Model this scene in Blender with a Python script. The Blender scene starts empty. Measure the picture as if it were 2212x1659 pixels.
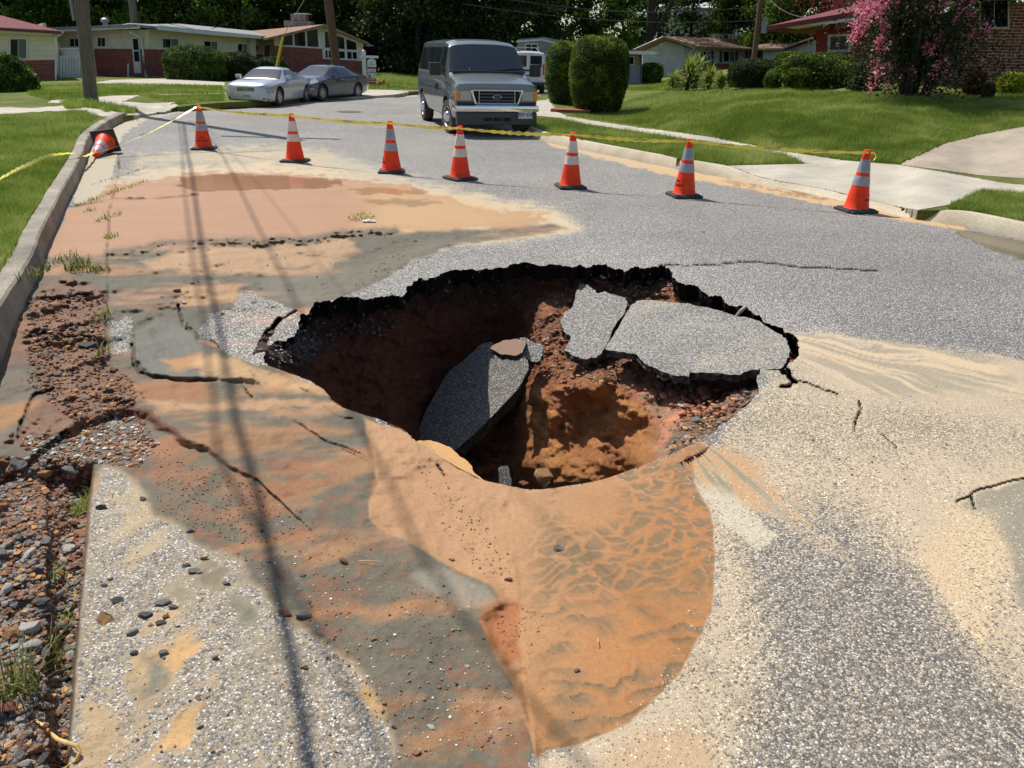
import bpy, bmesh, math, random
import numpy as np
from mathutils import Vector, Matrix
random.seed(7)
RS = np.random.RandomState(11)
scene = bpy.context.scene
col = scene.collection

# ---------------------------------------------------------------- camera
CAM_H, PITCH, ROLL, FPX = 1.75, math.radians(23.5), math.radians(1.5), 1662.0
CXP, CYP = 1106.0, 829.5
cd = bpy.data.cameras.new('camera')
cam = bpy.data.objects.new('camera', cd); col.objects.link(cam)
cd.sensor_fit = 'HORIZONTAL'; cd.sensor_width = 36.0; cd.lens = FPX / 2212 * 36
cd.clip_start = 0.05; cd.clip_end = 3000
_c, _s = math.cos(ROLL), math.sin(ROLL)
_r = Vector((1, 0, 0)); _d = Vector((0, -math.sin(PITCH), -math.cos(PITCH))); _f = Vector((0, math.cos(PITCH), -math.sin(PITCH)))
ix = _c * _r - _s * _d; iy = _s * _r + _c * _d
cam.matrix_world = Matrix(((ix.x, -iy.x, -_f.x, 0), (ix.y, -iy.y, -_f.y, 0), (ix.z, -iy.z, -_f.z, CAM_H), (0, 0, 0, 1)))
scene.camera = cam

# ---------------------------------------------------------------- light
SUN_EL = math.radians(57)
TOSUN_H = Vector((-0.70, 0.714, 0)).normalized()            # towards the sun, on the ground
tosun = Vector((TOSUN_H.x * math.cos(SUN_EL), TOSUN_H.y * math.cos(SUN_EL), math.sin(SUN_EL)))
world = bpy.data.worlds.new("World"); scene.world = world; world.use_nodes = True
wn = world.node_tree.nodes; wn.clear()
sky = wn.new('ShaderNodeTexSky'); sky.sky_type = 'NISHITA'; sky.sun_disc = False
sky.sun_elevation = SUN_EL; sky.sun_rotation = math.atan2(TOSUN_H.x, TOSUN_H.y)
sky.air_density = 1.0; sky.dust_density = 1.0
bg = wn.new('ShaderNodeBackground'); bg.inputs['Strength'].default_value = 0.105
wo = wn.new('ShaderNodeOutputWorld')
world.node_tree.links.new(sky.outputs[0], bg.inputs[0]); world.node_tree.links.new(bg.outputs[0], wo.inputs[0])
sl = bpy.data.lights.new('sun', 'SUN'); sl.energy = 4.4; sl.angle = math.radians(0.45); sl.color = (1.0, 0.965, 0.915)
sun = bpy.data.objects.new('sun', sl); col.objects.link(sun)
sun.rotation_euler = tosun.to_track_quat('Z', 'Y').to_euler()
vs = scene.view_settings; vs.view_transform = 'Standard'; vs.look = 'None'; vs.gamma = 1; vs.exposure = 0.22

# ---------------------------------------------------------------- projection helpers (photo measurements -> world metres)
def rays(px, py):
    u = (np.asarray(px, float) - CXP) / FPX; v = (np.asarray(py, float) - CYP) / FPX
    r = u * _c + v * _s; d = -u * _s + v * _c
    return r, math.cos(PITCH) - d * math.sin(PITCH), -math.sin(PITCH) - d * math.cos(PITCH)
def UP(px, py, z=0.0):                                     # point at height z
    a, b, c = rays(px, py); t = (np.asarray(z) - CAM_H) / c
    return a * t, b * t, a * 0 + z
def PD(px, py, D):                                         # point at forward distance D
    a, b, c = rays(px, py); t = D / b
    return Vector((float(a * t), float(D), float(CAM_H + c * t)))
def PZ(px, py, z=0.0):
    a = UP(px, py, z); return Vector((float(a[0]), float(a[1]), float(z)))

def PROJ(p):                                               # world point -> photo pixel, to measure where kerb backs fall
    x, y, z = p[0], p[1], p[2] - CAM_H; d = -math.sin(PITCH) * y - math.cos(PITCH) * z; w = math.cos(PITCH) * y - math.sin(PITCH) * z
    return CXP + FPX * (_c * x - _s * d) / w, CYP + FPX * (_s * x + _c * d) / w

# ---------------------------------------------------------------- noise
_tab = {}
def vn(x, y, seed=0):
    if seed not in _tab: _tab[seed] = np.random.RandomState(seed).rand(256, 256)
    T = _tab[seed]; xi = np.floor(x).astype(int); yi = np.floor(y).astype(int)
    fx = x - xi; fy = y - yi; fx = fx * fx * (3 - 2 * fx); fy = fy * fy * (3 - 2 * fy)
    a = T[xi % 256, yi % 256]; b = T[(xi + 1) % 256, yi % 256]; c = T[xi % 256, (yi + 1) % 256]; d = T[(xi + 1) % 256, (yi + 1) % 256]
    return (a * (1 - fx) + b * fx) * (1 - fy) + (c * (1 - fx) + d * fx) * fy
def fbm(x, y, o=4, seed=0, g=0.5):
    s = 0; a = 1; t = 0
    for i in range(o):
        s = s + a * vn(x * 2 ** i + i * 17.3, y * 2 ** i - i * 9.1, seed + i); t += a; a *= g
    return s / t                                            # about 0.5 mean
def sstep(a, b, x):
    t = np.clip((x - a) / (b - a), 0, 1); return t * t * (3 - 2 * t)

def seg_near(px, py, pts, closed):
    P = np.array(pts, float); best = np.full(px.shape, 1e9); nx = px.copy(); ny = py.copy()
    side = np.zeros(px.shape); n = len(P)
    for i in range(n if closed else n - 1):
        ax, ay = P[i]; bx, by = P[(i + 1) % n]; dx, dy = bx - ax, by - ay; L = dx * dx + dy * dy + 1e-9
        t = np.clip(((px - ax) * dx + (py - ay) * dy) / L, 0, 1); qx = ax + t * dx; qy = ay + t * dy
        d = np.hypot(px - qx, py - qy); m = d < best
        best = np.where(m, d, best); nx = np.where(m, qx, nx); ny = np.where(m, qy, ny)
        side = np.where(m, np.sign(dx * (py - ay) - dy * (px - ax)), side)
    return best, nx, ny, side
def inside(px, py, pts):
    P = np.array(pts, float); r = np.zeros(px.shape, bool); n = len(P)
    for i in range(n):
        ax, ay = P[i]; bx, by = P[(i + 1) % n]
        if ay == by: continue
        c = ((ay > py) != (by > py)) & (px < (bx - ax) * (py - ay) / (by - ay) + ax); r ^= c
    return r
def sdf(px, py, pts, margin=120):                           # negative inside, photo pixels
    P = np.array(pts, float); lo = P.min(0) - margin; hi = P.max(0) + margin
    out = np.full(px.shape, float(margin)); m = (px > lo[0]) & (px < hi[0]) & (py > lo[1]) & (py < hi[1])
    if not m.any(): return out
    qx, qy = px[m], py[m]; d = seg_near(qx, qy, pts, True)[0]; out[m] = np.where(inside(qx, qy, pts), -d, d); return out
def crop(x0, y0, s, pts): return [(x0 + s * a, y0 + s * b) for a, b in pts]
def jag(pts, amp, n=3, seed=1, closed=False):               # fractal break line
    r = random.Random(seed); P = [tuple(p) for p in pts]
    for k in range(n):
        Q = []; m = len(P)
        for i in range(m if closed else m - 1):
            a, b = P[i], P[(i + 1) % m]; L = math.hypot(b[0] - a[0], b[1] - a[1])
            Q.append(a)
            if L > 5:
                o = r.uniform(-1, 1) * min(amp, L * .35); Q.append(((a[0] + b[0]) / 2 - (b[1] - a[1]) / L * o, (a[1] + b[1]) / 2 + (b[0] - a[0]) / L * o))
        if not closed: Q.append(P[-1])
        P = Q; amp *= .6
    return P
class RBF:                                                  # thin-plate through scattered values
    def __init__(s, pts, vals, k=1e-3):
        s.p = np.array(pts, float) / 500; v = np.array(vals, float); n = len(v)
        A = s.ker(np.linalg.norm(s.p[:, None] - s.p[None], axis=2)) + k * np.eye(n)
        B = np.hstack([np.ones((n, 1)), s.p]); M = np.block([[A, B], [B.T, np.zeros((3, 3))]])
        s.w = np.linalg.solve(M, np.concatenate([v, np.zeros(3)]))
    def ker(s, r): return r * r * np.log(r + 1e-9)
    def __call__(s, x, y):
        x = np.asarray(x, float) / 500; y = np.asarray(y, float) / 500; n = len(s.p)
        o = s.w[n] + s.w[n + 1] * x + s.w[n + 2] * y
        for i in range(n): o = o + s.w[i] * s.ker(np.hypot(x - s.p[i, 0], y - s.p[i, 1]))
        return o

# ---------------------------------------------------------------- object helpers
def tag(o, label=None, cat=None, group=None, kind=None):
    if label: o['label'] = label
    if cat: o['category'] = cat
    if group: o['group'] = group
    if kind: o['kind'] = kind
    return o
def np_mesh(name, V, F, mats=(), attrs=None, smooth=True, mi=None):
    me = bpy.data.meshes.new(name); V = np.asarray(V, np.float32); F = np.asarray(F, np.int32); n, k = F.shape
    me.vertices.add(len(V)); me.vertices.foreach_set('co', V.ravel())
    me.loops.add(n * k); me.loops.foreach_set('vertex_index', F.ravel())
    me.polygons.add(n); me.polygons.foreach_set('loop_start', np.arange(0, n * k, k, dtype=np.int32)); me.polygons.foreach_set('loop_total', np.full(n, k, np.int32))
    me.polygons.foreach_set('use_smooth', np.full(n, smooth))
    for m in mats: me.materials.append(m)
    if mi is not None: me.polygons.foreach_set('material_index', np.asarray(mi, np.int32))
    me.update(calc_edges=True); me.validate()
    for k_, v in (attrs or {}).items():
        v = np.asarray(v, np.float32)
        if v.ndim == 2:
            a = me.attributes.new(k_, 'FLOAT_COLOR', 'POINT'); a.data.foreach_set('color', np.hstack([v, np.ones((len(v), 1), np.float32)]).astype(np.float32).ravel())
        else:
            a = me.attributes.new(k_, 'FLOAT', 'POINT'); a.data.foreach_set('value', v)
    return me
def link(name, me, parent=None):
    o = bpy.data.objects.new(name, me); col.objects.link(o)
    if parent: o.parent = parent
    return o
def empty(name, loc=(0, 0, 0), rz=0, label=None, cat=None, group=None):
    o = bpy.data.objects.new(name, None); col.objects.link(o); o.location = loc; o.rotation_euler = (0, 0, rz)
    o.empty_display_size = .2
    return tag(o, label, cat, group)
def copy_tree(o, parent=None):
    c = o.copy(); col.objects.link(c)
    if parent: c.parent = parent
    for ch in [x for x in bpy.data.objects if x.parent == o]: copy_tree(ch, c)
    return c
class MB:                                                   # collects simple solids into one mesh
    def __init__(s): s.bm = bmesh.new()
    def box(s, x0, y0, z0, x1, y1, z1, bev=0, M=None):
        r = bmesh.ops.create_cube(s.bm, size=1)['verts']
        T = Matrix.Translation(((x0 + x1) / 2, (y0 + y1) / 2, (z0 + z1) / 2)) @ Matrix.Diagonal((abs(x1 - x0), abs(y1 - y0), abs(z1 - z0), 1))
        bmesh.ops.transform(s.bm, matrix=(M @ T) if M else T, verts=r)
        if bev:
            es = {e for v in r for e in v.link_edges}; bmesh.ops.bevel(s.bm, geom=list(es), offset=bev, segments=2, affect='EDGES', profile=.6)
        return s
    def cyl(s, p, q, r0, r1=None, n=12, cap=True):
        p, q = Vector(p), Vector(q); d = q - p; r1 = r0 if r1 is None else r1
        v = bmesh.ops.create_cone(s.bm, cap_ends=cap, segments=n, radius1=r0, radius2=r1, depth=d.length)['verts']
        bmesh.ops.transform(s.bm, matrix=Matrix.Translation((p + q) / 2) @ d.to_track_quat('Z', 'Y').to_matrix().to_4x4(), verts=v); return s
    def poly(s, pts, ext=None):                             # planar polygon, extruded by vector ext
        a = [s.bm.verts.new(p) for p in pts]
        if ext is None: s.bm.faces.new(a); return s
        b = [s.bm.verts.new(Vector(p) + Vector(ext)) for p in pts]; n = len(a)
        s.bm.faces.new(a); s.bm.faces.new(b[::-1])
        for i in range(n): s.bm.faces.new((a[i], b[i], b[(i + 1) % n], a[(i + 1) % n]))
        return s
    def tube(s, pts, r, n=8):
        P = [Vector(p) for p in pts]; R = r if isinstance(r, (list, tuple)) else [r] * len(P); rings = []
        for i, p in enumerate(P):
            t = (P[min(i + 1, len(P) - 1)] - P[max(i - 1, 0)]).normalized(); q = t.to_track_quat('Z', 'Y')
            rings.append([s.bm.verts.new(p + q @ Vector((math.cos(2 * math.pi * k / n) * R[i], math.sin(2 * math.pi * k / n) * R[i], 0))) for k in range(n)])
        for a, b in zip(rings, rings[1:]):
            for k in range(n): s.bm.faces.new((a[k], a[(k + 1) % n], b[(k + 1) % n], b[k]))
        s.bm.faces.new(rings[0][::-1]); s.bm.faces.new(rings[-1]); return s
    def lathe(s, prof, n=32, M=None):
        rings = []
        for r, z in prof:
            rings.append([s.bm.verts.new((M or Matrix()) @ Vector((r * math.cos(2 * math.pi * k / n), r * math.sin(2 * math.pi * k / n), z))) for k in range(n)])
        for a, b in zip(rings, rings[1:]):
            for k in range(n): s.bm.faces.new((a[k], a[(k + 1) % n], b[(k + 1) % n], b[k]))
        s.bm.faces.new(rings[0][::-1]); s.bm.faces.new(rings[-1]); return s
    def build(s, name, mat, parent=None, smooth=False, loc=None):
        me = bpy.data.meshes.new(name); bmesh.ops.recalc_face_normals(s.bm, faces=s.bm.faces[:]); s.bm.to_mesh(me); s.bm.free()
        me.materials.append(mat)
        if smooth:
            me.polygons.foreach_set('use_smooth', np.full(len(me.polygons), True))
            try: me.set_sharp_from_angle(angle=math.radians(38))
            except Exception: pass
        o = link(name, me, parent)
        if loc is not None: o.location = loc
        return o

# ---------------------------------------------------------------- materials
MATS = {}
def S(c):                                                   # sRGB 0-255 -> linear albedo
    return tuple(((x / 255) / 12.92 if x <= 10 else ((x / 255 + .055) / 1.055) ** 2.4) for x in c)
def nodes(name):
    m = bpy.data.materials.new(name); m.use_nodes = True; nt = m.node_tree; nt.nodes.clear()
    out = nt.nodes.new('ShaderNodeOutputMaterial'); b = nt.nodes.new('ShaderNodeBsdfPrincipled'); nt.links.new(b.outputs[0], out.inputs[0])
    return m, nt, b
def N(nt, t, **k):
    n = nt.nodes.new(t)
    for a, v in k.items():
        if a.startswith('i_'):
            key = a[2:]; n.inputs[int(key) if key.isdigit() else key].default_value = v
        else: setattr(n, a, v)
    return n
def math_n(nt, op, a, b=None, clamp=False):
    n = nt.nodes.new('ShaderNodeMath'); n.operation = op; n.use_clamp = clamp
    for i, v in enumerate((a, b)):
        if v is None: continue
        if isinstance(v, (int, float)): n.inputs[i].default_value = v
        else: nt.links.new(v, n.inputs[i])
    return n.outputs[0]
def mixc(nt, f, a, b, mode='MIX'):
    n = nt.nodes.new('ShaderNodeMix'); n.data_type = 'RGBA'; n.blend_type = mode
    for s, v in ((n.inputs[0], f), (n.inputs[6], a), (n.inputs[7], b)):
        if isinstance(v, (int, float)): s.default_value = v
        elif isinstance(v, tuple): s.default_value = (*v[:3], 1)
        else: nt.links.new(v, s)
    return n.outputs[2]
def ramp(nt, src, stops):
    r = nt.nodes.new('ShaderNodeValToRGB'); e = r.color_ramp.elements
    while len(e) > 1: e.remove(e[-1])
    for i, (p, c) in enumerate(stops):
        x = e[0] if i == 0 else e.new(p); x.position = p; x.color = (*c, 1) if len(c) == 3 else c
    nt.links.new(src, r.inputs[0]); return r.outputs[0]
def bump(nt, b, h, strength=.5, dist=.01):
    n = N(nt, 'ShaderNodeBump', i_Strength=strength, i_Distance=dist); nt.links.new(h, n.inputs['Height']); nt.links.new(n.outputs[0], b.inputs['Normal']); return n
def pm(name, c1, c2=None, scale=6, rough=.7, metal=0, bmp=0, bscale=40, detail=4, spec=None, coat=0, trans=0, stretch=None, coords='Object'):
    if name in MATS: return MATS[name]
    m, nt, b = nodes(name); MATS[name] = m
    b.inputs['Roughness'].default_value = rough; b.inputs['Metallic'].default_value = metal
    if coat: b.inputs['Coat Weight'].default_value = coat; b.inputs['Coat Roughness'].default_value = .06
    if spec is not None: b.inputs['Specular IOR Level'].default_value = spec
    tc = N(nt, 'ShaderNodeTexCoord'); src = tc.outputs[coords]
    if stretch:
        mp = N(nt, 'ShaderNodeMapping'); mp.inputs['Scale'].default_value = stretch; nt.links.new(src, mp.inputs[0]); src = mp.outputs[0]
    c2 = c2 or tuple(x * .82 for x in c1)
    n = N(nt, 'ShaderNodeTexNoise', i_Scale=scale, i_Detail=detail, i_Roughness=.6); nt.links.new(src, n.inputs['Vector'])
    f = ramp(nt, n.outputs[0], [(.33, (0, 0, 0)), (.67, (1, 1, 1))])
    nt.links.new(mixc(nt, f, c1, c2), b.inputs['Base Color'])
    if bmp:
        n2 = N(nt, 'ShaderNodeTexNoise', i_Scale=bscale, i_Detail=3); nt.links.new(src, n2.inputs['Vector']); bump(nt, b, n2.outputs[0], bmp, .02)
    return m
# ================================================================ SURFACE MATERIALS
def road_material():
    m, nt, b = nodes('road_asphalt_and_silt'); L = nt.links
    geo = N(nt, 'ShaderNodeNewGeometry'); pos = geo.outputs['Position']
    acol = N(nt, 'ShaderNodeAttribute', attribute_name='ccol'); acov = N(nt, 'ShaderNodeAttribute', attribute_name='cov')
    awet = N(nt, 'ShaderNodeAttribute', attribute_name='wet'); aasp = N(nt, 'ShaderNodeAttribute', attribute_name='asp')
    warp = N(nt, 'ShaderNodeTexNoise', i_Scale=160, i_Detail=2); L.new(pos, warp.inputs['Vector'])
    wv = N(nt, 'ShaderNodeVectorMath', operation='SCALE'); wv.inputs[3].default_value = .006; L.new(warp.outputs['Color'], wv.inputs[0])
    wa = N(nt, 'ShaderNodeVectorMath', operation='ADD'); L.new(pos, wa.inputs[0]); L.new(wv.outputs[0], wa.inputs[1])
    vo = N(nt, 'ShaderNodeTexVoronoi', i_Scale=118, i_Randomness=1.0); L.new(wa.outputs[0], vo.inputs['Vector'])
    sep = N(nt, 'ShaderNodeSeparateColor'); L.new(vo.outputs['Color'], sep.inputs[0])
    stone = ramp(nt, sep.outputs[0], [(0, S((88, 86, 84))), (.2, S((116, 114, 112))), (.45, S((146, 144, 140))), (.68, S((176, 171, 163))), (.84, S((214, 208, 198))), (1, S((244, 240, 232)))])
    tint = mixc(nt, math_n(nt, 'MULTIPLY', sep.outputs[1], .25), stone, S((172, 158, 136)))
    edge = ramp(nt, vo.outputs['Distance'], [(.38, (0, 0, 0)), (.7, (1, 1, 1))])
    binder = mixc(nt, 0.0, S((92, 90, 88)), S((92, 90, 88)))
    asph = mixc(nt, edge, tint, binder)
    big = N(nt, 'ShaderNodeTexNoise', i_Scale=.8, i_Detail=4); L.new(pos, big.inputs['Vector'])
    mul = ramp(nt, big.outputs[0], [(.28, (.88, .88, .89)), (.72, (1.08, 1.075, 1.06))])
    asph = mixc(nt, 1.0, asph, mul, 'MULTIPLY')
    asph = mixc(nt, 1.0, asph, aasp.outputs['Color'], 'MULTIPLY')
    # thin silt lets stones poke through
    fine = N(nt, 'ShaderNodeTexNoise', i_Scale=55, i_Detail=5, i_Roughness=.7); L.new(pos, fine.inputs['Vector'])
    grain = N(nt, 'ShaderNodeTexNoise', i_Scale=420, i_Detail=2); L.new(pos, grain.inputs['Vector'])
    poke = math_n(nt, 'ADD', math_n(nt, 'MULTIPLY', sep.outputs[2], .55), math_n(nt, 'MULTIPLY', math_n(nt, 'SUBTRACT', .55, vo.outputs['Distance']), .9))
    poke = math_n(nt, 'ADD', poke, math_n(nt, 'MULTIPLY', math_n(nt, 'SUBTRACT', fine.outputs[0], .5), .6))
    f = math_n(nt, 'MULTIPLY', math_n(nt, 'SUBTRACT', math_n(nt, 'MULTIPLY', acov.outputs['Fac'], 1.35), poke), 7, True)
    cv = mixc(nt, 1.0, acol.outputs['Color'], ramp(nt, fine.outputs[0], [(.3, (.86, .85, .83)), (.7, (1.12, 1.11, 1.1))]), 'MULTIPLY')
    cv = mixc(nt, 1.0, cv, ramp(nt, grain.outputs[0], [(.3, (.82, .81, .8)), (.7, (1.14, 1.14, 1.14))]), 'MULTIPLY')
    base = mixc(nt, f, asph, cv)
    wetd = mixc(nt, awet.outputs['Fac'], (1, 1, 1), (.88, .84, .8))
    L.new(mixc(nt, 1.0, base, wetd, 'MULTIPLY'), b.inputs['Base Color'])
    rg = math_n(nt, 'SUBTRACT', .82, math_n(nt, 'MULTIPLY', awet.outputs['Fac'], .7)); L.new(rg, b.inputs['Roughness'])
    b.inputs['Specular IOR Level'].default_value = .35
    hs = math_n(nt, 'MULTIPLY', math_n(nt, 'SUBTRACT', 1, vo.outputs['Distance']), math_n(nt, 'SUBTRACT', 1, f))
    hs = math_n(nt, 'ADD', hs, math_n(nt, 'MULTIPLY', fine.outputs[0], math_n(nt, 'MULTIPLY', f, 1.0)))
    hs = math_n(nt, 'ADD', hs, math_n(nt, 'MULTIPLY', grain.outputs[0], .25))
    dry = math_n(nt, 'SUBTRACT', 1, math_n(nt, 'MULTIPLY', awet.outputs['Fac'], .93))
    bn = bump(nt, b, math_n(nt, 'MULTIPLY', hs, dry), .8, .006)
    return m
def soil_material(name='sinkhole_soil'):
    m, nt, b = nodes(name); L = nt.links
    geo = N(nt, 'ShaderNodeNewGeometry'); pos = geo.outputs['Position']
    ac = N(nt, 'ShaderNodeAttribute', attribute_name='ccol'); ag = N(nt, 'ShaderNodeAttribute', attribute_name='gravel')
    n1 = N(nt, 'ShaderNodeTexNoise', i_Scale=9, i_Detail=8, i_Roughness=.7); L.new(pos, n1.inputs['Vector'])
    n2 = N(nt, 'ShaderNodeTexNoise', i_Scale=45, i_Detail=6, i_Roughness=.7); L.new(pos, n2.inputs['Vector'])
    vo = N(nt, 'ShaderNodeTexVoronoi', i_Scale=34); L.new(pos, vo.inputs['Vector']); sp = N(nt, 'ShaderNodeSeparateColor'); L.new(vo.outputs['Color'], sp.inputs[0])
    c = mixc(nt, 1.0, ac.outputs['Color'], ramp(nt, n1.outputs[0], [(.25, (.55, .5, .48)), (.5, (1, 1, 1)), (.75, (1.35, 1.3, 1.22))]), 'MULTIPLY')
    c = mixc(nt, 1.0, c, ramp(nt, n2.outputs[0], [(.3, (.72, .7, .68)), (.7, (1.22, 1.2, 1.18))]), 'MULTIPLY')
    st = ramp(nt, sp.outputs[0], [(0, S((52, 46, 42))), (.5, S((110, 100, 90))), (.8, S((150, 110, 84))), (1, S((176, 170, 160)))])
    gf = math_n(nt, 'MULTIPLY', math_n(nt, 'LESS_THAN', sp.outputs[1], ag.outputs['Fac']), math_n(nt, 'LESS_THAN', vo.outputs['Distance'], .55))
    L.new(mixc(nt, gf, c, st), b.inputs['Base Color']); b.inputs['Roughness'].default_value = .9; b.inputs['Specular IOR Level'].default_value = .2
    h = math_n(nt, 'ADD', math_n(nt, 'MULTIPLY', n2.outputs[0], 1.2), math_n(nt, 'MULTIPLY', math_n(nt, 'SUBTRACT', 1, vo.outputs['Distance']), math_n(nt, 'MULTIPLY', gf, .8)))
    h = math_n(nt, 'ADD', h, math_n(nt, 'MULTIPLY', n1.outputs[0], 2.0)); bump(nt, b, h, .9, .02)
    return m
M_ROAD = road_material(); M_SOIL = soil_material()
def lawn_material():
    m, nt, b = nodes('lawn_turf'); L = nt.links; geo = N(nt, 'ShaderNodeNewGeometry'); pos = geo.outputs['Position']
    n1 = N(nt, 'ShaderNodeTexNoise', i_Scale=.9, i_Detail=5); L.new(pos, n1.inputs['Vector']); n2 = N(nt, 'ShaderNodeTexNoise', i_Scale=40, i_Detail=4, i_Roughness=.7); L.new(pos, n2.inputs['Vector'])
    c = ramp(nt, n1.outputs[0], [(.3, S((100, 112, 48))), (.5, S((118, 128, 58))), (.72, S((146, 142, 84)))])
    L.new(mixc(nt, 1.0, c, ramp(nt, n2.outputs[0], [(.3, (.5, .5, .5)), (.7, (1.35, 1.35, 1.3))]), 'MULTIPLY'), b.inputs['Base Color']); b.inputs['Roughness'].default_value = .9
    b.inputs['Specular IOR Level'].default_value = .15
    bump(nt, b, n2.outputs[0], 1, .06); return m
def concrete_material(name, c1, c2, agg=0):
    m, nt, b = nodes(name); L = nt.links; geo = N(nt, 'ShaderNodeNewGeometry'); pos = geo.outputs['Position']
    n1 = N(nt, 'ShaderNodeTexNoise', i_Scale=1.6, i_Detail=8, i_Roughness=.65); L.new(pos, n1.inputs['Vector']); n2 = N(nt, 'ShaderNodeTexNoise', i_Scale=90, i_Detail=4); L.new(pos, n2.inputs['Vector'])
    c = mixc(nt, ramp(nt, n1.outputs[0], [(.35, (0, 0, 0)), (.65, (1, 1, 1))]), c1, c2)
    c = mixc(nt, 1.0, c, ramp(nt, n2.outputs[0], [(.3, (.8 - agg * .25,) * 3), (.7, (1.12 + agg * .2,) * 3)]), 'MULTIPLY')
    L.new(c, b.inputs['Base Color']); b.inputs['Roughness'].default_value = .85; bump(nt, b, n2.outputs[0], .5, .006); return m
M_LAWN = lawn_material()
M_CONC = concrete_material('pale_concrete', S((192, 183, 163)), S((168, 159, 141)), .4)
M_KERB = concrete_material('weathered_kerb', S((206, 192, 166)), S((178, 164, 138)), .6)
M_KERBD = concrete_material('old_grey_kerb', S((168, 158, 138)), S((112, 103, 88)), .8)
M_DRIVE = concrete_material('pebble_driveway', S((176, 162, 142)), S((150, 136, 116)), 1)

# ================================================================ OUTLINES (photo pixels, 2212 wide)
A1 = lambda p: crop(548.6, 521.2, .3472, p)
A2 = lambda p: crop(1097.2, 521.2, .3472, p)
RIM_FAR = jag([(580, 790), (568, 772), (582, 745), (602, 735), (640, 720), (648, 692), (668, 674), (700, 650), (728, 644), (792, 647), (856, 640), (880, 618), (905, 600), (962, 588), (1050, 579), (1100, 572), (1180, 574), (1250, 571), (1298, 571), (1340, 582), (1380, 576), (1426, 574), (1452, 597), (1492, 615), (1540, 640), (1582, 660), (1640, 680), (1690, 708), (1722, 732), (1728, 750)], 9, 4, 3)
CR_END = jag([(1728, 750), (1722, 772), (1700, 790), (1686, 798)], 5, 2, 9)
CR_IN = jag([(1686, 797), (1700, 778), (1705, 760), (1700, 742), (1690, 724)], 4, 2, 5)
S2_TOP = [(1640, 693), (1600, 684), (1575, 678), (1555, 671), (1500, 660), (1480, 655), (1420, 650), (1375, 650), (1362, 662), (1345, 690), (1325, 725), (1308, 755)]
S2_BOT = [(1308, 755), (1348, 760), (1375, 765), (1392, 785), (1412, 793), (1437, 805), (1465, 812), (1487, 814), (1490, 804), (1515, 804), (1560, 806), (1597, 810), (1618, 800), (1638, 796)]
NOTCH = [(1638, 796), (1643, 806), (1634, 822), (1637, 850), (1625, 862), (1600, 882), (1570, 912), (1540, 935)]
NEAR = [(1540, 935), (1500, 958), (1440, 986), (1380, 1010), (1300, 1036), (1200, 1054), (1140, 1057), (1100, 1050), (1040, 1036), (990, 1010), (950, 986), (900, 955), (880, 935), (860, 922), (800, 900), (740, 880), (716, 862), (700, 842), (670, 822), (620, 804)]
# opening in the road sheet: everything not carried by sound asphalt (the tilted slab is a thing of its own)
HOLE = RIM_FAR + CR_END[1:] + [(1672, 800), (1655, 799)] + jag(NOTCH, 4, 2, 8) + jag(NEAR[1:], 2, 2, 6)
ROAD_POLY = [(-1180, 2500), (-900, 2100), (-420, 1450), (-230, 1170), (-100, 950), (0, 761), (22, 713), (56, 650), (86, 590), (100, 545), (126, 486), (145, 441), (167, 397), (186, 352), (201, 311), (245, 275), (283, 257), (309, 249), (368, 238), (430, 233), (484, 227), (600, 221), (700, 214), (790, 208), (890, 204), (1000, 202), (1160, 199), (1320, 196), (1320, 201), (1200, 207), (1158, 212), (1140, 225), (1120, 245), (1105, 268), (1145, 294), (1182, 307), (1271, 327), (1420, 357), (1554, 382), (1640, 398), (1780, 425), (1941, 466), (2083, 491), (2212, 519), (2480, 575), (2800, 650), (4200, 960), (4200, 2500)]
TRENCH = [(205, 985), (196, 1080), (187, 1180), (174, 1300), (165, 1400), (155, 1550), (140, 1750), (120, 2500), (-1200, 2500), (-600, 985), (-100, 990), (60, 985)]
# ================================================================ ROAD SURFACE
def grid(xs, ys): return np.meshgrid(np.asarray(xs, float), np.asarray(ys, float))
def snap_cut(px, py, poly, keep_inside, tol):
    """move grid points near the outline onto it; return moved points and the face keep mask"""
    d = sdf(px, py, poly, 60); m = np.abs(d) < tol
    b, nx, ny, _ = seg_near(px[m], py[m], poly, True); px = px.copy(); py = py.copy(); px[m] = nx; py[m] = ny
    on = m
    cx = (px[:-1, :-1] + px[1:, :-1] + px[:-1, 1:] + px[1:, 1:]) / 4; cy = (py[:-1, :-1] + py[1:, :-1] + py[:-1, 1:] + py[1:, 1:]) / 4
    ins = inside(cx, cy, poly); return px, py, (ins if keep_inside else ~ins), on
def faces_from(mask):
    r, c = mask.shape; idx = np.arange((r + 1) * (c + 1)).reshape(r + 1, c + 1); j, i = np.nonzero(mask)
    return np.stack([idx[j, i], idx[j + 1, i], idx[j + 1, i + 1], idx[j, i + 1]], 1)
def compact(V, F, attrs):
    u, inv = np.unique(F, return_inverse=True); F = inv.reshape(F.shape); return V[u], F, {k: v[u] for k, v in attrs.items()}

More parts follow.
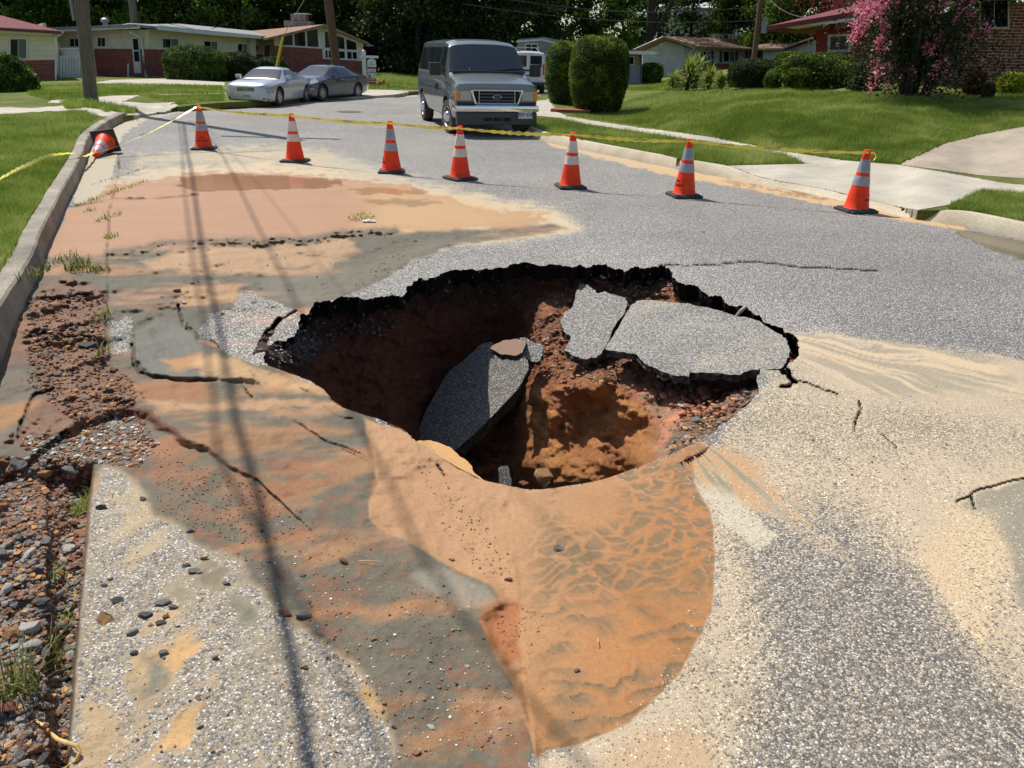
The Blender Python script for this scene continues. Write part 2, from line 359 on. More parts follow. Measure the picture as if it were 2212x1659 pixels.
CRACKS = [  # polyline, half width px, depth m
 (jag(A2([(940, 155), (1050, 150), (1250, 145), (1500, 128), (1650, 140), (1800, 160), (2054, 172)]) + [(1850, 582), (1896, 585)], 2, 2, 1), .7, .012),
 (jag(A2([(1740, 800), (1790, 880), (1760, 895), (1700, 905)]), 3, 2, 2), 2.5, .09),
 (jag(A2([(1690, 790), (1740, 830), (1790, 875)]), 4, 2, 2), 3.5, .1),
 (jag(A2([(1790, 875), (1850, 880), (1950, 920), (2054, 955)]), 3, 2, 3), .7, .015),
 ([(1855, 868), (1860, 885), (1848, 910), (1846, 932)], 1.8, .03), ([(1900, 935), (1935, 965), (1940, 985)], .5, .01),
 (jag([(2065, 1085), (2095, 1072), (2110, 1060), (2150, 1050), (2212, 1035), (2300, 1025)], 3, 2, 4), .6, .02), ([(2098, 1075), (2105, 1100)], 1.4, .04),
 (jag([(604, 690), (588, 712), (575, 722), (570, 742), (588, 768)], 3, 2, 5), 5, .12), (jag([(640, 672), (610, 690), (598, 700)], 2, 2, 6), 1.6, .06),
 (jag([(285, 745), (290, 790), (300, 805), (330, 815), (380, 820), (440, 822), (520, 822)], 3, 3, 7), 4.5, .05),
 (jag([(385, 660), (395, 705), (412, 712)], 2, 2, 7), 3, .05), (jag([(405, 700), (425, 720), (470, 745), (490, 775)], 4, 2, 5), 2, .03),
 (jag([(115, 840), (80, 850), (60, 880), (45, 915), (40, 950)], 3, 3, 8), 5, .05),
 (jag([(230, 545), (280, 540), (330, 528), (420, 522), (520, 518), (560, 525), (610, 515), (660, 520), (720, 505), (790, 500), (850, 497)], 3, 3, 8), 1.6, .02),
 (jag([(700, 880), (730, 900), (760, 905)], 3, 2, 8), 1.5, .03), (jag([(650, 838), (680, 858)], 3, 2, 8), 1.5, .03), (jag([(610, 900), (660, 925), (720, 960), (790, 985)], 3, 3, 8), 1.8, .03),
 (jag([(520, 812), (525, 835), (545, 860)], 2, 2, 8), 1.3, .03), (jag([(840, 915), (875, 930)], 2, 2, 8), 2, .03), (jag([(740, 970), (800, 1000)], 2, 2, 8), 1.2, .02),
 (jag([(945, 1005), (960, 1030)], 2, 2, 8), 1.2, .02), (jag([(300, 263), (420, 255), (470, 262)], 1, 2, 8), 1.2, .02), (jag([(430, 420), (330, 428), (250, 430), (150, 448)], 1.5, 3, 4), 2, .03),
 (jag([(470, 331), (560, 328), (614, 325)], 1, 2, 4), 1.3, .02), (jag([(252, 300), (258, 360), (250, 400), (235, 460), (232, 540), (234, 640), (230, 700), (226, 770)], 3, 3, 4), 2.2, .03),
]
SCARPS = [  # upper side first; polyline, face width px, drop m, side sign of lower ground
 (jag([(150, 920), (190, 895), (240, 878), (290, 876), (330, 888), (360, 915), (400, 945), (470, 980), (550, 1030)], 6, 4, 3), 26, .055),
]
def ground_height(px, py, X, Y):
    h = np.zeros(px.shape)
    def gs(cx, cy, sx, sy, a): return a * np.exp(-(((X - cx) / sx) ** 2 + ((Y - cy) / sy) ** 2))
    h += gs(.15, 3.0, .95, .8, -.17) + gs(-1.0, 3.9, .8, .9, -.12) + gs(-2.1, 4.3, .9, 1.6, -.12)
    h += gs(-1.9, 2.6, .6, .7, .03) + gs(-1.45, 3.35, .35, .25, .03) + gs(-1.6, 4.2, .35, .3, .05)
    crown = -.0 * X
    return h + crown
def mottle(X, Y, ang, sc, st, seed, w=.25):                   # stretched, warped noise along a flow direction
    c, s = math.cos(ang), math.sin(ang); u = (X * c + Y * s) * sc / st; v = (-X * s + Y * c) * sc
    q = fbm(X * sc * .7, Y * sc * .7, 3, seed + 40) - .5; return fbm(u + q * w * 8, v + q * w * 8, 4, seed)

def swirl(X, Y, ang, sc, st, seed, w=1.0):
    c, s = math.cos(ang), math.sin(ang)
    a1 = fbm(X * sc * .5, Y * sc * .5, 3, seed + 50) - .5; b1 = fbm(X * sc * .5 + 31, Y * sc * .5, 3, seed + 51) - .5
    a2 = fbm(X * sc * 1.6 + a1 * 3, Y * sc * 1.6, 3, seed + 52) - .5
    x2 = X + (a1 * .9 + a2 * .25) * w / sc * 1.6; y2 = Y + (b1 * .9 + a2 * .25) * w / sc * 1.6
    u = (x2 * c + y2 * s) * sc / st; v = (-x2 * s + y2 * c) * sc
    return fbm(u, v, 5, seed, .55)

def worley(u, v, seed):
    iu = np.floor(u).astype(int); iv = np.floor(v).astype(int); f1 = np.full(u.shape, 9.); f2 = f1.copy(); R = np.random.RandomState(seed).rand(256, 256, 2)
    for a in (-1, 0, 1):
        for b in (-1, 0, 1):
            cu = iu + a; cv = iv + b; q = R[cu % 256, cv % 256]; d = np.hypot(cu + q[..., 0] - u, cv + q[..., 1] - v)
            m = d < f1; f2 = np.where(m, f1, np.minimum(f2, d)); f1 = np.where(m, d, f1)
    return f1, f2
HMAP = {}
def road_h(x, y):                                           # height of the street surface at photo points
    x = np.asarray(x, float); y = np.asarray(y, float); i = np.clip(np.round(np.interp(x, HMAP['xs'], np.arange(len(HMAP['xs'])))).astype(int), 0, len(HMAP['xs']) - 1); j = np.clip(np.round(np.interp(y, HMAP['ys'], np.arange(len(HMAP['ys'])))).astype(int), 0, len(HMAP['ys']) - 1)
    return HMAP['h'][j, i]
def build_road():
    ys = np.concatenate([np.arange(192, 560, 2.6), np.arange(560, 1780, 3.1), np.arange(1784, 2400, 22)]); xs = np.concatenate([np.arange(-1130, -334, 24), np.arange(-330, 2560, 3.1), np.arange(2564, 4100, 24)])
    px, py = grid(xs, ys)
    px, py, k1, on1 = snap_cut(px, py, HOLE, False, 2.0)
    px, py, k2, _ = snap_cut(px, py, ROAD_POLY, True, 1.5)
    keep = k1 & k2
    X, Y, _z = UP(px, py, 0.0)
    h = ground_height(px, py, X, Y)
    wx = px + (fbm(X * 6, Y * 6, 4, 3) - .5) * 46 + (fbm(X * 40, Y * 40, 3, 5) - .5) * 12
    wy = py + (fbm(X * 6 + 9, Y * 6, 4, 4) - .5) * 34 + (fbm(X * 40, Y * 40 + 7, 3, 6) - .5) * 9
    fx = px + (fbm(X * 8, Y * 8, 3, 13) - .5) * 14; fy = py + (fbm(X * 8, Y * 8, 3, 14) - .5) * 12
    col_ = np.zeros(px.shape + (3,)); cov = np.zeros(px.shape); wet = np.zeros(px.shape); asp = np.ones(px.shape + (3,)); rough = np.full(px.shape, .0006)
    def C(*c): return np.array(S(c)) * .80
    n1 = fbm(X * 3, Y * 3, 5, 21); n2 = fbm(X * 11, Y * 11, 4, 22); n3 = fbm(X * 30, Y * 30, 3, 23)
    def paint(mask, color, amount, wetness=None, keepmax=False):
        nonlocal col_, cov, wet
        m = mask[..., None]; color = np.asarray(color)
        # colour blends by how much of the new layer there is
        wgt = np.clip(mask * np.minimum(1, amount * 1.5), 0, 1)[..., None]
        empty_ = (cov < .02)[..., None] & (m > 0)
        col_ = np.where(empty_, color, col_ * (1 - wgt) + color * wgt)
        cov = np.maximum(cov, mask * amount) if keepmax else cov * (1 - mask) + amount * mask
        if wetness is not None: wet = wet * (1 - mask) + wetness * mask
    rx = px + (fbm(X * 5, Y * 5, 4, 403) - .5) * 130 + (n3 - .5) * 50; ry = py + (fbm(X * 5 + 9, Y * 5, 4, 404) - .5) * 120 + (n3 - .5) * 30
    def reg(poly, soft=10, warped=2):
        a, b = ((px, py), (fx, fy), (wx, wy), (rx, ry))[warped]
        return 1 - sstep(-soft, soft, sdf(a, b, poly))
    TAN = C(226, 198, 150); PINK = C(186, 142, 106); OR = C(198, 142, 88); SAND = C(206, 162, 118); GREY = C(112, 105, 87); BROWN = C(142, 104, 78); RED = C(158, 106, 80); CON = C(196, 184, 158); DG = C(96, 92, 80)
    # colour of bare asphalt: bluish worn wheel paths far away, paler near the opening
    asp[:] = np.array([.96, .95, .925]); far = 1 - sstep(420, 640, py); asp += far[..., None] * (-.0)
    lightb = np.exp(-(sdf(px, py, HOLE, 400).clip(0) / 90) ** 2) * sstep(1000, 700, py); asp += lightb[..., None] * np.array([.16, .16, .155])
    wheel = np.exp(-((px - (1250 + (py - 300) * 2.2)) / 260) ** 2) * sstep(380, 560, py) * sstep(800, 640, py); asp -= wheel[..., None] * np.array([.07, .065, .04])
    # thin dust on the far road
    paint(sstep(.4, .8, fbm(X * .5, Y * .5, 4, 31)) * sstep(500, 300, py) * .6, C(186, 180, 166), .2)
    # upper sand fan
    paint(reg([(240, 400), (300, 372), (420, 362), (560, 352), (700, 360), (800, 378), (900, 398), (1000, 418), (1090, 438), (1160, 455), (1215, 472), (1245, 486), (1190, 505), (1000, 520), (700, 500), (300, 480)], 24), C(214, 194, 158), .74)
    paint(reg([(300, 330), (470, 318), (640, 310), (760, 340), (900, 385), (1100, 440), (1000, 430), (800, 385), (600, 350), (400, 352), (280, 360)], 16), C(200, 186, 152), .42, keepmax=True)
    paint(reg([(90, 600), (115, 520), (150, 450), (215, 420), (255, 392), (330, 384), (480, 370), (600, 374), (760, 384), (850, 394), (950, 424), (1060, 452), (1190, 464), (1150, 488), (1080, 494), (900, 500), (760, 508), (700, 515), (600, 522), (450, 530), (330, 545), (230, 556), (130, 572)], 5), PINK * (.86 + .12 * n1 + .16 * swirl(X, Y, .1, 8, 5, 511))[..., None], 1.0, .2)
    # right part of the pool is paler ochre
    paint(reg([(760, 400), (950, 424), (1080, 455), (1190, 464), (1150, 488), (900, 500), (760, 505), (820, 450)], 22) * .8, C(206, 168, 118), 1.0)
    # puddles
    for P, cc, w_ in (([(395, 382), (470, 374), (600, 378), (735, 388), (745, 396), (690, 408), (560, 412), (420, 414), (375, 402)], C(200, 150, 116), 1.0), ([(748, 408), (800, 405), (900, 408), (935, 416), (870, 421), (780, 420)], C(204, 156, 104), .85), ([(778, 432), (860, 428), (950, 434), (960, 441), (900, 446), (800, 441)], C(200, 162, 116), .85), ([(2045, 488), (2212, 522), (2300, 545), (2300, 580), (2212, 560), (2150, 545), (2100, 520)], C(118, 112, 88), 1.0)):
        q = reg(P, 3, 1); paint(q, cc, 1.0, w_); h = h * 1 - q * .004
    puddle = wet > .8
    # gutter pan concrete
    paint(reg([(186, 356), (176, 380), (160, 425), (165, 442), (212, 424), (236, 395), (248, 350), (254, 318), (265, 290), (320, 256), (283, 257), (245, 275), (201, 311)], 2.5, 1), CON, 1.0, 0)
    paint(reg([(470, 228), (600, 222), (790, 208), (900, 204), (900, 208), (780, 214), (600, 228), (470, 236), (380, 243), (330, 256), (320, 250)], 1.5, 0), CON * .9, 1.0, 0)
    # right gutter: sandy
    RG = [(1182, 307), (1271, 327), (1420, 357), (1554, 382), (1640, 398), (1780, 425), (1941, 466), (2083, 491), (2083, 497), (1941, 474), (1800, 446), (1700, 424), (1600, 404), (1500, 388), (1420, 372), (1300, 342), (1190, 314)]
    paint(reg(RG, 4, 1), C(214, 180, 134), .95, 0); paint(reg([(1560, 388), (1640, 400), (1780, 427), (1800, 436), (1700, 418), (1600, 398)], 4, 2) * .8, C(132, 92, 58), 1.0)
    # main mud field between the pool and the opening
    MF = [(90, 560), (230, 550), (330, 540), (600, 520), (760, 505), (900, 500), (1090, 492), (1200, 484), (1225, 492), (1180, 505), (1080, 516), (960, 533), (885, 560), (840, 592), (800, 616), (740, 640), (700, 652), (655, 676), (640, 690), (560, 770), (600, 800), (700, 845), (800, 905), (950, 990), (1100, 1060), (1160, 1700), (1180, 2500), (900, 2500), (-1200, 2500), (-600, 900), (-100, 960), (0, 760), (56, 650)]
    mf = reg(MF, 6, 1); m1 = swirl(X, Y, .12, 3.4, 3.2, 51); m2 = swirl(X, Y, .15, 10, 6, 57); m3 = swirl(X, Y, .1, 30, 7, 61)
    gm = np.clip(1.0 + (m1 - .49) * 5 + (m2 - .5) * 2.4 + (m3 - .5) * 1.2, 0, 1); warm = sstep(.42, .56, swirl(X, Y, .2, 2.2, 2.5, 81))[..., None]
    rust = np.clip((fbm(X * 5, Y * 5, 3, 301) - .53) * 5 + (fbm(X * 34, Y * 34, 4, 305) - .5) * 6.5, 0, 1) * sstep(880, 1020, py)
    mixcol = GREY * gm[..., None] + (C(182, 138, 94) * warm + PINK * (1 - warm)) * (1 - gm[..., None]); mixcol = mixcol * (.8 + .4 * m3[..., None]) * (.92 + .16 * n2[..., None])
    paint(mf, mixcol, 1.0, .08)
    # pale silt beneath the ledge
    paint(reg([(300, 560), (450, 535), (620, 528), (760, 515), (770, 545), (700, 580), (560, 590), (430, 596), (330, 580)], 10) * .85, C(196, 158, 118), 1.0)
    paint(reg([(560, 600), (760, 585), (930, 520), (1180, 492), (960, 531), (885, 560), (800, 614), (700, 650), (640, 660), (560, 640)], 14) * .7, C(128, 122, 104), 1.0)
    paint(reg([(380, 625), (450, 612), (520, 625), (520, 650), (440, 660), (385, 655)], 8) * .7, SAND, 1.0)
    # bare asphalt islands
    for P in ([(512, 628), (540, 622), (600, 650), (650, 672), (655, 690), (640, 722), (600, 738), (572, 772), (585, 792), (545, 790), (500, 775), (455, 735), (425, 722), (430, 700), (455, 675), (500, 665)], [(232, 690), (270, 680), (290, 690), (285, 740), (290, 765), (232, 770)], [(215, 905), (300, 890), (330, 900), (250, 925)]):
        q = reg(P, 8, 1); cov = cov * (1 - q) + .2 * q; wet *= 1 - q; asp += q[..., None] * .22
    # brown lumpy mud by the left gutter
    BM = [(95, 620), (150, 590), (232, 640), (226, 780), (290, 800), (300, 870), (230, 880), (150, 930), (60, 960), (0, 960), (60, 870), (110, 840), (60, 780), (0, 790), (20, 720)]
    bm_ = reg(BM, 16); bcol = (BROWN * .9) * (.75 + .5 * n2[..., None]) ; paint(bm_ * .9, bcol, 1.0, .15)
    lump = bm_ * sstep(.4, .62, n1)
    # left grey pad
    paint(reg([(-60, 800), (40, 800), (110, 845), (70, 870), (40, 930), (0, 960), (-80, 960)], 8, 1), C(122, 112, 96), 1.0, .1)
    paint(reg([(-60, 890), (10, 875), (90, 860), (60, 900), (10, 930), (-60, 940)], 8) * .7, OR * .9, 1.0, .1)
    # grey mound with streaks
    GM = [(290, 720), (340, 690), (400, 700), (440, 740), (500, 775), (540, 800), (560, 825), (440, 822), (330, 812), (290, 780)]
    gmk = reg(GM, 6, 1); st = sstep(.45, .6, mottle(X, Y, .05, 5, 7, 61)); paint(gmk, C(118, 116, 102) * (.9 + .15 * n2[..., None]) * (1 - .0 * st[..., None]), 1.0, .2)
    paint(reg([(340, 778), (430, 765), (480, 775), (460, 800), (360, 805)], 8) * .85, C(196, 142, 84), 1.0, .2)
    paint(reg([(430, 775), (520, 780), (600, 808), (700, 850), (640, 850), (540, 830), (450, 812), (400, 795)], 8) * .9, C(208, 168, 120), 1.0, .1)
    paint(reg([(285, 835), (400, 820), (470, 835), (460, 862), (340, 868), (290, 862)], 9) * .8, C(172, 118, 76), 1.0)
    paint(reg([(300, 868), (500, 872), (640, 868), (740, 885), (640, 888), (480, 892), (340, 884)], 7) * .8, C(204, 158, 116), 1.0)
    # long grey silt sheet running down the middle
    GS = [(320, 892), (500, 890), (700, 905), (790, 930), (810, 1000), (800, 1080), (790, 1130), (840, 1170), (920, 1205), (1000, 1240), (1060, 1275), (1085, 1300), (1040, 1340), (1070, 1410), (1120, 1490), (1150, 1600), (1180, 2500), (900, 2500), (860, 1640), (820, 1520), (760, 1420), (690, 1370), (600, 1330), (540, 1250), (470, 1190), (400, 1150), (340, 1130), (300, 1060), (260, 1010), (230, 985), (260, 950), (330, 930)]
    gs_ = reg(GS, 12, 1); m4 = swirl(X, Y, .35, 6.5, 2.6, 471); g2 = np.clip(1.27 + (m4 - .5) * 4.6 + (m2 - .5) * 3 + (m3 - .5) * 1.4 - .16 * sstep(1250, 1000, py), 0, 1)
    gcol = (C(114, 107, 89) * g2[..., None] + C(166, 126, 88) * (1 - g2[..., None])); rr_ = (rust * sstep(.2, .6, rust))[..., None] * .4; gcol = gcol * (1 - rr_) + C(160, 96, 60) * rr_
    paint(gs_, gcol * (.78 + .44 * m3[..., None]) * (.86 + .28 * n2[..., None]), 1.0, .08)
    paint(reg([(300, 960), (420, 950), (520, 1010), (600, 1060), (620, 1100), (540, 1130), (430, 1100), (330, 1060), (270, 1000)], 30, 3) * .55 * sstep(.4, .6, n2), C(162, 112, 74) * (.8 + .4 * n3[..., None]), 1.0, .05)
    paint(reg([(880, 1230), (960, 1225), (1040, 1262), (1080, 1300), (1000, 1315), (930, 1270)], 12) * .7, C(158, 152, 134), 1.0, 0)
    # lower-left bare pavement with sandy patches
    PV = [(214, 1004), (250, 1010), (290, 1050), (330, 1110), (390, 1135), (430, 1175), (520, 1215), (560, 1275), (620, 1335), (700, 1385), (770, 1450), (830, 1540), (860, 1660), (900, 2500), (-60, 2500), (150, 1600), (165, 1350), (185, 1180), (196, 1080)]
    pv = reg(PV, 14, 2); cov = cov * (1 - pv) + (.22 + .16 * (n1 - .5)) * pv; asp += pv[..., None] * np.array([.08, .07, .06]); wet *= 1 - pv; col_ = col_ * (1 - pv[..., None]) + pv[..., None] * C(182, 164, 134)
    for P, cc, am in (([(300, 1060), (340, 1150), (420, 1230), (340, 1260), (240, 1240), (230, 1130), (270, 1060)], C(200, 178, 140), .5), ([(290, 1350), (400, 1340), (450, 1400), (440, 1520), (400, 1600), (320, 1620), (280, 1520)], C(214, 172, 118), .82), ([(380, 1150), (470, 1190), (460, 1260), (400, 1320), (330, 1330), (360, 1240)], C(140, 130, 106), .85), ([(520, 1230), (560, 1290), (640, 1390), (650, 1500), (560, 1420), (480, 1300)], C(136, 132, 112), .7), ([(690, 1375), (760, 1410), (820, 1490), (880, 1600), (830, 1600), (770, 1500)], C(190, 152, 98), .9), ([(160, 1480), (300, 1560), (360, 1700), (150, 1700)], C(196, 166, 126), .6), ([(280, 1480), (330, 1400), (350, 1500), (300, 1570)], C(134, 130, 112), .8)):
        q = reg(P, 22, 3) * sstep(.36, .56, swirl(X, Y, 1.25, 7, 4.5, 431)); paint(q * pv, cc * (.88 + .24 * m3[..., None]), am * .95)
    # tan dried film right of the opening
    RF = [(1735, 720), (1850, 742), (2000, 760), (2212, 775), (4200, 900), (4200, 2500), (1150, 2500), (1150, 1640), (1250, 1610), (1450, 1480), (1545, 1290), (1548, 1200), (1500, 1045), (1530, 965), (1640, 855), (1660, 800), (1705, 770)]
    rf = reg(RF, 18, 2); var = fbm(X * 1.4, Y * 1.4, 4, 81)
    paint(rf, C(208, 188, 158), 1.0); cov = np.where(rf > 0, cov * 0 + rf * (.36 + .3 * (var - .5) * 2), cov); tanz = rf * sstep(.05, .6, rf); asp += tanz[..., None] * np.array([.22, .10, -.10])
    # fan streaks
    ang = np.arctan2(py - 700 + (n1 - .5) * 30, px - 1560); sk = fbm(ang * 60, np.hypot(px - 1560, py - 700) / 260, 3, 83)
    fan = reg([(1700, 715), (1850, 735), (2150, 770), (2212, 860), (1900, 850), (1740, 790)], 16)
    paint(fan * sstep(.42, .6, sk), C(220, 196, 160), .62, keepmax=True); paint(fan * sstep(.58, .44, sk) * .7, C(150, 144, 124), .55)
    film = reg([(1450, 690), (1700, 716), (1700, 800), (1500, 805), (1480, 740)], 20); paint(film * .7, C(190, 178, 150), .34, keepmax=True)
    # grey clean band diagonal
    CB = [(1560, 1075), (1640, 1100), (1760, 1090), (1850, 1130), (1950, 1230), (2090, 1380), (2212, 1510), (2900, 2100), (2900, 2500), (1400, 2500), (1480, 1760), (1600, 1660), (1640, 1560), (1660, 1430), (1620, 1300), (1600, 1180)]
    cb = reg(CB, 60); cov = cov * (1 - cb * .8); asp -= cb[..., None] * np.array([.26, .17, .02])
    # orange streaks right of the lip
    a2 = np.arctan2(py - 800, px - 1350); s2 = fbm(a2 * 34, np.hypot(px - 1350, py - 800) / 160, 3, 85)
    OS = [(1440, 985), (1510, 950), (1560, 960), (1640, 1000), (1700, 1060), (1760, 1110), (1850, 1180), (1840, 1250), (1760, 1200), (1660, 1110), (1560, 1080), (1500, 1040)]
    os_ = reg(OS, 14); fade = sstep(1850, 1560, px); paint(os_ * sstep(.4, .56, s2) * (.22 + .5 * fade), C(198, 150, 96), .8, .1, True); paint(os_ * sstep(.52, .4, s2) * fade * .8, C(140, 132, 108), .85, .1)
    paint(reg([(1500, 1050), (1540, 1045), (1610, 1090), (1680, 1160), (1640, 1190), (1560, 1130)], 10) * .7, C(214, 204, 178), .62, keepmax=True)
    paint(reg([(1240, 1740), (1330, 1600), (1480, 1560), (1560, 1600), (1540, 1700), (1400, 1760)], 30) * .6, C(206, 168, 122), .85, keepmax=True)
    # grey silt at the right border
    q = reg([(2060, 1088), (2120, 1060), (2212, 1022), (2420, 1010), (2420, 1340), (2212, 1310), (2180, 1220), (2150, 1120)], 14, 2); paint(q * np.clip(.5 + swirl(X, Y, 1.4, 5, 4, 451), 0, 1), C(140, 138, 122), .5, .05)
    paint(reg([(2150, 1040), (2240, 1015), (2420, 1000), (2420, 1016), (2230, 1030), (2160, 1056)], 6) * .8, C(232, 206, 160), 1.0)
    paint(reg([(2060, 1090), (2150, 1110), (2175, 1220), (2140, 1420), (2040, 1340), (1960, 1200)], 40) * .8, C(228, 200, 156), .55, keepmax=True)
    # orange sand apron in front of the opening
    SA = [(785, 905), (862, 926), (960, 990), (1040, 1037), (1140, 1059), (1250, 1048), (1350, 1020), (1440, 988), (1510, 955), (1530, 968), (1495, 1000), (1500, 1045), (1535, 1110), (1548, 1200), (1545, 1290), (1520, 1370), (1450, 1480), (1360, 1560), (1250, 1608), (1185, 1618), (1158, 1640), (1145, 1590), (1112, 1490), (1062, 1400), (1034, 1340), (1082, 1305), (1060, 1268), (980, 1232), (900, 1180), (830, 1150), (793, 1118), (800, 1080), (815, 1040), (808, 980)]
    sa = reg(SA, 3.5, 1); gx = sstep(1050, 1500, px + (py - 1100) * .35)[..., None]
    scol = C(194, 150, 108) * (1 - gx) + C(186, 130, 76) * gx
    wx2 = X + (fbm(X * 9, Y * 9, 3, 190) - .5) * .09; wy2 = Y + (fbm(X * 9 + 4, Y * 9, 3, 191) - .5) * .09
    f1, f2 = worley((wx2 * .9 + wy2 * .5 + (n1 - .5) * .4) * 7.5, (wy2 * .9 - wx2 * .5 + (n1 - .5) * .25) * 17, 5); cell = sstep(.10, .26, f2 - f1) * sstep(.75, .35, f1)
    q = -(wy2 * 12.5 - wx2 * 3.0) + (fbm(X * 3.2, Y * 3.2, 3, 192) - .5) * 4.0 + (fbm(X * 13, Y * 13, 3, 193) - .5) * .8
    fr = q % 1.0; sc_ = sstep(.0, .06, fr) * sstep(.85, .10, fr) * sstep(.30, .52, fbm(X * 5 + np.floor(q) * 3.7, Y * 2.6, 3, 194))
    ca, sa_ = math.cos(-.9), math.sin(-.9); stk = .35 + 1.3 * fbm((X * ca + Y * sa_) * 5, (-X * sa_ + Y * ca) * 60, 3, 195)
    up_ = sstep(1380, 1210, py + (px - 1300) * .1)
    blob = np.clip((cell * up_ * sstep(.3, .5, fbm(X * 3, Y * 3, 3, 196)) + sc_ * (1 - up_ * .85)) * stk, 0, 1) * sstep(1090, 1200, px - (py - 1250) * .2) * sstep(1130, 1300, px + (py - 1050) * .5)
    edgew = sstep(-160, -5, sdf(px, py, SA)) * sstep(1100, 1400, px); blob = np.clip(blob * .95, 0, 1) * sa
    paint(sa, scol * (.92 + .16 * n1[..., None]), 1.0, .12)
    paint(np.clip(blob * .85, 0, 1), C(124, 110, 80), .95)
    low = reg([(1170, 1450), (1300, 1480), (1500, 1400), (1420, 1520), (1250, 1600), (1180, 1600)], 30) * sa; paint(low * .6 * sstep(.35, .6, swirl(X, Y, .8, 6, 2, 441)), C(128, 110, 76), .9, .3)
    # pebbles show through towards the right edge
    cov = np.where(sa > .5, cov - .5 * edgew * sstep(.25, .7, n3), cov); wet = wet + sa * .22 * sstep(1050, 1350, px)
    paint(reg([(1040, 1325), (1085, 1305), (1130, 1310), (1120, 1350), (1140, 1420), (1100, 1440), (1060, 1390)], 8) * .75, C(176, 104, 54), 1.0, .1)
    # relief
    fan_r = np.zeros(px.shape)
    h += reg([(100, 540), (240, 400), (600, 376), (1000, 430), (1150, 470), (700, 515), (300, 545)], 8) * (1 - sstep(.5, .8, wet)) * (n3 - .5) * .004
    h += (n1 - .5) * .05 * mf + (n2 - .5) * .016 * np.clip(mf + bm_, 0, 1) + (n3 - .5) * .006 * mf
    h += lump * ((n2 - .4).clip(0) * .07 + (n3 - .5) * .05) + gmk * .02
    h += sa * ((n1 - .5) * .02 + (n3 - .5) * .003) - blob * .0035 + sa * (1 - sstep(1150, 1400, px)) * (fbm(X * 9, Y * 9, 2, 95) - .5) * .022 * sstep(960, 860, px - (py - 1000) * .6)
    h += gs_ * .012 + sa * 0
    d, _, _, sd = seg_near(px, py, [(793, 1118), (830, 1150), (900, 1180), (980, 1232), (1060, 1268), (1082, 1305), (1034, 1340), (1062, 1400), (1112, 1490), (1145, 1590), (1158, 1700)], False)
    h += .014 * np.exp(-(d / 16) ** 2)
    h += sa * (1 - sstep(1100, 1250, px)) * (np.abs(fbm(X * 11, Y * 11, 3, 501) - .5)) * .02 * (.3 + sstep(.5, .6, fbm(X * 3, Y * 3, 3, 503)))
    # ledge of drying mud behind
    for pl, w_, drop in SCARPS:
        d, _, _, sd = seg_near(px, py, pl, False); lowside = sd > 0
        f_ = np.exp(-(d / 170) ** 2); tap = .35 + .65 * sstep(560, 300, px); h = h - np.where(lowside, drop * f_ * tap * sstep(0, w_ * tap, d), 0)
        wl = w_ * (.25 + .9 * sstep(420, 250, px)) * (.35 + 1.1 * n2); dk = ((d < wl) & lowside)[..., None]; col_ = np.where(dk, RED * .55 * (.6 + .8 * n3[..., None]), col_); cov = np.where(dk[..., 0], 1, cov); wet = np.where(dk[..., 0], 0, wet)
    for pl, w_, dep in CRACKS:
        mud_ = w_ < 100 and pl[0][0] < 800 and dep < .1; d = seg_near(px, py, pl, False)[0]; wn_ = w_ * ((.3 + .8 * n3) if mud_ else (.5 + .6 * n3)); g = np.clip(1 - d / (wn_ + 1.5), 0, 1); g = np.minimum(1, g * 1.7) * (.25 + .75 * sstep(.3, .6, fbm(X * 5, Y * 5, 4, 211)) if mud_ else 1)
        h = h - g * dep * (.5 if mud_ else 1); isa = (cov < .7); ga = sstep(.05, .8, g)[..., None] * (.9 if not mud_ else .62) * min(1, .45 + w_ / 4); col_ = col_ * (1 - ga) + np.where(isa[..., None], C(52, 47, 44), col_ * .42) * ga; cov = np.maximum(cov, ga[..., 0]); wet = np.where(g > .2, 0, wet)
    ledge, _, _, _ = seg_near(px, py, CRACKS[14][0], False); lm = np.exp(-(ledge / (4 + 9 * n2)) ** 2); h += lm * .022 * (.5 + n3); q = np.clip(lm, 0, 1) * .8
    col_ = col_ * (1 - q[..., None]) + q[..., None] * C(122, 110, 90); wet *= 1 - q
    # gravel trench along the broken pavement edge
    td = sdf(px, py, TRENCH, 300); tr = sstep(4, -6, td); deep = sstep(0, -40, td + 0 * n2)
    dip = np.where(px > 100, .2, .13) * sstep(985, 1060, py)
    h = h - tr * (dip * (1 - .45 * sstep(-20, -110, td)) + (.5 - n2) * .05)
    tc = (BROWN * .95) * (.6 + .8 * n3[..., None]); redm = sstep(.5, .7, n1)[..., None] * .5; tc = tc * (1 - redm) + RED * redm; grm = sstep(1150, 1260, py)[..., None] * .6; tc = tc * (1 - grm) + C(92, 82, 70) * grm
    col_ = col_ * (1 - tr[..., None]) + tc * tr[..., None]; cov = np.maximum(cov, tr); wet *= 1 - tr
    wet = np.clip(wet, 0, 1); h = np.where(puddle, h * 0 + ground_height(px, py, X, Y) - .004, h)
    # gentle fall of the lip into the opening
    HMAP.update(xs=xs, ys=ys, h=h)
    hd = sdf(px, py, NEAR + [(620, 700), (1000, 600), (1500, 700)], 200)
    X2, Y2, _z = UP(px, py, h); V = np.stack([X2, Y2, h], -1).reshape(-1, 3)
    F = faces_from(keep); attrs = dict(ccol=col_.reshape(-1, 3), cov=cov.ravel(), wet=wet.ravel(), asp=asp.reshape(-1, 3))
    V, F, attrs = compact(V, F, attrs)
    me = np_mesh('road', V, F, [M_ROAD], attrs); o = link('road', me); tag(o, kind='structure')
    return o
road = build_road()
def road_z(px, py):
    return float(road_h(px, py))

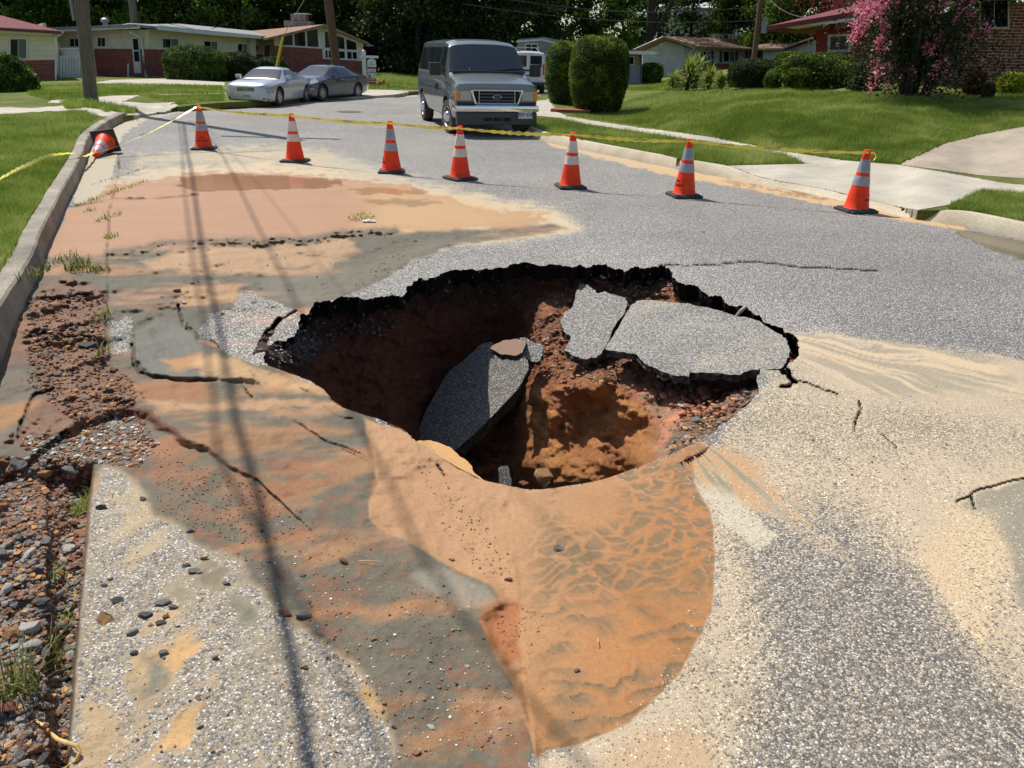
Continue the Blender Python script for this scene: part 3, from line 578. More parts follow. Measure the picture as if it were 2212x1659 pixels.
# ================================================================ SINKHOLE
def rim_skirt(pts, depth, out, name, color, seed, closed=False, steps=5, label=None):
    """broken edge of the pavement: vertical, ragged face hanging under the outline"""
    P = []
    for i in range(len(pts) - 1):
        a, b = pts[i], pts[i + 1]; L = math.hypot(b[0] - a[0], b[1] - a[1]); n = max(1, int(L / 3))
        for k in range(n): P.append((a[0] + (b[0] - a[0]) * k / n, a[1] + (b[1] - a[1]) * k / n))
    P.append(pts[-1]); px = np.array([p[0] for p in P]); py = np.array([p[1] for p in P])
    X, Y, _ = UP(px, py, 0.0); z = ground_height(px, py, X, Y); X, Y, _ = UP(px, py, z)
    cx, cy = .1, 4.6; dx, dy = X - cx, Y - cy; L = np.hypot(dx, dy); dx /= L; dy /= L
    rows = []
    for k in range(steps + 1):
        t = k / steps; s_ = np.arange(len(px)) * .35
        nz = (fbm(s_ + k * 3.1, s_ * 0 + k * 1.7 + seed, 3, seed + 200) - .5)
        off = (out * t + nz * .05 * (0 if k == 0 else 1)); rows.append(np.stack([X + dx * off, Y + dy * off, z - depth * t * (.8 + .9 * (fbm(s_ * .8, s_ * 0 + 3.3, 3, seed + 77) - .3)) - (0 if k < steps else 1) * nz * .05], -1))
    V = np.concatenate(rows); n = len(px); F = [(k * n + i, (k + 1) * n + i, (k + 1) * n + i + 1, k * n + i + 1) for k in range(steps) for i in range(n - 1)]
    A = dict(ccol=np.tile(np.array(color), (len(V), 1)), gravel=np.full(len(V), .06))
    me = np_mesh(name, V, F, [M_SOIL], A); return me
def at_z(x, y, z): return float(UP(x, y, z)[1])
CTRL = []
for x, y, Yv in ((560, 760, 4.75), (600, 720, 5.1), (640, 780, 4.95), (640, 700, 5.35), (700, 640, 5.95), (700, 720, 5.75), (700, 810, 5.5), (760, 640, 6.0), (800, 720, 6.0), (800, 820, 5.8), (800, 890, 5.7), (850, 920, 5.55), (900, 600, 6.6), (900, 700, 6.45), (900, 820, 6.3), (900, 930, 6.1), (1000, 575, 6.95), (1000, 680, 6.85), (1000, 780, 6.75), (1000, 900, 6.6), (1100, 560, 7.05), (1100, 650, 6.95), (1100, 720, 6.9), (1180, 560, 7.05), (1180, 620, 6.95),
                 (1140, 830, 5.75), (1150, 870, 5.5), (1160, 950, 5.4), (1240, 835, 5.2), (1300, 825, 5.1), (1240, 890, 5.2), (1250, 960, 5.0), (1250, 1040, 4.75), (1320, 870, 5.15), (1330, 930, 4.98), (1320, 1010, 4.65), (1380, 900, 4.8), (1390, 950, 4.6), (1370, 1020, 4.45), (1190, 1040, 4.95),
                 (1090, 850, 6.3), (1090, 950, 6.1), (1040, 1000, 6.0), (960, 990, 6.1), (1110, 1040, 5.7), (1150, 1060, 5.5)):
    CTRL.append((x, y, Yv))
for x, y, z in ((1230, 590, -.16), (1300, 590, -.15), (1380, 590, -.14), (1430, 595, -.14), (1500, 640, -.14), (1590, 680, -.13), (1680, 715, -.13), (1740, 760, -.12), (1190, 660, -.32), (1250, 680, -.38), (1320, 700, -.38), (1400, 680, -.32), (1500, 720, -.34), (1620, 750, -.3), (1700, 790, -.2), (1300, 770, -.44), (1240, 790, -.48), (1170, 720, -.46), (1170, 780, -.58), (1360, 800, -.46), (1420, 830, -.46), (1500, 830, -.44), (1580, 830, -.4), (1630, 830, -.24), (1650, 860, -.12), (1560, 880, -.26), (1600, 870, -.2), (1480, 900, -.36), (1440, 870, -.44), (1400, 860, -.46), (1440, 940, -.38), (1500, 930, -.24), (1520, 960, -.12), (1460, 970, -.2), (1425, 990, -.3), (1400, 1015, -.3)):
    CTRL.append((x, y, at_z(x, y, z)))
_cav = RBF([(a, b) for a, b, _ in CTRL], [1 / c for _, _, c in CTRL], 2e-5)
def build_cavity():
    px, py = grid(np.arange(540, 1760, 3), np.arange(545, 1085, 3)); d = sdf(px, py, HOLE, 100); keep0 = d < 26
    keep = keep0[:-1, :-1] & keep0[1:, :-1] & keep0[:-1, 1:] & keep0[1:, 1:]
    Y = 1 / np.clip(_cav(px, py), 1 / 7.4, 1 / 3.0)
    a, b, c = rays(px, py); t = Y / b; X = a * t; Z = CAM_H + c * t
    n1 = fbm(X * 3.0 + Z * 2.3, Z * 3.2 + Y * 1.5, 5, 301); n2 = fbm(X * 12, Z * 12 + Y * 7, 4, 303); n3 = fbm(X * 34, Z * 34 + Y * 20, 3, 307)
    alc = 1 - sstep(-30, 30, sdf(px, py, [(1140, 830), (1250, 815), (1330, 830), (1400, 880), (1430, 960), (1400, 1020), (1300, 1060), (1150, 1060), (1130, 950)]))
    Y2 = Y + (n1 - .5) * (.22 + .12 * alc) + (n2 - .5) * (.16 - .09 * alc) + (n3 - .5) * (.07 - .04 * alc)
    lump = (fbm(px / 55, py / 40, 4, 311) - .5); Y2 = Y2 + alc * lump * .28
    lim = UP(px, py, -.07)[1]; Y2 = np.maximum(Y2, lim)
    t = Y2 / b; X = a * t; Z = CAM_H + c * t
    def C(*c_): return np.array(S(c_)) * .95
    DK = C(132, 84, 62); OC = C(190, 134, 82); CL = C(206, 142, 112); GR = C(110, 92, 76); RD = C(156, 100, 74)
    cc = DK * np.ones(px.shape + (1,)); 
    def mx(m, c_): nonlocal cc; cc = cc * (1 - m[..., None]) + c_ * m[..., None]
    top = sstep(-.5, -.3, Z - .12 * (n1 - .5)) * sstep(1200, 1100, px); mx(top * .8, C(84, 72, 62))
    shelf = 1 - sstep(-12, 12, sdf(px + (n1 - .5) * 60, py + (n1 - .5) * 40, [(1180, 560), (1760, 560), (1760, 900), (1440, 1010), (1400, 880), (1330, 815), (1200, 820), (1150, 760), (1170, 640)])); mx(shelf * .9, C(150, 100, 70))
    mx(alc * .9, OC); mx(alc * sstep(.5, .62, n1) * .7, RD); mx(alc * sstep(900, 1060, py) * .5, C(130, 88, 50))
    lobe = 1 - sstep(-10, 12, sdf(px + (n2 - .5) * 40, py + (n2 - .5) * 30, [(1320, 800), (1390, 800), (1450, 850), (1500, 880), (1470, 930), (1450, 980), (1415, 985), (1420, 920), (1395, 870), (1340, 830)])); mx(lobe * .95, CL); mx(lobe * sstep(.55, .66, fbm(X * 10, Y * 10, 3, 333)) * .8, C(146, 130, 106))
    gr = 1 - sstep(-10, 10, sdf(px + (n2 - .5) * 30, py, [(1440, 1000), (1450, 930), (1530, 900), (1560, 860), (1640, 830), (1660, 860), (1540, 940)])); mx(gr * .8, C(120, 108, 90))
    gravel = np.clip(.0 + .45 * shelf * (1 - lobe) + .4 * gr + .12 * top, 0, 1)
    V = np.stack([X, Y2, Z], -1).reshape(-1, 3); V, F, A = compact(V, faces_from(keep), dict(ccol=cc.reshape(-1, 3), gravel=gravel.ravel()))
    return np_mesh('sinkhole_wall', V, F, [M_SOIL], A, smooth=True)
hole = empty('sinkhole', (0.2, 4.8, -.6)); tag(hole, kind='structure')
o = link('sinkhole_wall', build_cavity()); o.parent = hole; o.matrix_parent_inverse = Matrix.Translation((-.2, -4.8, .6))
rs = link('pavement_edge', rim_skirt(RIM_FAR + CR_END[1:] + [(1672, 800), (1655, 799)] + NOTCH[:-2], .15, .06, 'pavement_edge', S((26, 24, 23)), 4)); rs.parent = hole; rs.matrix_parent_inverse = Matrix.Translation((-.2, -4.8, .6))
rs = link('silt_lip', rim_skirt(NEAR, .5, .25, 'silt_lip', S((150, 100, 62)), 9)); rs.parent = hole; rs.matrix_parent_inverse = Matrix.Translation((-.2, -4.8, .6))

# ---- slabs of fallen asphalt
M_BREAK = pm('broken_bitumen', S((40, 38, 38)), S((92, 84, 76)), 26, .85, bmp=.8, bscale=60)
def slab(name, outline, ctrl, thick, label, cover=None, cov=0.0, seed=1, amp=3, aspv=.8, rows=3):
    """polygonal plate of pavement; ctrl gives three (px,py,Y) points that fix its plane"""
    A, B, C_ = [PD(*c) for c in ctrl]; nrm = (B - A).cross(C_ - A).normalized()
    if nrm.dot(Vector((0, 0, CAM_H)) - A) < 0: nrm = -nrm
    O = jag(outline, amp, 2, seed, True); pts = []
    for x, y in O:
        r = Vector([float(q) for q in rays(x, y)]); t = (A - Vector((0, 0, CAM_H))).dot(nrm) / r.dot(nrm); pts.append(Vector((0, 0, CAM_H)) + r * t)
    ctr = sum(pts, Vector()) / len(pts)
    e = empty(name, ctr, 0, label, 'asphalt slab', 'fallen asphalt slabs in the sinkhole')
    # top: triangulated fan grid through bmesh fill + subdivision
    bm = bmesh.new(); vs_ = [bm.verts.new(p - ctr) for p in pts]; f = bm.faces.new(vs_); bmesh.ops.triangulate(bm, faces=[f]);
    for _ in range(2): bmesh.ops.subdivide_edges(bm, edges=[e_ for e_ in bm.edges if e_.calc_length() > .12], cuts=1, use_grid_fill=True)
    bmesh.ops.triangulate(bm, faces=bm.faces[:])
    me = bpy.data.meshes.new('slab_top'); bmesh.ops.recalc_face_normals(bm, faces=bm.faces[:]); bm.to_mesh(me); bm.free()
    n = len(me.vertices)
    for k, v in (('ccol', cover or S((200, 180, 140))), ('asp', (aspv,) * 3)):
        a = me.attributes.new(k, 'FLOAT_COLOR', 'POINT'); a.data.foreach_set('color', np.tile(np.array([*v, 1.0], np.float32), n))
    a = me.attributes.new('cov', 'FLOAT', 'POINT'); co = np.empty(n * 3, np.float32); me.vertices.foreach_get('co', co); co = co.reshape(-1, 3)
    a.data.foreach_set('value', np.clip(cov + (fbm(co[:, 0] * 3, co[:, 1] * 3, 3, seed) - .5) * .4, 0, 1).astype(np.float32) if cov > 0 else np.zeros(n, np.float32))
    a = me.attributes.new('wet', 'FLOAT', 'POINT'); me.materials.append(M_ROAD); link('slab_top', me, e)
    r_ = random.Random(seed); bm = bmesh.new(); rings = []
    for k in range(rows + 1):
        t = k / rows; rings.append([bm.verts.new(p - ctr - nrm * (.001 + thick * t) + (ctr - p).normalized() * r_.uniform(-.012, .03) * (0 if k == 0 else 1) + nrm * r_.uniform(-.006, .006) * (k > 0)) for p in pts])
    m = len(pts)
    for k in range(rows):
        for i in range(m): bm.faces.new((rings[k][i], rings[k + 1][i], rings[k + 1][(i + 1) % m], rings[k][(i + 1) % m]))
    bm.faces.new(rings[-1]); bmesh.ops.recalc_face_normals(bm, faces=bm.faces[:]); me = bpy.data.meshes.new('broken_edge'); bm.to_mesh(me); bm.free(); me.materials.append(M_BREAK); link('broken_edge', me, e)
    return e
def zc(x, y, z): return (x, y, at_z(x, y, z))
slab('asphalt_slab', A2([(440, 270), (490, 265), (530, 300), (560, 325), (600, 310), (730, 350), (740, 400), (700, 480), (640, 580), (590, 680), (550, 725), (490, 735), (400, 710), (350, 680), (380, 620), (390, 590), (345, 560), (325, 500), (350, 440), (400, 410), (420, 330)]),
     [zc(1250, 615, -.17), zc(1350, 645, -.16), zc(1260, 775, -.34)], .055, 'narrow grey asphalt slab split off beside the large slab at the back of the sinkhole', seed=3, aspv=.9)
slab('asphalt_slab', S2_BOT[:-1] + [(1655, 799), (1684, 797)] + CR_IN[1:] + S2_TOP[:-1], [zc(1310, 755, -.25), zc(1380, 652, -.14), zc(1690, 760, -.012)], .055, 'largest asphalt slab, tilted into the right side of the sinkhole', S((170, 162, 142)), .13, seed=5, amp=2, aspv=.8)
slab('asphalt_slab', A1([(1410, 640), (1480, 625), (1530, 700), (1700, 700), (1708, 800), (1645, 915), (1440, 1130), (1250, 1304), (1135, 1275), (1003, 1226), (1060, 1075), (1195, 835), (1240, 785), (1300, 745)]),
     [(1060, 745, 6.25), (1135, 780, 5.9), (975, 960, 5.8)], .13, 'long asphalt slab standing steeply in the pit, half in shadow', seed=7, amp=1, aspv=.95)
slab('asphalt_slab', A1([(1470, 668), (1500, 640), (1545, 618), (1640, 606), (1692, 622), (1672, 690), (1620, 712), (1540, 704)]), [(1065, 752, 5.72), (1130, 738, 5.72), (1100, 768, 5.52)], .05, 'dirt crusted plate resting on top of the steep slab', S((134, 106, 88)), .95, seed=14, amp=2)
slab('asphalt_slab', A1([(1655, 600), (1700, 605), (1790, 640), (1795, 700), (1780, 740), (1720, 745), (1660, 690), (1640, 650)]), [(1120, 735, 5.75), (1165, 745, 5.7), (1150, 775, 5.6)], .08, 'small grey asphalt chunk lying on top of the steep slab', seed=8, aspv=1.1)
slab('asphalt_slab', A1([(1010, 1245), (1100, 1238), (1180, 1265), (1240, 1300), (1330, 1370), (1370, 1440), (1440, 1490), (1350, 1500), (1200, 1450), (1080, 1380)]), [(900, 955, 4.6), (1000, 985, 4.6), (1020, 1040, 4.3)], .12, 'sand coated asphalt block at the near lip below the steep slab', S((214, 168, 112)), .8, seed=9)
slab('asphalt_slab', A1([(1518, 1410), (1540, 1396), (1585, 1400), (1592, 1460), (1605, 1532), (1520, 1520)]), [(1078, 1010, 5.2), (1100, 1008, 5.2), (1090, 1050, 5.1)], .1, 'small upright asphalt stub at the bottom of the sinkhole', seed=10, aspv=.6)
# ================================================================ KERBS, LAWNS, PATHS
def smooth_line(P, n=6):                                    # Catmull-Rom
    P = [Vector((*p, 0)) if len(p) == 2 else Vector(p) for p in P]; out = []
    for i in range(len(P) - 1):
        p0, p1, p2, p3 = P[max(i - 1, 0)], P[i], P[i + 1], P[min(i + 2, len(P) - 1)]
        for k in range(n):
            t = k / n; out.append(.5 * ((2 * p1) + (-p0 + p2) * t + (2 * p0 - 5 * p1 + 4 * p2 - p3) * t * t + (-p0 + 3 * p1 - 3 * p2 + p3) * t ** 3))
    out.append(P[-1]); return out
def kerb(name, line_px, height, mat, side, wtop=.15, bury=.3, joint=3.0, bat=.05):
    """line_px: foot of the kerb face in the photo; side=+1 kerb body lies left of travel"""
    W = smooth_line([(*UP(x, y, 0.0)[:2], 0) for x, y in line_px], 8)
    # equal steps
    Q = [W[0]]; 
    for p in W[1:]:
        while (p - Q[-1]).length > .12: Q.append(Q[-1] + (p - Q[-1]).normalized() * .12)
    V = []; F = []; L = 0
    for i, p in enumerate(Q):
        t = (Q[min(i + 1, len(Q) - 1)] - Q[max(i - 1, 0)]); t.z = 0; t.normalize(); nrm = Vector((-t.y, t.x, 0)) * side
        hgt = height(i / (len(Q) - 1), p) if callable(height) else height; w = wtop
        jt = .006 if (i % int(joint / .12) == 0) else 0
        nz = (vn(np.array(p.x * 5), np.array(p.y * 5), 9) - .5) * .012
        for o_, z_ in ((-.002, -bury), (0, 0), (bat, max(hgt - .014, .004) - jt), (bat + .016, hgt + .002 - jt * 2 + nz * .3), (w, hgt + .006 - jt * 2), (w + .01, -bury)): V.append(p + nrm * (o_ + (nz if z_ > 0 else 0)) + Vector((0, 0, z_)))
    m = 6
    for i in range(len(Q) - 1):
        for k in range(m - 1): F.append((i * m + k, (i + 1) * m + k, (i + 1) * m + k + 1, i * m + k + 1))
    me = np_mesh(name, [tuple(v) for v in V], F, [mat], None, True)
    try: me.set_sharp_from_angle(angle=math.radians(35))
    except Exception: pass
    back = [PROJ(V[i * 6 + 4]) for i in range(len(Q))][::3]
    return tag(link(name, me), kind='structure'), back
KL = [(-1080, 2360), (-900, 2100), (-420, 1450), (-230, 1170), (-100, 950), (0, 761), (22, 713), (56, 650), (86, 590), (100, 545), (126, 486), (145, 441), (167, 397), (186, 352), (201, 311), (245, 275), (283, 257), (309, 249)]
_k, BKL = kerb('kerb', KL, lambda t, p: .18 if t < .93 else .18 - 2.2 * (t - .93), M_KERBD, 1, .15, bat=.012)
kerb('kerb', [(368, 239), (388, 234), (430, 231), (484, 227), (600, 221), (690, 214.7)], lambda t, p: min(.16, .02 + t * 2, .02 + (1 - t) * 1.5), M_KERB, 1, .16)
kerb('kerb', [(858, 207), (900, 204), (1000, 202), (1160, 199)], .14, M_KERB, 1, .16)
KR1 = [(1098, 262), (1112, 278), (1145, 294), (1182, 307), (1271, 327), (1420, 357), (1500, 372), (1554, 382), (1640, 398), (1780, 425), (1941, 466), (2083, 491), (2212, 519), (2480, 575), (2800, 650), (4100, 938)]
def krh(t, p):
    return max(.06, .155 - .095 * float(sstep(12.5, 11.7, p.y) * sstep(8.9, 9.5, p.y)))
_k, BKR = kerb('kerb', KR1, krh, M_KERB, 1, .16, bat=.075)
kerb('kerb', [(1158, 212), (1240, 207), (1330, 203)], .12, M_KERB, -1, .15)

# terrain beside the street: forward distance at measured photo points
def dz(x, y, z): return float(UP(x, y, z)[1])
LL = [(x, y, dz(x, y, .17)) for x, y in ((-300, 560), (0, 600), (40, 540), (80, 470), (120, 370), (150, 335), (190, 290), (-300, 380), (0, 400), (-100, 300), (0, 250), (250, 240), (350, 225), (450, 212), (484, 210), (600, 205), (760, 200), (850, 196), (1000, 195))] + [(x, y, dz(x, y, .02)) for x, y in ((309, 248), (340, 243), (366, 238), (720, 211), (760, 208.5), (800, 206.5), (845, 205))] + [(x, y, dz(x, y, .15)) for x, y in ((262, 240), (300, 234), (345, 231), (384, 227), (800, 200), (845, 200))] + [(-300, 700, dz(-300, 700, .17)), (-200, 900, dz(-200, 900, .17))] + \
     [(x, y, dz(x, y, .1)) for x, y in ((0, 215), (100, 200), (200, 185), (350, 185), (500, 182), (700, 180), (870, 182))] + [(x, y, dz(x, y, 0.0)) for x, y in ((0, 180), (240, 172), (330, 172), (780, 171), (-300, 180), (900, 168), (1100, 160))] + [(x, y, dz(x, y, -.4)) for x, y in ((500, 160), (900, 150), (0, 150), (1200, 150))]
RR = [(3400, 420, dz(3400, 420, .5)), (3400, 260, dz(3400, 260, .9)), (3400, 700, dz(3400, 700, .17))] + [(x, y, dz(x, y, .16)) for x, y in ((1150, 262), (1200, 285), (1271, 300), (1350, 318), (1420, 332), (1500, 345), (1240, 262), (1300, 270), (1400, 285), (1575, 308), (1700, 332), (1160, 217), (1200, 240), (1800, 350))] + \
     [(x, y, dz(x, y, .17)) for x, y in ((1560, 352), (1700, 360), (1850, 365), (1940, 362), (2100, 385), (2212, 420), (2100, 430), (2212, 470), (2480, 520), (1985, 418))] + \
     [(x, y, dz(x, y, .06)) for x, y in ((1600, 378), (1700, 398), (1850, 432))] + [(x, y, dz(x, y, .05)) for x, y in ((1600, 385), (1640, 391), (1780, 417), (1880, 441), (1925, 452))] + [(1940, 340, dz(1940, 340, .3)), (2060, 305, dz(2060, 305, .5)), (2212, 272, dz(2212, 272, .75)), (2500, 250, dz(2500, 250, 1.0)), (2500, 400, dz(2500, 400, .4))] + \
     [(1290, 243, 24.0), (1200, 222, dz(1200, 222, .15)), (1450, 200, 28.0), (1600, 193, 24.5), (1700, 192, 21.5), (1850, 198, 20.0), (1980, 208, 18.5), (2150, 196, 20.5), (2300, 196, 20.5), (2500, 200, 20.5), (1450, 240, 19.5), (1600, 250, 16.4), (1800, 260, 15.6), (2000, 265, 15.2)] + \
     [(1320, 198, dz(1320, 198, .1)), (1420, 190, 38.0), (1450, 180, 44.0), (1340, 180, 45.0), (1500, 168, 52.0), (1700, 160, 50.0)]
_ll = RBF([(a, b) for a, b, _ in LL], [1 / c for *_, c in LL], 2e-3); _rr = RBF([(a, b) for a, b, _ in RR], [1 / c for *_, c in RR], 5e-3)
def LP(px, py): return 1 / np.clip(_ll(px, py), 1 / 90, 1)
def RP(px, py): return 1 / np.clip(_rr(px, py), 1 / 90, 1)
def on_surf(fn, px, py, dz_=0):
    Y = fn(px, py); a, b, c = rays(px, py); t = Y / b; return a * t, Y, CAM_H + c * t + dz_
def sheet(name, poly, fn, mat, dz_=0, step=4, ystep=3, cut=None):
    P = np.array(poly); xs = np.arange(P[:, 0].min() - step, P[:, 0].max() + step * 2, step); ys = np.arange(P[:, 1].min() - ystep, P[:, 1].max() + ystep * 2, ystep)
    px, py = grid(xs, ys); px, py, k, _ = snap_cut(px, py, poly, True, min(step, ystep) * .6)
    if cut is not None: px, py, k2, _ = snap_cut(px, py, cut, False, min(step, ystep) * .6); k = k & k2
    X, Y, Z = on_surf(fn, px, py, dz_); V = np.stack([X, Y, Z], -1).reshape(-1, 3); V, F, A = compact(V, faces_from(k), {})
    E = np.concatenate([F[:, [0, 1]], F[:, [1, 2]], F[:, [2, 3]], F[:, [3, 0]]]); key = np.sort(E, 1); _u, ix, cn = np.unique(key, axis=0, return_index=True, return_counts=True); B = E[ix[cn == 1]]; B = B[B[:, 0] != B[:, 1]]; n0 = len(V)
    V = np.concatenate([V, V[B[:, 0]] - [0, 0, .16], V[B[:, 1]] - [0, 0, .16]]); m_ = len(B); F = np.concatenate([F, np.stack([B[:, 1], B[:, 0], n0 + np.arange(m_), n0 + m_ + np.arange(m_)], 1)])   # the slab's own edge
    o = link(name, np_mesh(name, V, F, [mat])); o.data.set_sharp_from_angle(angle=math.radians(50)); return tag(o, kind='structure')
# outlines
LAWN_L = [p for p in BKL if 262 < p[1] < 1500] + [(262, 250), (306, 248), (340, 243), (368, 238), (384, 231), (430, 225), (484, 221), (600, 215), (700, 208), (790, 202), (860, 201), (900, 198), (1000, 196), (1160, 193), (1160, 140), (-1300, 140), (-1300, 1500), (-460, 1500)]
sheet('lawn', LAWN_L, LP, M_LAWN, -.002, 6, 3)
LAWN_R = [(1158, 206), (1140, 220), (1112, 246), (1096, 256)] + BKR + [(3500, 780), (3500, 150), (1330, 150), (1330, 198), (1240, 203)]
sheet('lawn', LAWN_R, RP, M_LAWN, -.002, 6, 3)
# pavements
SW_L = jag([(-300, 262), (0, 247), (60, 243), (110, 240), (160, 237), (186, 238), (205, 250), (222, 252), (262, 246), (306, 248), (340, 243), (366, 238.5), (384, 227), (372, 222), (300, 222), (232, 218), (190, 221), (150, 226), (90, 232), (0, 232), (-300, 245)], 2, 2, 5, True)
sheet('pavement', SW_L, LP, M_CONC, .004, 5, 2)
sheet('pavement', [(110, 217), (170, 214), (186, 212), (245, 207), (300, 206), (288, 212), (262, 220), (300, 224), (384, 227), (368, 237), (300, 236), (240, 228), (150, 224), (104, 222)], LP, M_CONC, .006, 5, 2)
sheet('driveway', [(218, 176), (240, 173), (330, 170), (420, 172), (486, 178), (486, 185), (400, 183), (300, 184), (200, 180)], LP, M_CONC, .005, 5, 1.5)
sheet('path', [(338, 204), (400, 203), (486, 201), (486, 203.5), (400, 205.5), (345, 207)], LP, M_CONC, .005, 5, 1)
sheet('driveway', [(770, 197), (800, 194), (880, 196), (885, 199), (852, 204.5), (815, 207), (790, 208), (740, 211), (700, 213.6), (690, 210), (700, 205), (760, 201)], LP, M_CONC, .008, 4, 1.2)
SW_R = [(1156, 219), (1197, 213), (1193, 223), (1200, 240), (1226, 252), (1293, 263), (1380, 276), (1457, 286), (1536, 297), (1575, 305), (1687, 327), (1761, 338), (1817, 347), (1780, 352), (1739, 353), (1698, 335), (1575, 314), (1536, 308), (1420, 291), (1308, 274), (1234, 264), (1208, 255), (1156, 250), (1148, 235)]
sheet('pavement', SW_R, RP, M_CONC, .006, 5, 2)
APRON = [(1561, 359), (1640, 357), (1731, 355), (1817, 347), (1941, 357), (2020, 370), (2101, 384), (2160, 395), (2200, 400), (2119, 412), (2051, 443)] + [p for p in BKR[::-1] if 1566 < p[0] < 1990]
sheet('driveway', APRON, RP, M_CONC, .006, 4, 2)
DRIVE = [(1943, 356), (1990, 335), (2040, 312), (2120, 292), (2212, 275), (2400, 245), (2700, 300), (2700, 460), (2400, 440), (2212, 386), (2110, 379), (2020, 366)]
sheet('driveway', DRIVE, RP, M_DRIVE, .008, 5, 3)
sheet('pavement', [(2119, 412), (2200, 400), (2300, 412), (2500, 440), (2500, 462), (2300, 428), (2212, 419)], RP, M_CONC, .012, 5, 2)
# ground all the way to the horizon, sloping away beneath the near terrain
gnd = MB(); R_ = 1500
yl = [tuple(map(float, UP(x, y, .13))) for x, y in [(-1290, 200), (-1290, 1490), (-470, 1490)] + [p for p in BKL[::-1] if p[1] > 1500]]
tag(MB().poly([Vector(p) for p in yl] + [Vector((-60, -8, .13)), Vector((-60, 60, .13))], (0, 0, -.5)).build('lawn', M_LAWN), kind='structure')
for x0, y0, x1, y1 in ((-R_, 60, R_, R_), (-R_, -R_, -14, 60), (30, -R_, R_, 60), (-14, -R_, 30, -8)):
    gnd.poly([(x0, y0, -.9), (x1, y0, -.9), (x1, y1, -.9), (x0, y1, -.9)])
tag(gnd.build('ground', M_LAWN), kind='structure')

# ================================================================ GRASS
def blade_mat(name, c1, c2, c3):
    m, nt, b = nodes(name); a = N(nt, 'ShaderNodeAttribute', attribute_name='rnd')
    nt.links.new(ramp(nt, a.outputs['Fac'], [(0, c1), (.6, c2), (1, c3)]), b.inputs['Base Color']); b.inputs['Roughness'].default_value = .65; b.inputs['Specular IOR Level'].default_value = .2
    tr = N(nt, 'ShaderNodeBsdfTranslucent'); nt.links.new(ramp(nt, a.outputs['Fac'], [(0, c1), (1, c2)]), tr.inputs[0]); mx = N(nt, 'ShaderNodeMixShader'); mx.inputs[0].default_value = .45
    out = [n for n in nt.nodes if n.type == 'OUTPUT_MATERIAL'][0]; nt.links.new(b.outputs[0], mx.inputs[1]); nt.links.new(tr.outputs[0], mx.inputs[2]); nt.links.new(mx.outputs[0], out.inputs[0]); return m
M_BLADE = blade_mat('grass_blades', S((114, 134, 50)), S((160, 174, 84)), S((216, 206, 142)))
def blades(name, poly, fn, n, hmin, hmax, wid, mat, cuts=(), seed=3, patch=True):
    rs = np.random.RandomState(seed); P = np.array(poly); lo = P.min(0); hi = P.max(0)
    x = rs.uniform(max(lo[0], -150), min(hi[0], 2400), n); y = rs.uniform(lo[1], hi[1], n); m = inside(x, y, poly)
    for c in cuts: m &= ~inside(x, y, c)
    x, y = x[m], y[m]; X, Y, Z = on_surf(fn, x, y, -.01)
    if patch: k = fbm(X * .9, Y * .9, 3, 61) + .25 * (rs.rand(len(X)) - .5) > .22; X, Y, Z = X[k], Y[k], Z[k]
    n = len(X); hgt = rs.uniform(hmin, hmax, n) * (.6 + .8 * fbm(X * 1.2, Y * 1.2, 3, 66)); a = rs.uniform(0, 6.283, n); w = wid * rs.uniform(.6, 1.3, n) * .5; ln = rs.uniform(0, .7, n) * hgt; la = rs.uniform(0, 6.283, n)
    base = np.stack([X, Y, Z], -1); d = np.stack([np.cos(a), np.sin(a), a * 0], -1) * w[:, None]; lean = np.stack([np.cos(la) * ln, np.sin(la) * ln, hgt], -1)
    V = np.stack([base - d, base + d, base + lean * .6 + d * .6, base + lean * .6 - d * .6 ], 1); V[:, 2] = base + lean * np.array([1, 1, 1]); V[:, 3] = base + lean * .55 - d * .7
    F = np.arange(n * 4).reshape(n, 4); c = np.clip(rs.rand(n) * .55 + (fbm(X * .7, Y * .7, 3, 68) - .5) * 1.5 + (fbm(X * 3.1, Y * 3.1, 3, 69) - .5) * 1.1 + .08, 0, 1)
    o = link(name, np_mesh(name, V.reshape(-1, 3), F, [mat], dict(rnd=np.repeat(c, 4)), False)); return tag(o, kind='stuff')
def bl(name, label, *a, **k):
    o = blades(name, *a, **k); tag(o, label, 'grass'); return o
LEFT_NEAR = [(-200, 262), (0, 250), (90, 246), (150, 243), (186, 240), (215, 252), (196, 268)] + [p for p in BKL[::-1] if 275 < p[1] < 900] + [(-200, 900)]
bl('grass', 'bright mown grass between the left kerb and the cracked pavement', LEFT_NEAR, LP, 260000, .04, .1, .007, M_BLADE, seed=3)
bl('grass', 'strips of grass in front of the long brick house', [(60, 186), (250, 181), (480, 186), (486, 200), (484, 218), (385, 226), (300, 206), (250, 207), (110, 217), (60, 205)], LP, 50000, .05, .11, .016, M_BLADE, cuts=([(338, 204), (486, 201), (486, 203.5), (345, 207)],), seed=4)
bl('grass', 'weedy verge round the foot of the grey pole', jag([(130, 226), (190, 218), (225, 228), (262, 234), (300, 240), (290, 246), (240, 240), (210, 236), (150, 236)], 4, 2, 3, True), LP, 12000, .06, .2, .014, M_BLADE, seed=5)
bl('grass', 'wide sloping lawn of the red house', [(1230, 250), (1300, 240), (1360, 215), (1420, 200), (1500, 194), (1700, 193), (1900, 203), (2212, 200), (2400, 200), (2400, 243), (2212, 272), (2120, 290), (2040, 310), (1943, 354), (1817, 345), (1687, 325), (1575, 303), (1457, 284)], RP, 330000, .04, .1, .009, M_BLADE, seed=6)
bl('grass', 'narrow grass verge between the right kerb and the pavement', [(1150, 256), (1208, 258), (1308, 277), (1420, 294), (1536, 311), (1575, 318), (1698, 338), (1735, 353), (1560, 358)] + [p for p in BKR[::-1] if 1130 < p[0] < 1550], RP, 90000, .05, .12, .009, M_BLADE, seed=7)
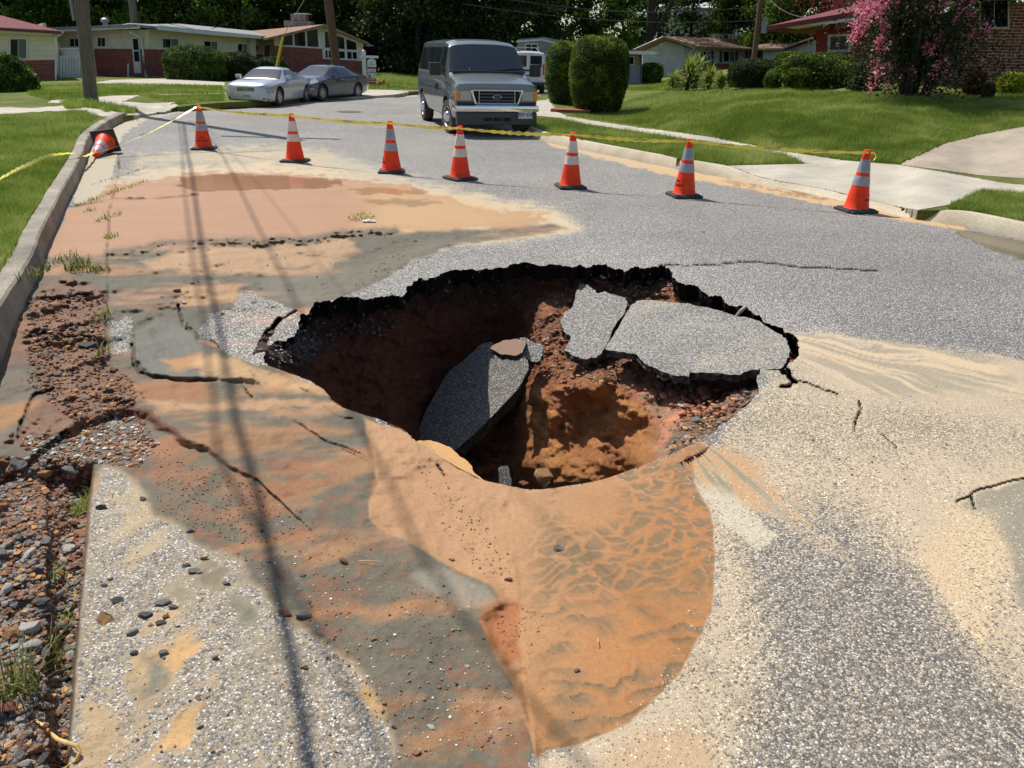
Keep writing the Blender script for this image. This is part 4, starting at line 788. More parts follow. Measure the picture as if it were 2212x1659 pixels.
bl('grass', 'patch of grass beyond the driveway mouth at the right border', [(2054, 443), (2119, 414), (2212, 420), (2400, 446)] + [p for p in BKR[::-1] if 2035 < p[0] < 2420], RP, 40000, .04, .09, .007, M_BLADE, seed=8)
bl('grass', 'lawn beyond the cars by the dark trees', [(790, 160), (880, 158), (1150, 160), (1160, 190), (900, 195), (780, 192)], LP, 16000, .05, .14, .03, M_BLADE, seed=9)
bl('grass', 'lawn in front of the far grey house', [(1345, 178), (1480, 172), (1470, 196), (1345, 196)], RP, 12000, .05, .12, .025, M_BLADE, seed=10)
M_STRAW = blade_mat('wilted_weeds', S((70, 92, 36)), S((132, 138, 74)), S((190, 176, 116)))
def road_fn(px, py): return UP(px, py, 0.0)[1]
def tuft(cx, cy, rx, ry, n, h, label, mat=M_BLADE, z0=0.0, seed=1, w=.006, name='weed_tuft'):
    rs = np.random.RandomState(seed); V = []; F = []; C_ = []
    z0 = z0 or (road_z(cx, cy) if 540 < cy else 0.0); base = PZ(cx, cy, z0)
    ex = abs(PZ(cx + rx, cy, z0).x - base.x); ey = abs(PZ(cx, cy - ry, z0).y - base.y)
    for i in range(n):
        r = math.sqrt(rs.rand()); t = rs.rand() * 6.283; p = Vector((r * math.cos(t) * ex, r * math.sin(t) * ey, 0)); a = rs.rand() * 6.283; hh = h * rs.uniform(.5, 1.2); bend = rs.uniform(.3, 1.1) * hh
        d = Vector((math.cos(a), math.sin(a), 0)); s = Vector((-d.y, d.x, 0)) * w * rs.uniform(.5, 1.2); k = len(V)
        for j in range(4):
            u = j / 3; c = p + d * bend * u * u + Vector((0, 0, hh * (u - .35 * u * u * (bend / hh)))); ww = s * (1 - u * .92); V += [tuple(c - ww), tuple(c + ww)]
        for j in range(3): F.append((k + 2 * j, k + 2 * j + 1, k + 2 * j + 3, k + 2 * j + 2))
        C_ += [rs.rand()] * 8
    o = link(name, np_mesh(name, V, F, [mat], dict(rnd=np.array(C_)), False)); o.location = base; return tag(o, label, 'weeds', 'weeds growing on the broken street')
for a in ((170, 578, 26, 10, 90, .13, 'wilted grey green clump of grass on the mud beside the left kerb', M_STRAW), (215, 585, 26, 7, 60, .09, 'low wilted weeds just right of the grey green clump', M_STRAW), (135, 560, 18, 16, 40, .1, 'sprawling weeds against the foot of the left kerb', M_STRAW),
          (250, 415, 9, 28, 120, .06, 'green weeds in the gutter joint at the far end of the mud'), (262, 380, 5, 20, 70, .05, 'thin weeds in the gutter joint near the fallen cone'), (235, 470, 12, 12, 50, .06, 'small weeds standing in wet mud on the gutter joint'), (240, 512, 14, 5, 40, .05, 'lowest weeds lying flat on the pink mud'),
          (780, 470, 30, 9, 90, .05, 'green weeds sprouting from the ochre mud behind the sinkhole'), (195, 455, 6, 5, 16, .08, 'lone sprig on the mud by the gutter'), (218, 690, 9, 14, 26, .14, 'long bladed weed bending over the brown mud', M_STRAW), (214, 770, 6, 18, 22, .1, 'small weed at the corner of the brown mud', M_STRAW),
          (180, 1100, 14, 30, 160, .07, 'feathery green weed at the broken pavement edge', M_BLADE), (330, 242, 30, 6, 120, .14, 'weedy tuft at the mouth of the left driveway'), (275, 262, 22, 8, 60, .08, 'weeds on the kerb top near the fallen cone'), (70, 600, 14, 20, 40, .09, 'dry grass hanging over the left kerb', M_STRAW, .2),
          (100, 1430, 40, 30, 60, .12, 'dry grass across the gravel near the bottom border', M_STRAW, 0.0), (40, 1500, 40, 40, 90, .16, 'tangle of straw grass in the bottom left corner', M_STRAW, 0.0), (120, 1250, 24, 20, 40, .07, 'green sprigs among the grey gravel', M_BLADE, 0.0), (150, 1350, 18, 24, 40, .06, 'wispy weed by the pavement edge lower down', M_BLADE, 0.0), (1690, 385, 12, 3, 40, .05, 'weeds in the sandy right gutter'), (700, 404 - 0, 4, 2, 8, .03, 'tiny sprig at the rim of the puddle'), (1200, 244, 12, 6, 60, .1, 'grass tuft beside the brick step')):
    lab = a[6]; m_ = a[7] if len(a) > 7 else M_BLADE; tuft(*a[:6], lab, m_, a[8] if len(a) > 8 else 0.0, seed=int(a[0]), w=.0035 if a[1] > 900 else .006)
# ================================================================ CONES, TAPE, POLES, WIRES, SIGN
def plain(name, c, rough=.5, **k): return pm(name, c, tuple(x * .8 for x in c), rough=rough, **k)
M_ORANGE = pm('cone_orange', (.93, .062, .012), (.8, .045, .01), 9, .5, spec=.25, bmp=.1, bscale=30)
M_REFL_W = pm('reflective_white', S((232, 214, 204)), S((205, 186, 176)), 14, .45)
M_REFL_G = pm('reflective_grey', S((176, 178, 182)), S((140, 140, 142)), 9, .4, metal=.2)
M_RUBBER = pm('black_rubber', S((52, 48, 46)), S((74, 68, 62)), 12, .75, bmp=.3)
M_TAPE = pm('yellow_tape', (.95, .8, .05), (.95, .86, .25), 5, .35)
M_INK = pm('black_ink', S((30, 22, 22)), S((44, 30, 28)), 20, .6)
def text_mesh(txt, size, extrude=.0008, font_scale=1.0, bold=.012):
    cu = bpy.data.curves.new('txt', 'FONT'); cu.body = txt; cu.size = size; cu.extrude = extrude; cu.align_x = 'CENTER'; cu.align_y = 'CENTER'; cu.offset = bold * size; cu.resolution_u = 3; cu.space_line = .85
    o = bpy.data.objects.new('txt', cu); col.objects.link(o); dg = bpy.context.evaluated_depsgraph_get(); me = bpy.data.meshes.new_from_object(o.evaluated_get(dg)); bpy.data.objects.remove(o); return me
CH, CR0, CR1 = .735, .148, .034
def cone_r(z): return CR0 + (CR1 - CR0) * (z - .04) / (CH - .04)
def make_cone(white, ang, label):
    e = empty('traffic_cone', label=label, cat='traffic cone', group='orange traffic cones around the sinkhole')
    b = MB(); b.box(-.19, -.19, 0, .19, .19, .034, .012); b.box(-.165, -.165, .03, .165, .165, .046, .008); b.build('cone_base', M_RUBBER, e, True)
    prof = [(CR0 + .008, .044), (CR0, .052)] + [(cone_r(z), z) for z in (.15, .3, .45, .6, .7)] + [(CR1, CH - .004), (CR1 - .006, CH), (.02, CH)]
    MB().lathe(prof, 40).build('cone_body', M_ORANGE, e, True)
    MB().lathe([(CR1 + .004, CH - .03), (CR1 + .006, CH - .026), (CR1 + .004, CH + .002), (.018, CH + .004)], 24).build('cone_tip', M_ORANGE, e, True)
    for z0, z1 in ((.32, .43), (.475, .625)):
        MB().lathe([(cone_r(z0) + .0005, z0 - .001), (cone_r(z0) + .003, z0), (cone_r((z0 + z1) / 2) + .003, (z0 + z1) / 2), (cone_r(z1) + .003, z1), (cone_r(z1) + .0005, z1 + .001)], 40).build('reflective_collar', M_REFL_W if white else M_REFL_G, e, True)
    for txt, z, sz in (('DPW', .205, .042), ('BLDG MAINT', .155, .042)):
        me = text_mesh(txt, sz); co = np.empty(len(me.vertices) * 3); me.vertices.foreach_get('co', co); co = co.reshape(-1, 3)
        zz = z + co[:, 1]; r = CR0 + (CR1 - CR0) * (zz - .04) / (CH - .04) + .0015 + co[:, 2]; th = ang + co[:, 0] / (CR0 + (CR1 - CR0) * (z - .04) / (CH - .04)) * .92
        me.vertices.foreach_set('co', np.stack([r * np.sin(th), -r * np.cos(th), zz], -1).ravel()); me.materials.clear(); me.materials.append(M_INK); link('lettering', me, e)
    return e
TIPS = []
CONES = [(441, 322, 0, .35, 8, 'orange cone with grey bands, farthest left of the standing row, taped towards the kerb'), (638, 349, 1, 2.6, -8, 'orange cone with white bands standing just beyond the puddle'), (846, 372, 0, -1.35, 4, 'orange cone with a torn grey band, standing left of the van'),
         (994, 387, 1, 3.0, 38, 'orange cone with clean white bands in front of the van'), (1232, 405, 1, 2.4, 12, 'orange cone with stained white bands standing right of the van'), (1477, 424, 0, -1.2, 14, 'orange cone with graffiti marked grey band near the start of the driveway'), (1848, 456, 0, 1.15, 16, 'orange cone with peeling grey band and knotted tape end, rightmost of the row')]
for x, y, w, a, rz, lab in CONES:
    e = make_cone(w, a - math.radians(rz), lab); p = PZ(x, y, .002); e.location = p; e.rotation_euler = (0, 0, math.radians(rz)); TIPS.append(p + Vector((0, 0, CH - .03)))
# the toppled cone: base plate stands on edge, tip towards the camera
e = make_cone(0, 1.0, 'fallen orange cone lying on its side in the left gutter'); tip = PZ(205, 335, .05); bc = PZ(229, 304, .19)
axis = (tip - bc).normalized(); e.location = tip - axis * CH; e.rotation_mode = 'QUATERNION'; e.rotation_quaternion = axis.to_track_quat('Z', 'Y') @ Vector((0, 0, 1)).rotation_difference(Vector((0, 0, 1)))
from mathutils import Quaternion
e.rotation_quaternion = axis.to_track_quat('Z', 'Y') @ Quaternion((0, 0, 1), math.radians(8))
# barrier tape: a thin ribbon, sagging and twisting from cone to cone
def ribbon(pts, w, twist, name, label):
    P = smooth_line([tuple(p) for p in pts], 10); V = []; F = []; n = len(P); rs = random.Random(4)
    for i, p in enumerate(P):
        t = (P[min(i + 1, n - 1)] - P[max(i - 1, 0)]).normalized(); up = Vector((0, 0, 1)); s = t.cross(up).normalized(); a = twist(i / n)
        d = (up * math.cos(a) + s * math.sin(a)) * w / 2 * (.75 + .25 * math.sin(i * 1.7)); o_ = s * .0006
        V += [tuple(p - d - o_), tuple(p + d - o_), tuple(p + d + o_), tuple(p - d + o_)]
    for i in range(n - 1):
        for k in range(4): F.append((i * 4 + k, i * 4 + (k + 1) % 4, i * 4 + 4 + (k + 1) % 4, i * 4 + 4 + k))
    e = empty(name, label=label, cat='barrier tape', group='yellow barrier tape'); o = link('tape_strip', np_mesh(name, V, F, [M_TAPE], None, False), e)
    return e, P
pts = []
for i, tp in enumerate(TIPS):
    pts.append(tp + Vector((0, -CR1 - .012, 0)))
    if i < len(TIPS) - 1:
        q = TIPS[i + 1]; 
        for u in (.3, .5, .72): m = tp.lerp(q, u); m.z -= .05 * (q - tp).length * .25 * 4 * u * (1 - u); m.y -= CR1; pts.append(m)
e, P = ribbon(pts, .062, lambda t: .35 + .45 * math.sin(t * 40), 'barrier_tape', 'long yellow barrier tape strung across the tops of the seven standing cones')
def tape_text(P, e, step, off):
    L = 0; acc = off
    for i in range(2, len(P) - 2):
        acc += (P[i] - P[i - 1]).length
        if acc > step:
            acc = 0; t = (P[i + 1] - P[i - 1]).normalized()
            me = text_mesh('CAUTION', .04, .0002); me.materials.clear(); me.materials.append(M_INK); o = link('lettering', me, e)
            z = Vector((t.y, -t.x, .75)).normalized(); x = t; y = z.cross(x).normalized(); 
            o.matrix_local = Matrix(((x.x, y.x, z.x, P[i].x + z.x * .014), (x.y, y.y, z.y, P[i].y + z.y * .014), (x.z, y.z, z.z, P[i].z + z.z * .014), (0, 0, 0, 1)))
tape_text(P, e, .55, .1)
tp = TIPS[0]; ft = tip + Vector((-.02, -.04, .02))
pts = [tp + Vector((-.03, -.02, 0)), tp.lerp(ft, .25) + Vector((0, 0, -.03)), tp.lerp(ft, .5) + Vector((0, 0, -.06)), tp.lerp(ft, .78) + Vector((0, 0, -.05)), ft]
e, P = ribbon(pts, .05, lambda t: 1.2 + .9 * t, 'barrier_tape', 'yellow barrier tape running down from the first cone to the fallen one'); tape_text(P, e, .6, .2)
pts = [ft + Vector((.02, 0, .02)), PZ(180, 338, .16), PZ(160, 331, .25), PZ(120, 334, .27), PZ(95, 340, .26), PZ(60, 356, .24), PZ(30, 370, .22), PZ(0, 386, .21), PZ(-120, 450, .2)]
e, P = ribbon(pts, .055, lambda t: .9 + .5 * math.sin(t * 9), 'barrier_tape', 'yellow barrier tape trailing from the fallen cone over the left lawn')
tp = TIPS[-1]; pts = [tp + Vector((.03, -.02, .0)), tp + Vector((.08, -.02, -.005)), tp + Vector((.105, -.02, -.05)), tp + Vector((.085, -.02, -.09))]
e, P = ribbon(pts, .045, lambda t: .6 + 1.5 * t, 'barrier_tape', 'short loose end of yellow tape curling off the rightmost cone')

# ---------------- poles
M_WOOD_G = pm('weathered_pole', S((122, 114, 94)), S((88, 82, 66)), 3, .85, bmp=.8, bscale=30, stretch=(14, 14, 1), detail=6)
M_WOOD_B = pm('brown_pole', S((112, 84, 66)), S((84, 62, 48)), 3, .85, bmp=.6, bscale=30, stretch=(14, 14, 1), detail=6)
M_GALV = pm('galvanised', S((150, 152, 154)), S((120, 122, 124)), 8, .45, metal=.5)
def pole(x, y, D, r0, r1, h, top_px, mat, label, arm=None, name='utility_pole', z=None):
    p = PD(x, y, D); 
    if z is not None: p = PZ(x, y, z)
    q = PD(*top_px, p.y) ; d = (q - p).normalized(); e = empty(name, p, 0, label, 'utility pole', 'wooden utility poles')
    n = 26; pts = [d * (h * i / n) + Vector((0, 0, -.15 if i == 0 else 0)) for i in range(n + 1)]; rr = [r0 + (r1 - r0) * i / n + (.02 if i == 0 else 0) for i in range(n + 1)]
    MB().tube(pts, rr, 22).build('pole_shaft', mat, e, True)
    if arm:
        az, ax = arm; c = d * az; MB().box(-ax, -.06, -.06, ax, .06, .06, .01).build('crossarm', mat, e, loc=c)
        for sx in (-.9, -.45, .45, .9): MB().lathe([(.03, 0), (.045, .03), (.03, .06), (.045, .1), (.02, .13)], 12).build('insulator', M_GALV, e, True, loc=c + Vector((sx * ax, 0, .06)))
    return e, p, d
e, PB, PDIR = pole(197, 221, 24, .17, .145, 13, (176, 0), M_WOOD_G, 'weathered grey wooden pole leaning slightly at the left driveway', (12.2, 1.2), z=.17)
MB().box(-.26, -.05, 0, -.2, .05, .5).build('ground_wire_cover', M_GALV, e, loc=PDIR * 2.0)
pole(291, 54, 52, .22, .18, 12, (285, 0), M_WOOD_G, 'pale grey pole rising behind the roof of the long house')
e, P3, D3 = pole(728, 150, 40, .21, .17, 12, (708, -10), M_WOOD_B, 'brown wooden pole in front of the gable with tall windows', (10, 1.0))
e, P4, D4 = pole(1627, 140, 42, .14, .11, 12, (1645, -10), M_WOOD_B, 'slim brown pole behind the right hand hedges')
MB().box(-.05, -.2, 0, .22, -.12, .7, .02).build('meter_box', M_GALV, e, loc=PD(1643, 72, 42) - P4)
# guy wire with yellow guard
g0 = PD(597, 145, 38); g1 = PD(611, 81, 38); e = empty('guy_wire', g0, 0, 'slanting guy wire with bright yellow guard behind the silver car', 'guy wire')
MB().tube([(0, 0, 0), g1 - g0], .055, 10).build('yellow_guard', plain('guard_yellow', (.72, .5, .03)), e, True)
MB().tube([(0, 0, -1.2), (g1 - g0) * .5, (g1 - g0) * 1.05, PD(704, -80, 40) - g0], .012, 6).build('guy_cable', M_GALV, e)
# ---------------- overhead lines; the near ones throw the shadows across the mud
M_CABLE = pm('cable_black', S((44, 44, 46)), S((60, 60, 62)), 10, .6)
def shadow_cable(px, zs, r, label):
    Q = []
    for i, (x, y) in enumerate(px):
        u = i / (len(px) - 1); g = PZ(x, y, 0.0); z = zs[0] + (zs[1] - zs[0]) * u; Q.append(g + tosun * (z / tosun.z))
    P = smooth_line([tuple(q) for q in Q], 8); v = P[-1] - P[-2]; v.z = 0; P.append(P[-1] + v.normalized() * 14 + Vector((0, 0, .6)))
    o = MB().tube(P, r, 8).build('overhead_cable', M_CABLE, smooth=True); return tag(o, label, 'cable', 'overhead cables above the left side of the street')
shadow_cable([(396, 262), (405, 330), (413, 367), (431, 497), (446, 590), (465, 702), (484, 823), (505, 900), (525, 965), (545, 1045), (570, 1150), (600, 1290), (625, 1400), (645, 1510), (662, 1620), (675, 1700)], (9.5, 3.4), .021, 'thick overhead cable bundle casting the darkest shadow over the mud')
shadow_cable([(386, 262), (392, 310), (398, 404), (420, 590), (443, 823), (462, 960)], (9.5, 6.0), .011, 'thinner overhead cable left of the thick bundle')
shadow_cable([(408, 262), (440, 285), (465, 311), (498, 367), (543, 460), (580, 534), (614, 597), (647, 664), (700, 760), (760, 870), (823, 987), (859, 1076), (903, 1166), (944, 1228), (975, 1290)], (9.5, 7.0), .012, 'overhead cable whose shadow crosses into the sinkhole and over the smooth sand')
shadow_cable([(414, 262), (452, 282), (500, 330), (560, 400), (640, 500), (700, 580)], (9.5, 8.0), .005, 'thin overhead service line beside the cable bundles')
def cable(p, q, sag, r, label):
    n = 16; P = []
    for i in range(n + 1): u = i / n; m = p.lerp(q, u); m.z -= sag * 4 * u * (1 - u); P.append(m)
    return tag(MB().tube(P, r, 6).build('overhead_cable', M_CABLE, smooth=True), label, 'cable', 'far overhead cables')
cable(PD(1040, -12, 44), PD(1640, 14, 46), .5, .03, 'thin line crossing the top of the picture left of the slim pole')
cable(PD(1000, 8, 46), PD(1640, 44, 46), .4, .022, 'lower thin line running to the slim brown pole')
cable(PD(1660, -6, 42), PD(1800, 34, 24), .35, .02, 'service drop sagging to the red roofed house')
cable(PD(360, 86, 50), PD(560, 20, 52), .2, .02, 'service line rising from the long roof against the trees')

# ---------------- sign post, manhole, small yard things
M_WHITE = pm('white_paint', S((222, 224, 226)), S((200, 202, 204)), 4, .5)
M_SIGNRED = plain('sign_red', S((196, 70, 62)), .5); M_SIGNGREY = plain('sign_grey', S((120, 124, 130)), .5)
D = 38.5; base = PD(789, 184, D); e = empty('yard_sign', base, 0, 'white wooden yard sign post with hanging house shaped panel on the lawn', 'yard sign')
def sp(x, y): return PD(x, y, D) - base
a, b = sp(788, 184), sp(787, 109); MB().box(-.09, -.05, -.1, .09, .05, b.z - .04, .012).build('sign_post', M_WHITE, e)
MB().lathe([(.09, 0), (.085, .02), (.03, .07), (.005, .09)], 4).build('post_cap', M_WHITE, e, loc=(0, 0, b.z - .04))
l, r = sp(778, 120), sp(818, 123); MB().box(l.x, -.045, l.z - .1, r.x, -.0521, l.z + .0, 0).box(l.x, -.1, l.z - .1, r.x, .0, l.z, .01).build('sign_arm', M_WHITE, e)
def panel(name, px, mat, off): return MB().poly([sp(x, y) + Vector((0, -.06 - off, 0)) for x, y in px], (0, .012, 0)).build(name, mat, e)
pp = panel('sign_panel', [(794, 156), (794, 130), (799, 127.5), (803, 125.5), (807, 127.5), (812.5, 131), (812.5, 156)], M_WHITE, 0)
panel('sign_stripe', [(794.4, 144), (794.4, 148.6), (812.1, 149.2), (812.1, 144.6)], M_SIGNRED, .008)
panel('sign_panel', [(794.4, 157), (794.4, 168), (812.4, 168.6), (812.4, 157.4)], M_WHITE, 0); panel('sign_picture', [(796, 167.5), (796.3, 163), (798.3, 159), (799.4, 161), (801, 163.6), (802.5, 168)], M_SIGNGREY, .008)
panel('sign_panel', [(795, 169), (795, 175), (812.6, 175.8), (812.6, 169.6)], M_SIGNRED, 0); panel('sign_panel', [(795.2, 176), (795.2, 180.6), (812.8, 181.4), (812.8, 176.8)], M_SIGNRED, 0)
for y_, w_ in ((134.6, 5), (138, 12), (153, 13)): panel('sign_lettering', [(803 - w_ / 2, y_), (803 - w_ / 2, y_ + 1), (803 + w_ / 2, y_ + 1.3), (803 + w_ / 2, y_ + .3)], M_SIGNGREY, .008)
for k in range(3): panel('sign_emblem', [(798 + k * 4.8, 170.8), (798 + k * 4.8, 173), (800.6 + k * 4.8, 173.2), (800.6 + k * 4.8, 171)], M_WHITE, .008)
base = PD(824, 188, 37); e = empty('yard_flag', base, 0, 'crumpled bright red plastic marker on the lawn right of the white sign post', 'marker')
MR = plain('red_plastic', (.72, .05, .03), .5); sp2 = lambda x, y, d=0: PD(x, y, 37) - base + Vector((0, d, 0))
MB().poly([sp2(817, 188), sp2(817, 178), sp2(820, 176.5), sp2(826, 178), sp2(827, 173.5), sp2(829, 172.5), sp2(831.5, 176), sp2(829, 180), sp2(827, 182), sp2(826.5, 188)], (0, .12, 0)).build('flag_sheet', MR, e)
MB().cyl(sp2(818, 189, .3), sp2(818, 180, .3), .01).cyl(sp2(826, 189, .05), sp2(826, 180, .05), .012).build('flag_stake', M_GALV, e)
c = PZ(756, 241.5, .002); o = MB().lathe([(.36, .0), (.36, .006), (.31, .009), (.3, .006), (.02, .006)], 36).build('manhole_cover', pm('cast_iron', S((74, 66, 60)), S((98, 84, 72)), 12, .7, metal=.3, bmp=.6), smooth=False); o.location = c; tag(o, 'dark round manhole cover in the street left of the van', 'manhole cover')
# brick step beside the tall hedges
b0 = PD(1215, 250, 23.2); e = empty('brick_step', b0, math.radians(-6), 'low brick topped stone block beside the taller clipped hedge', 'step')
MB().box(-.3, -.3, -.2, .75, .25, .13, .01).build('step_block', M_KERB, e); MB().box(-.33, -.33, .13, .78, .28, .19, .01).build('brick_top', pm('brick_top', S((160, 88, 66)), S((128, 70, 54)), 8, .8), e)
# ================================================================ VEHICLES
M_GLASS = None
def glass_mat(name, c, rough=.03, spec=.7):
    m, nt, b = nodes(name); b.inputs['Base Color'].default_value = (*c, 1); b.inputs['Roughness'].default_value = rough; b.inputs['Specular IOR Level'].default_value = spec; b.inputs['Coat Weight'].default_value = spec * .5; b.inputs['Coat Roughness'].default_value = .02; return m
M_CARGLASS = glass_mat('tinted_car_glass', (.018, .024, .028)); M_CHROME = pm('chrome', (.75, .76, .78), (.68, .69, .71), 3, .12, metal=1)
M_BLACKP = pm('black_plastic', (.016, .016, .018), (.024, .024, .026), 10, .5); M_TYRE = pm('tyre_rubber', (.022, .021, .02), (.05, .045, .04), 7, .85); M_RIM = pm('alloy', (.5, .5, .5), (.4, .39, .38), 6, .3, metal=.8)
M_LAMP = glass_mat('headlamp_clear', (.42, .42, .4), .08); M_AMBER = glass_mat('amber_lens', (.8, .22, .01), .2); M_DARKGAP = pm('shut_line', (.01, .01, .01), (.015, .015, .015), 5, .8)
M_PLATE = pm('licence_plate', S((205, 206, 206)), S((190, 190, 192)), 6, .5); M_WELL = pm('wheel_well', (.006, .006, .006), (.01, .01, .01), 5, .9)
class Car:
    """body lofted through cross-sections; local x runs front to rear, y=0 the middle, z up"""
    def __init__(s, name, st, paint, label, cat, X, Y, yaw, sc):
        s.st = sorted(st); s.paint = paint; s.e = empty(name, (X, Y, 0.0), math.radians(yaw), label, cat); s.e.scale = (sc, sc, sc)
    def sec(s, x):
        S_ = s.st
        if x <= S_[0][0]: i, t = 0, 0
        elif x >= S_[-1][0]: i, t = len(S_) - 2, 1
        else:
            i = max(k for k in range(len(S_) - 1) if S_[k][0] <= x); t = (x - S_[i][0]) / (S_[i + 1][0] - S_[i][0])
        A, B = S_[i], S_[i + 1]; P = np.array([A[k] + (B[k] - A[k]) * t for k in range(1, len(A))])
        wb, zb, wm, zm, wl, zl, wr, zr, zt = P
        c = [(0, zb - .0), (wb * .96, zb), (wb, zb + .03), (wm, zm), ((wm + wl) / 2 + .012, (zm + zl) / 2), (wl, zl), (wr, zr), (wr * .93, zr + (zt - zr) * .38), (wr * .72, zr + (zt - zr) * .74), (wr * .4, zr + (zt - zr) * .95), (0, zt)]
        return c                                             # index 5 = belt, 6 = roof edge
    def pt(s, x, t, side, off=0.0):
        c = s.sec(x); i = min(int(t), len(c) - 2); u = t - i; a, b = c[i], c[i + 1]; y = a[0] + (b[0] - a[0]) * u; z = a[1] + (b[1] - a[1]) * u
        p = Vector((x, side * y, z))
        if off:
            c2 = s.sec(x + .02); y2 = c2[i][0] + (c2[i + 1][0] - c2[i][0]) * u; z2 = c2[i][1] + (c2[i + 1][1] - c2[i][1]) * u
            tx = Vector((.02, side * (y2 - y), z2 - z)); tt = Vector((0, side * (b[0] - a[0]), b[1] - a[1]))
            n = tx.cross(tt); n.normalize(); mid = Vector((x, 0, (c[0][1] + c[-1][1]) / 2))
            if n.dot(p - mid) < 0: n = -n
            p = p + n * off
        return p
    def body(s, wheels, R, n=90):
        xs = sorted(set(np.round(np.concatenate([np.linspace(s.st[0][0], s.st[-1][0], n), [k[0] for k in s.st]]), 4))); bm = bmesh.new(); rings = []
        for x in xs:
            c = s.sec(x); r = [Vector((x, y, z)) for y, z in c]; l = [Vector((x, -y, z)) for y, z in c[1:-1]][::-1]; rings.append([bm.verts.new(p) for p in r + l])
        m = len(rings[0])
        for a, b in zip(rings, rings[1:]):
            for k in range(m): bm.faces.new((a[k], a[(k + 1) % m], b[(k + 1) % m], b[k]))
        bm.faces.new(rings[0]); bm.faces.new(rings[-1][::-1]); bmesh.ops.recalc_face_normals(bm, faces=bm.faces[:])
        me = bpy.data.meshes.new('body'); bm.to_mesh(me); bm.free(); me.materials.append(s.paint); me.materials.append(M_WELL); o = link('body', me)
        cut = MB()
        for wx, wz, hw in wheels: 
            for sd in (1, -1): cut.cyl((wx, sd * (hw - .3), wz), (wx, sd * (hw + .3), wz), R, n=32)
        c = cut.build('cut', M_WELL); md = o.modifiers.new('b', 'BOOLEAN'); md.operation = 'DIFFERENCE'; md.object = c; md.solver = 'EXACT'
        dg = bpy.context.evaluated_depsgraph_get(); me2 = bpy.data.meshes.new_from_object(o.evaluated_get(dg)); bpy.data.objects.remove(c); o.modifiers.clear(); o.data = me2
        me2.polygons.foreach_set('use_smooth', np.full(len(me2.polygons), True))
        try: me2.set_sharp_from_angle(angle=math.radians(32))
        except Exception: pass
        me2.name = 'body'; o.parent = s.e; return o
    def patch(s, name, xa, xb, t0, t1, side, mat, off=.004, nx=10, nt=6, parent=None):
        V = []; F = []
        for j in range(nt + 1):
            t = t0 + (t1 - t0) * j / nt; a = xa(j / nt) if callable(xa) else xa; b = xb(j / nt) if callable(xb) else xb
            for i in range(nx + 1): V.append(tuple(s.pt(a + (b - a) * i / nx, t, side, off)))
        for j in range(nt):
            for i in range(nx): k = j * (nx + 1) + i; F.append((k, k + 1, k + nx + 2, k + nx + 1))
        return link(name, np_mesh(name, V, F, [mat]), parent or s.e)
    def screen(s, name, xa, xb, mat, wf, off=.004, t0=6.15, nx=8, parent=None):
        """front or rear screen: spans the top surface on both sides"""
        V = []; F = []; T = [t0 + (10 - t0) * k / 8 for k in range(9)]
        for i in range(nx + 1):
            x = xa + (xb - xa) * i / nx
            row = [tuple(s.pt(x, t, 1, off)) for t in T] + [tuple(s.pt(x, t, -1, off)) for t in T[:-1][::-1]]; V += row
        m = len(T) * 2 - 1
        for i in range(nx):
            for j in range(m - 1): F.append((i * m + j, i * m + j + 1, (i + 1) * m + j + 1, (i + 1) * m + j))
        return link(name, np_mesh(name, V, F, [mat]), parent or s.e)
    def wheel(s, x, y, r, w, spokes, steer=0, hub=None, dirty=False):
        sd = 1 if y > 0 else -1; e = MB(); M = Matrix.Translation((0, 0, 0)) @ Matrix.Rotation(math.radians(90) * -sd, 4, 'X')
        e.lathe([(r * .62, -w / 2), (r * .93, -w / 2), (r, -w / 2 + .03), (r, w / 2 - .03), (r * .95, w / 2), (r * .66, w / 2 + .004), (r * .62, w / 2 - .02)], 36, M)
        o = e.build('wheel', pm('dusty_tyre', (.05, .042, .034), (.1, .08, .06), 7, .9) if dirty else M_TYRE, s.e, True, loc=(x, y - sd * w / 2, r)); o.rotation_euler = (0, 0, math.radians(steer))
        rim = MB(); rim.lathe([(r * .63, 0), (r * .63, w / 2 - .005), (r * .6, w / 2 + .002), (r * .55, w / 2 - .03), (r * .2, w / 2 - .05)], 30, M); rim.build('rim', M_RIM if not hub else M_RIM, o, True)
        if spokes:
            for k in range(spokes):
                a = 6.283 * k / spokes; c_, s_ = math.cos(a), math.sin(a); T = M @ Matrix.Rotation(a, 4, 'Z')
                sp = MB(); sp.box(r * .08, -.028, w / 2 - .045, r * .6, .028, w / 2 - .008, .006, T); sp.build('spoke', M_RIM, o)
            MB().lathe([(r * .2, w / 2 - .06), (r * .2, w / 2 - .01), (r * .1, w / 2)], 16, M).build('hub', M_RIM, o, True)
        if hub: MB().lathe([(r * .34, w / 2 - .05), (r * .32, w / 2 + .0), (r * .2, w / 2 + .05), (r * .12, w / 2 + .075), (.01, w / 2 + .08)], 20, M).build('hub_cap', M_CHROME, o, True)
        return o
def paint_mat(name, c, flake=.35, rough=.28):
    m, nt, b = nodes(name); b.inputs['Base Color'].default_value = (*c, 1); b.inputs['Metallic'].default_value = flake; b.inputs['Roughness'].default_value = rough; b.inputs['Coat Weight'].default_value = 1; b.inputs['Coat Roughness'].default_value = .05
    g = N(nt, 'ShaderNodeTexCoord'); n = N(nt, 'ShaderNodeTexNoise', i_Scale=3, i_Detail=6); nt.links.new(g.outputs['Object'], n.inputs['Vector'])
    nt.links.new(mixc(nt, ramp(nt, n.outputs[0], [(.35, (0, 0, 0)), (.75, (1, 1, 1))]), c, tuple(x * .8 + .02 for x in c)), b.inputs['Base Color']); return m
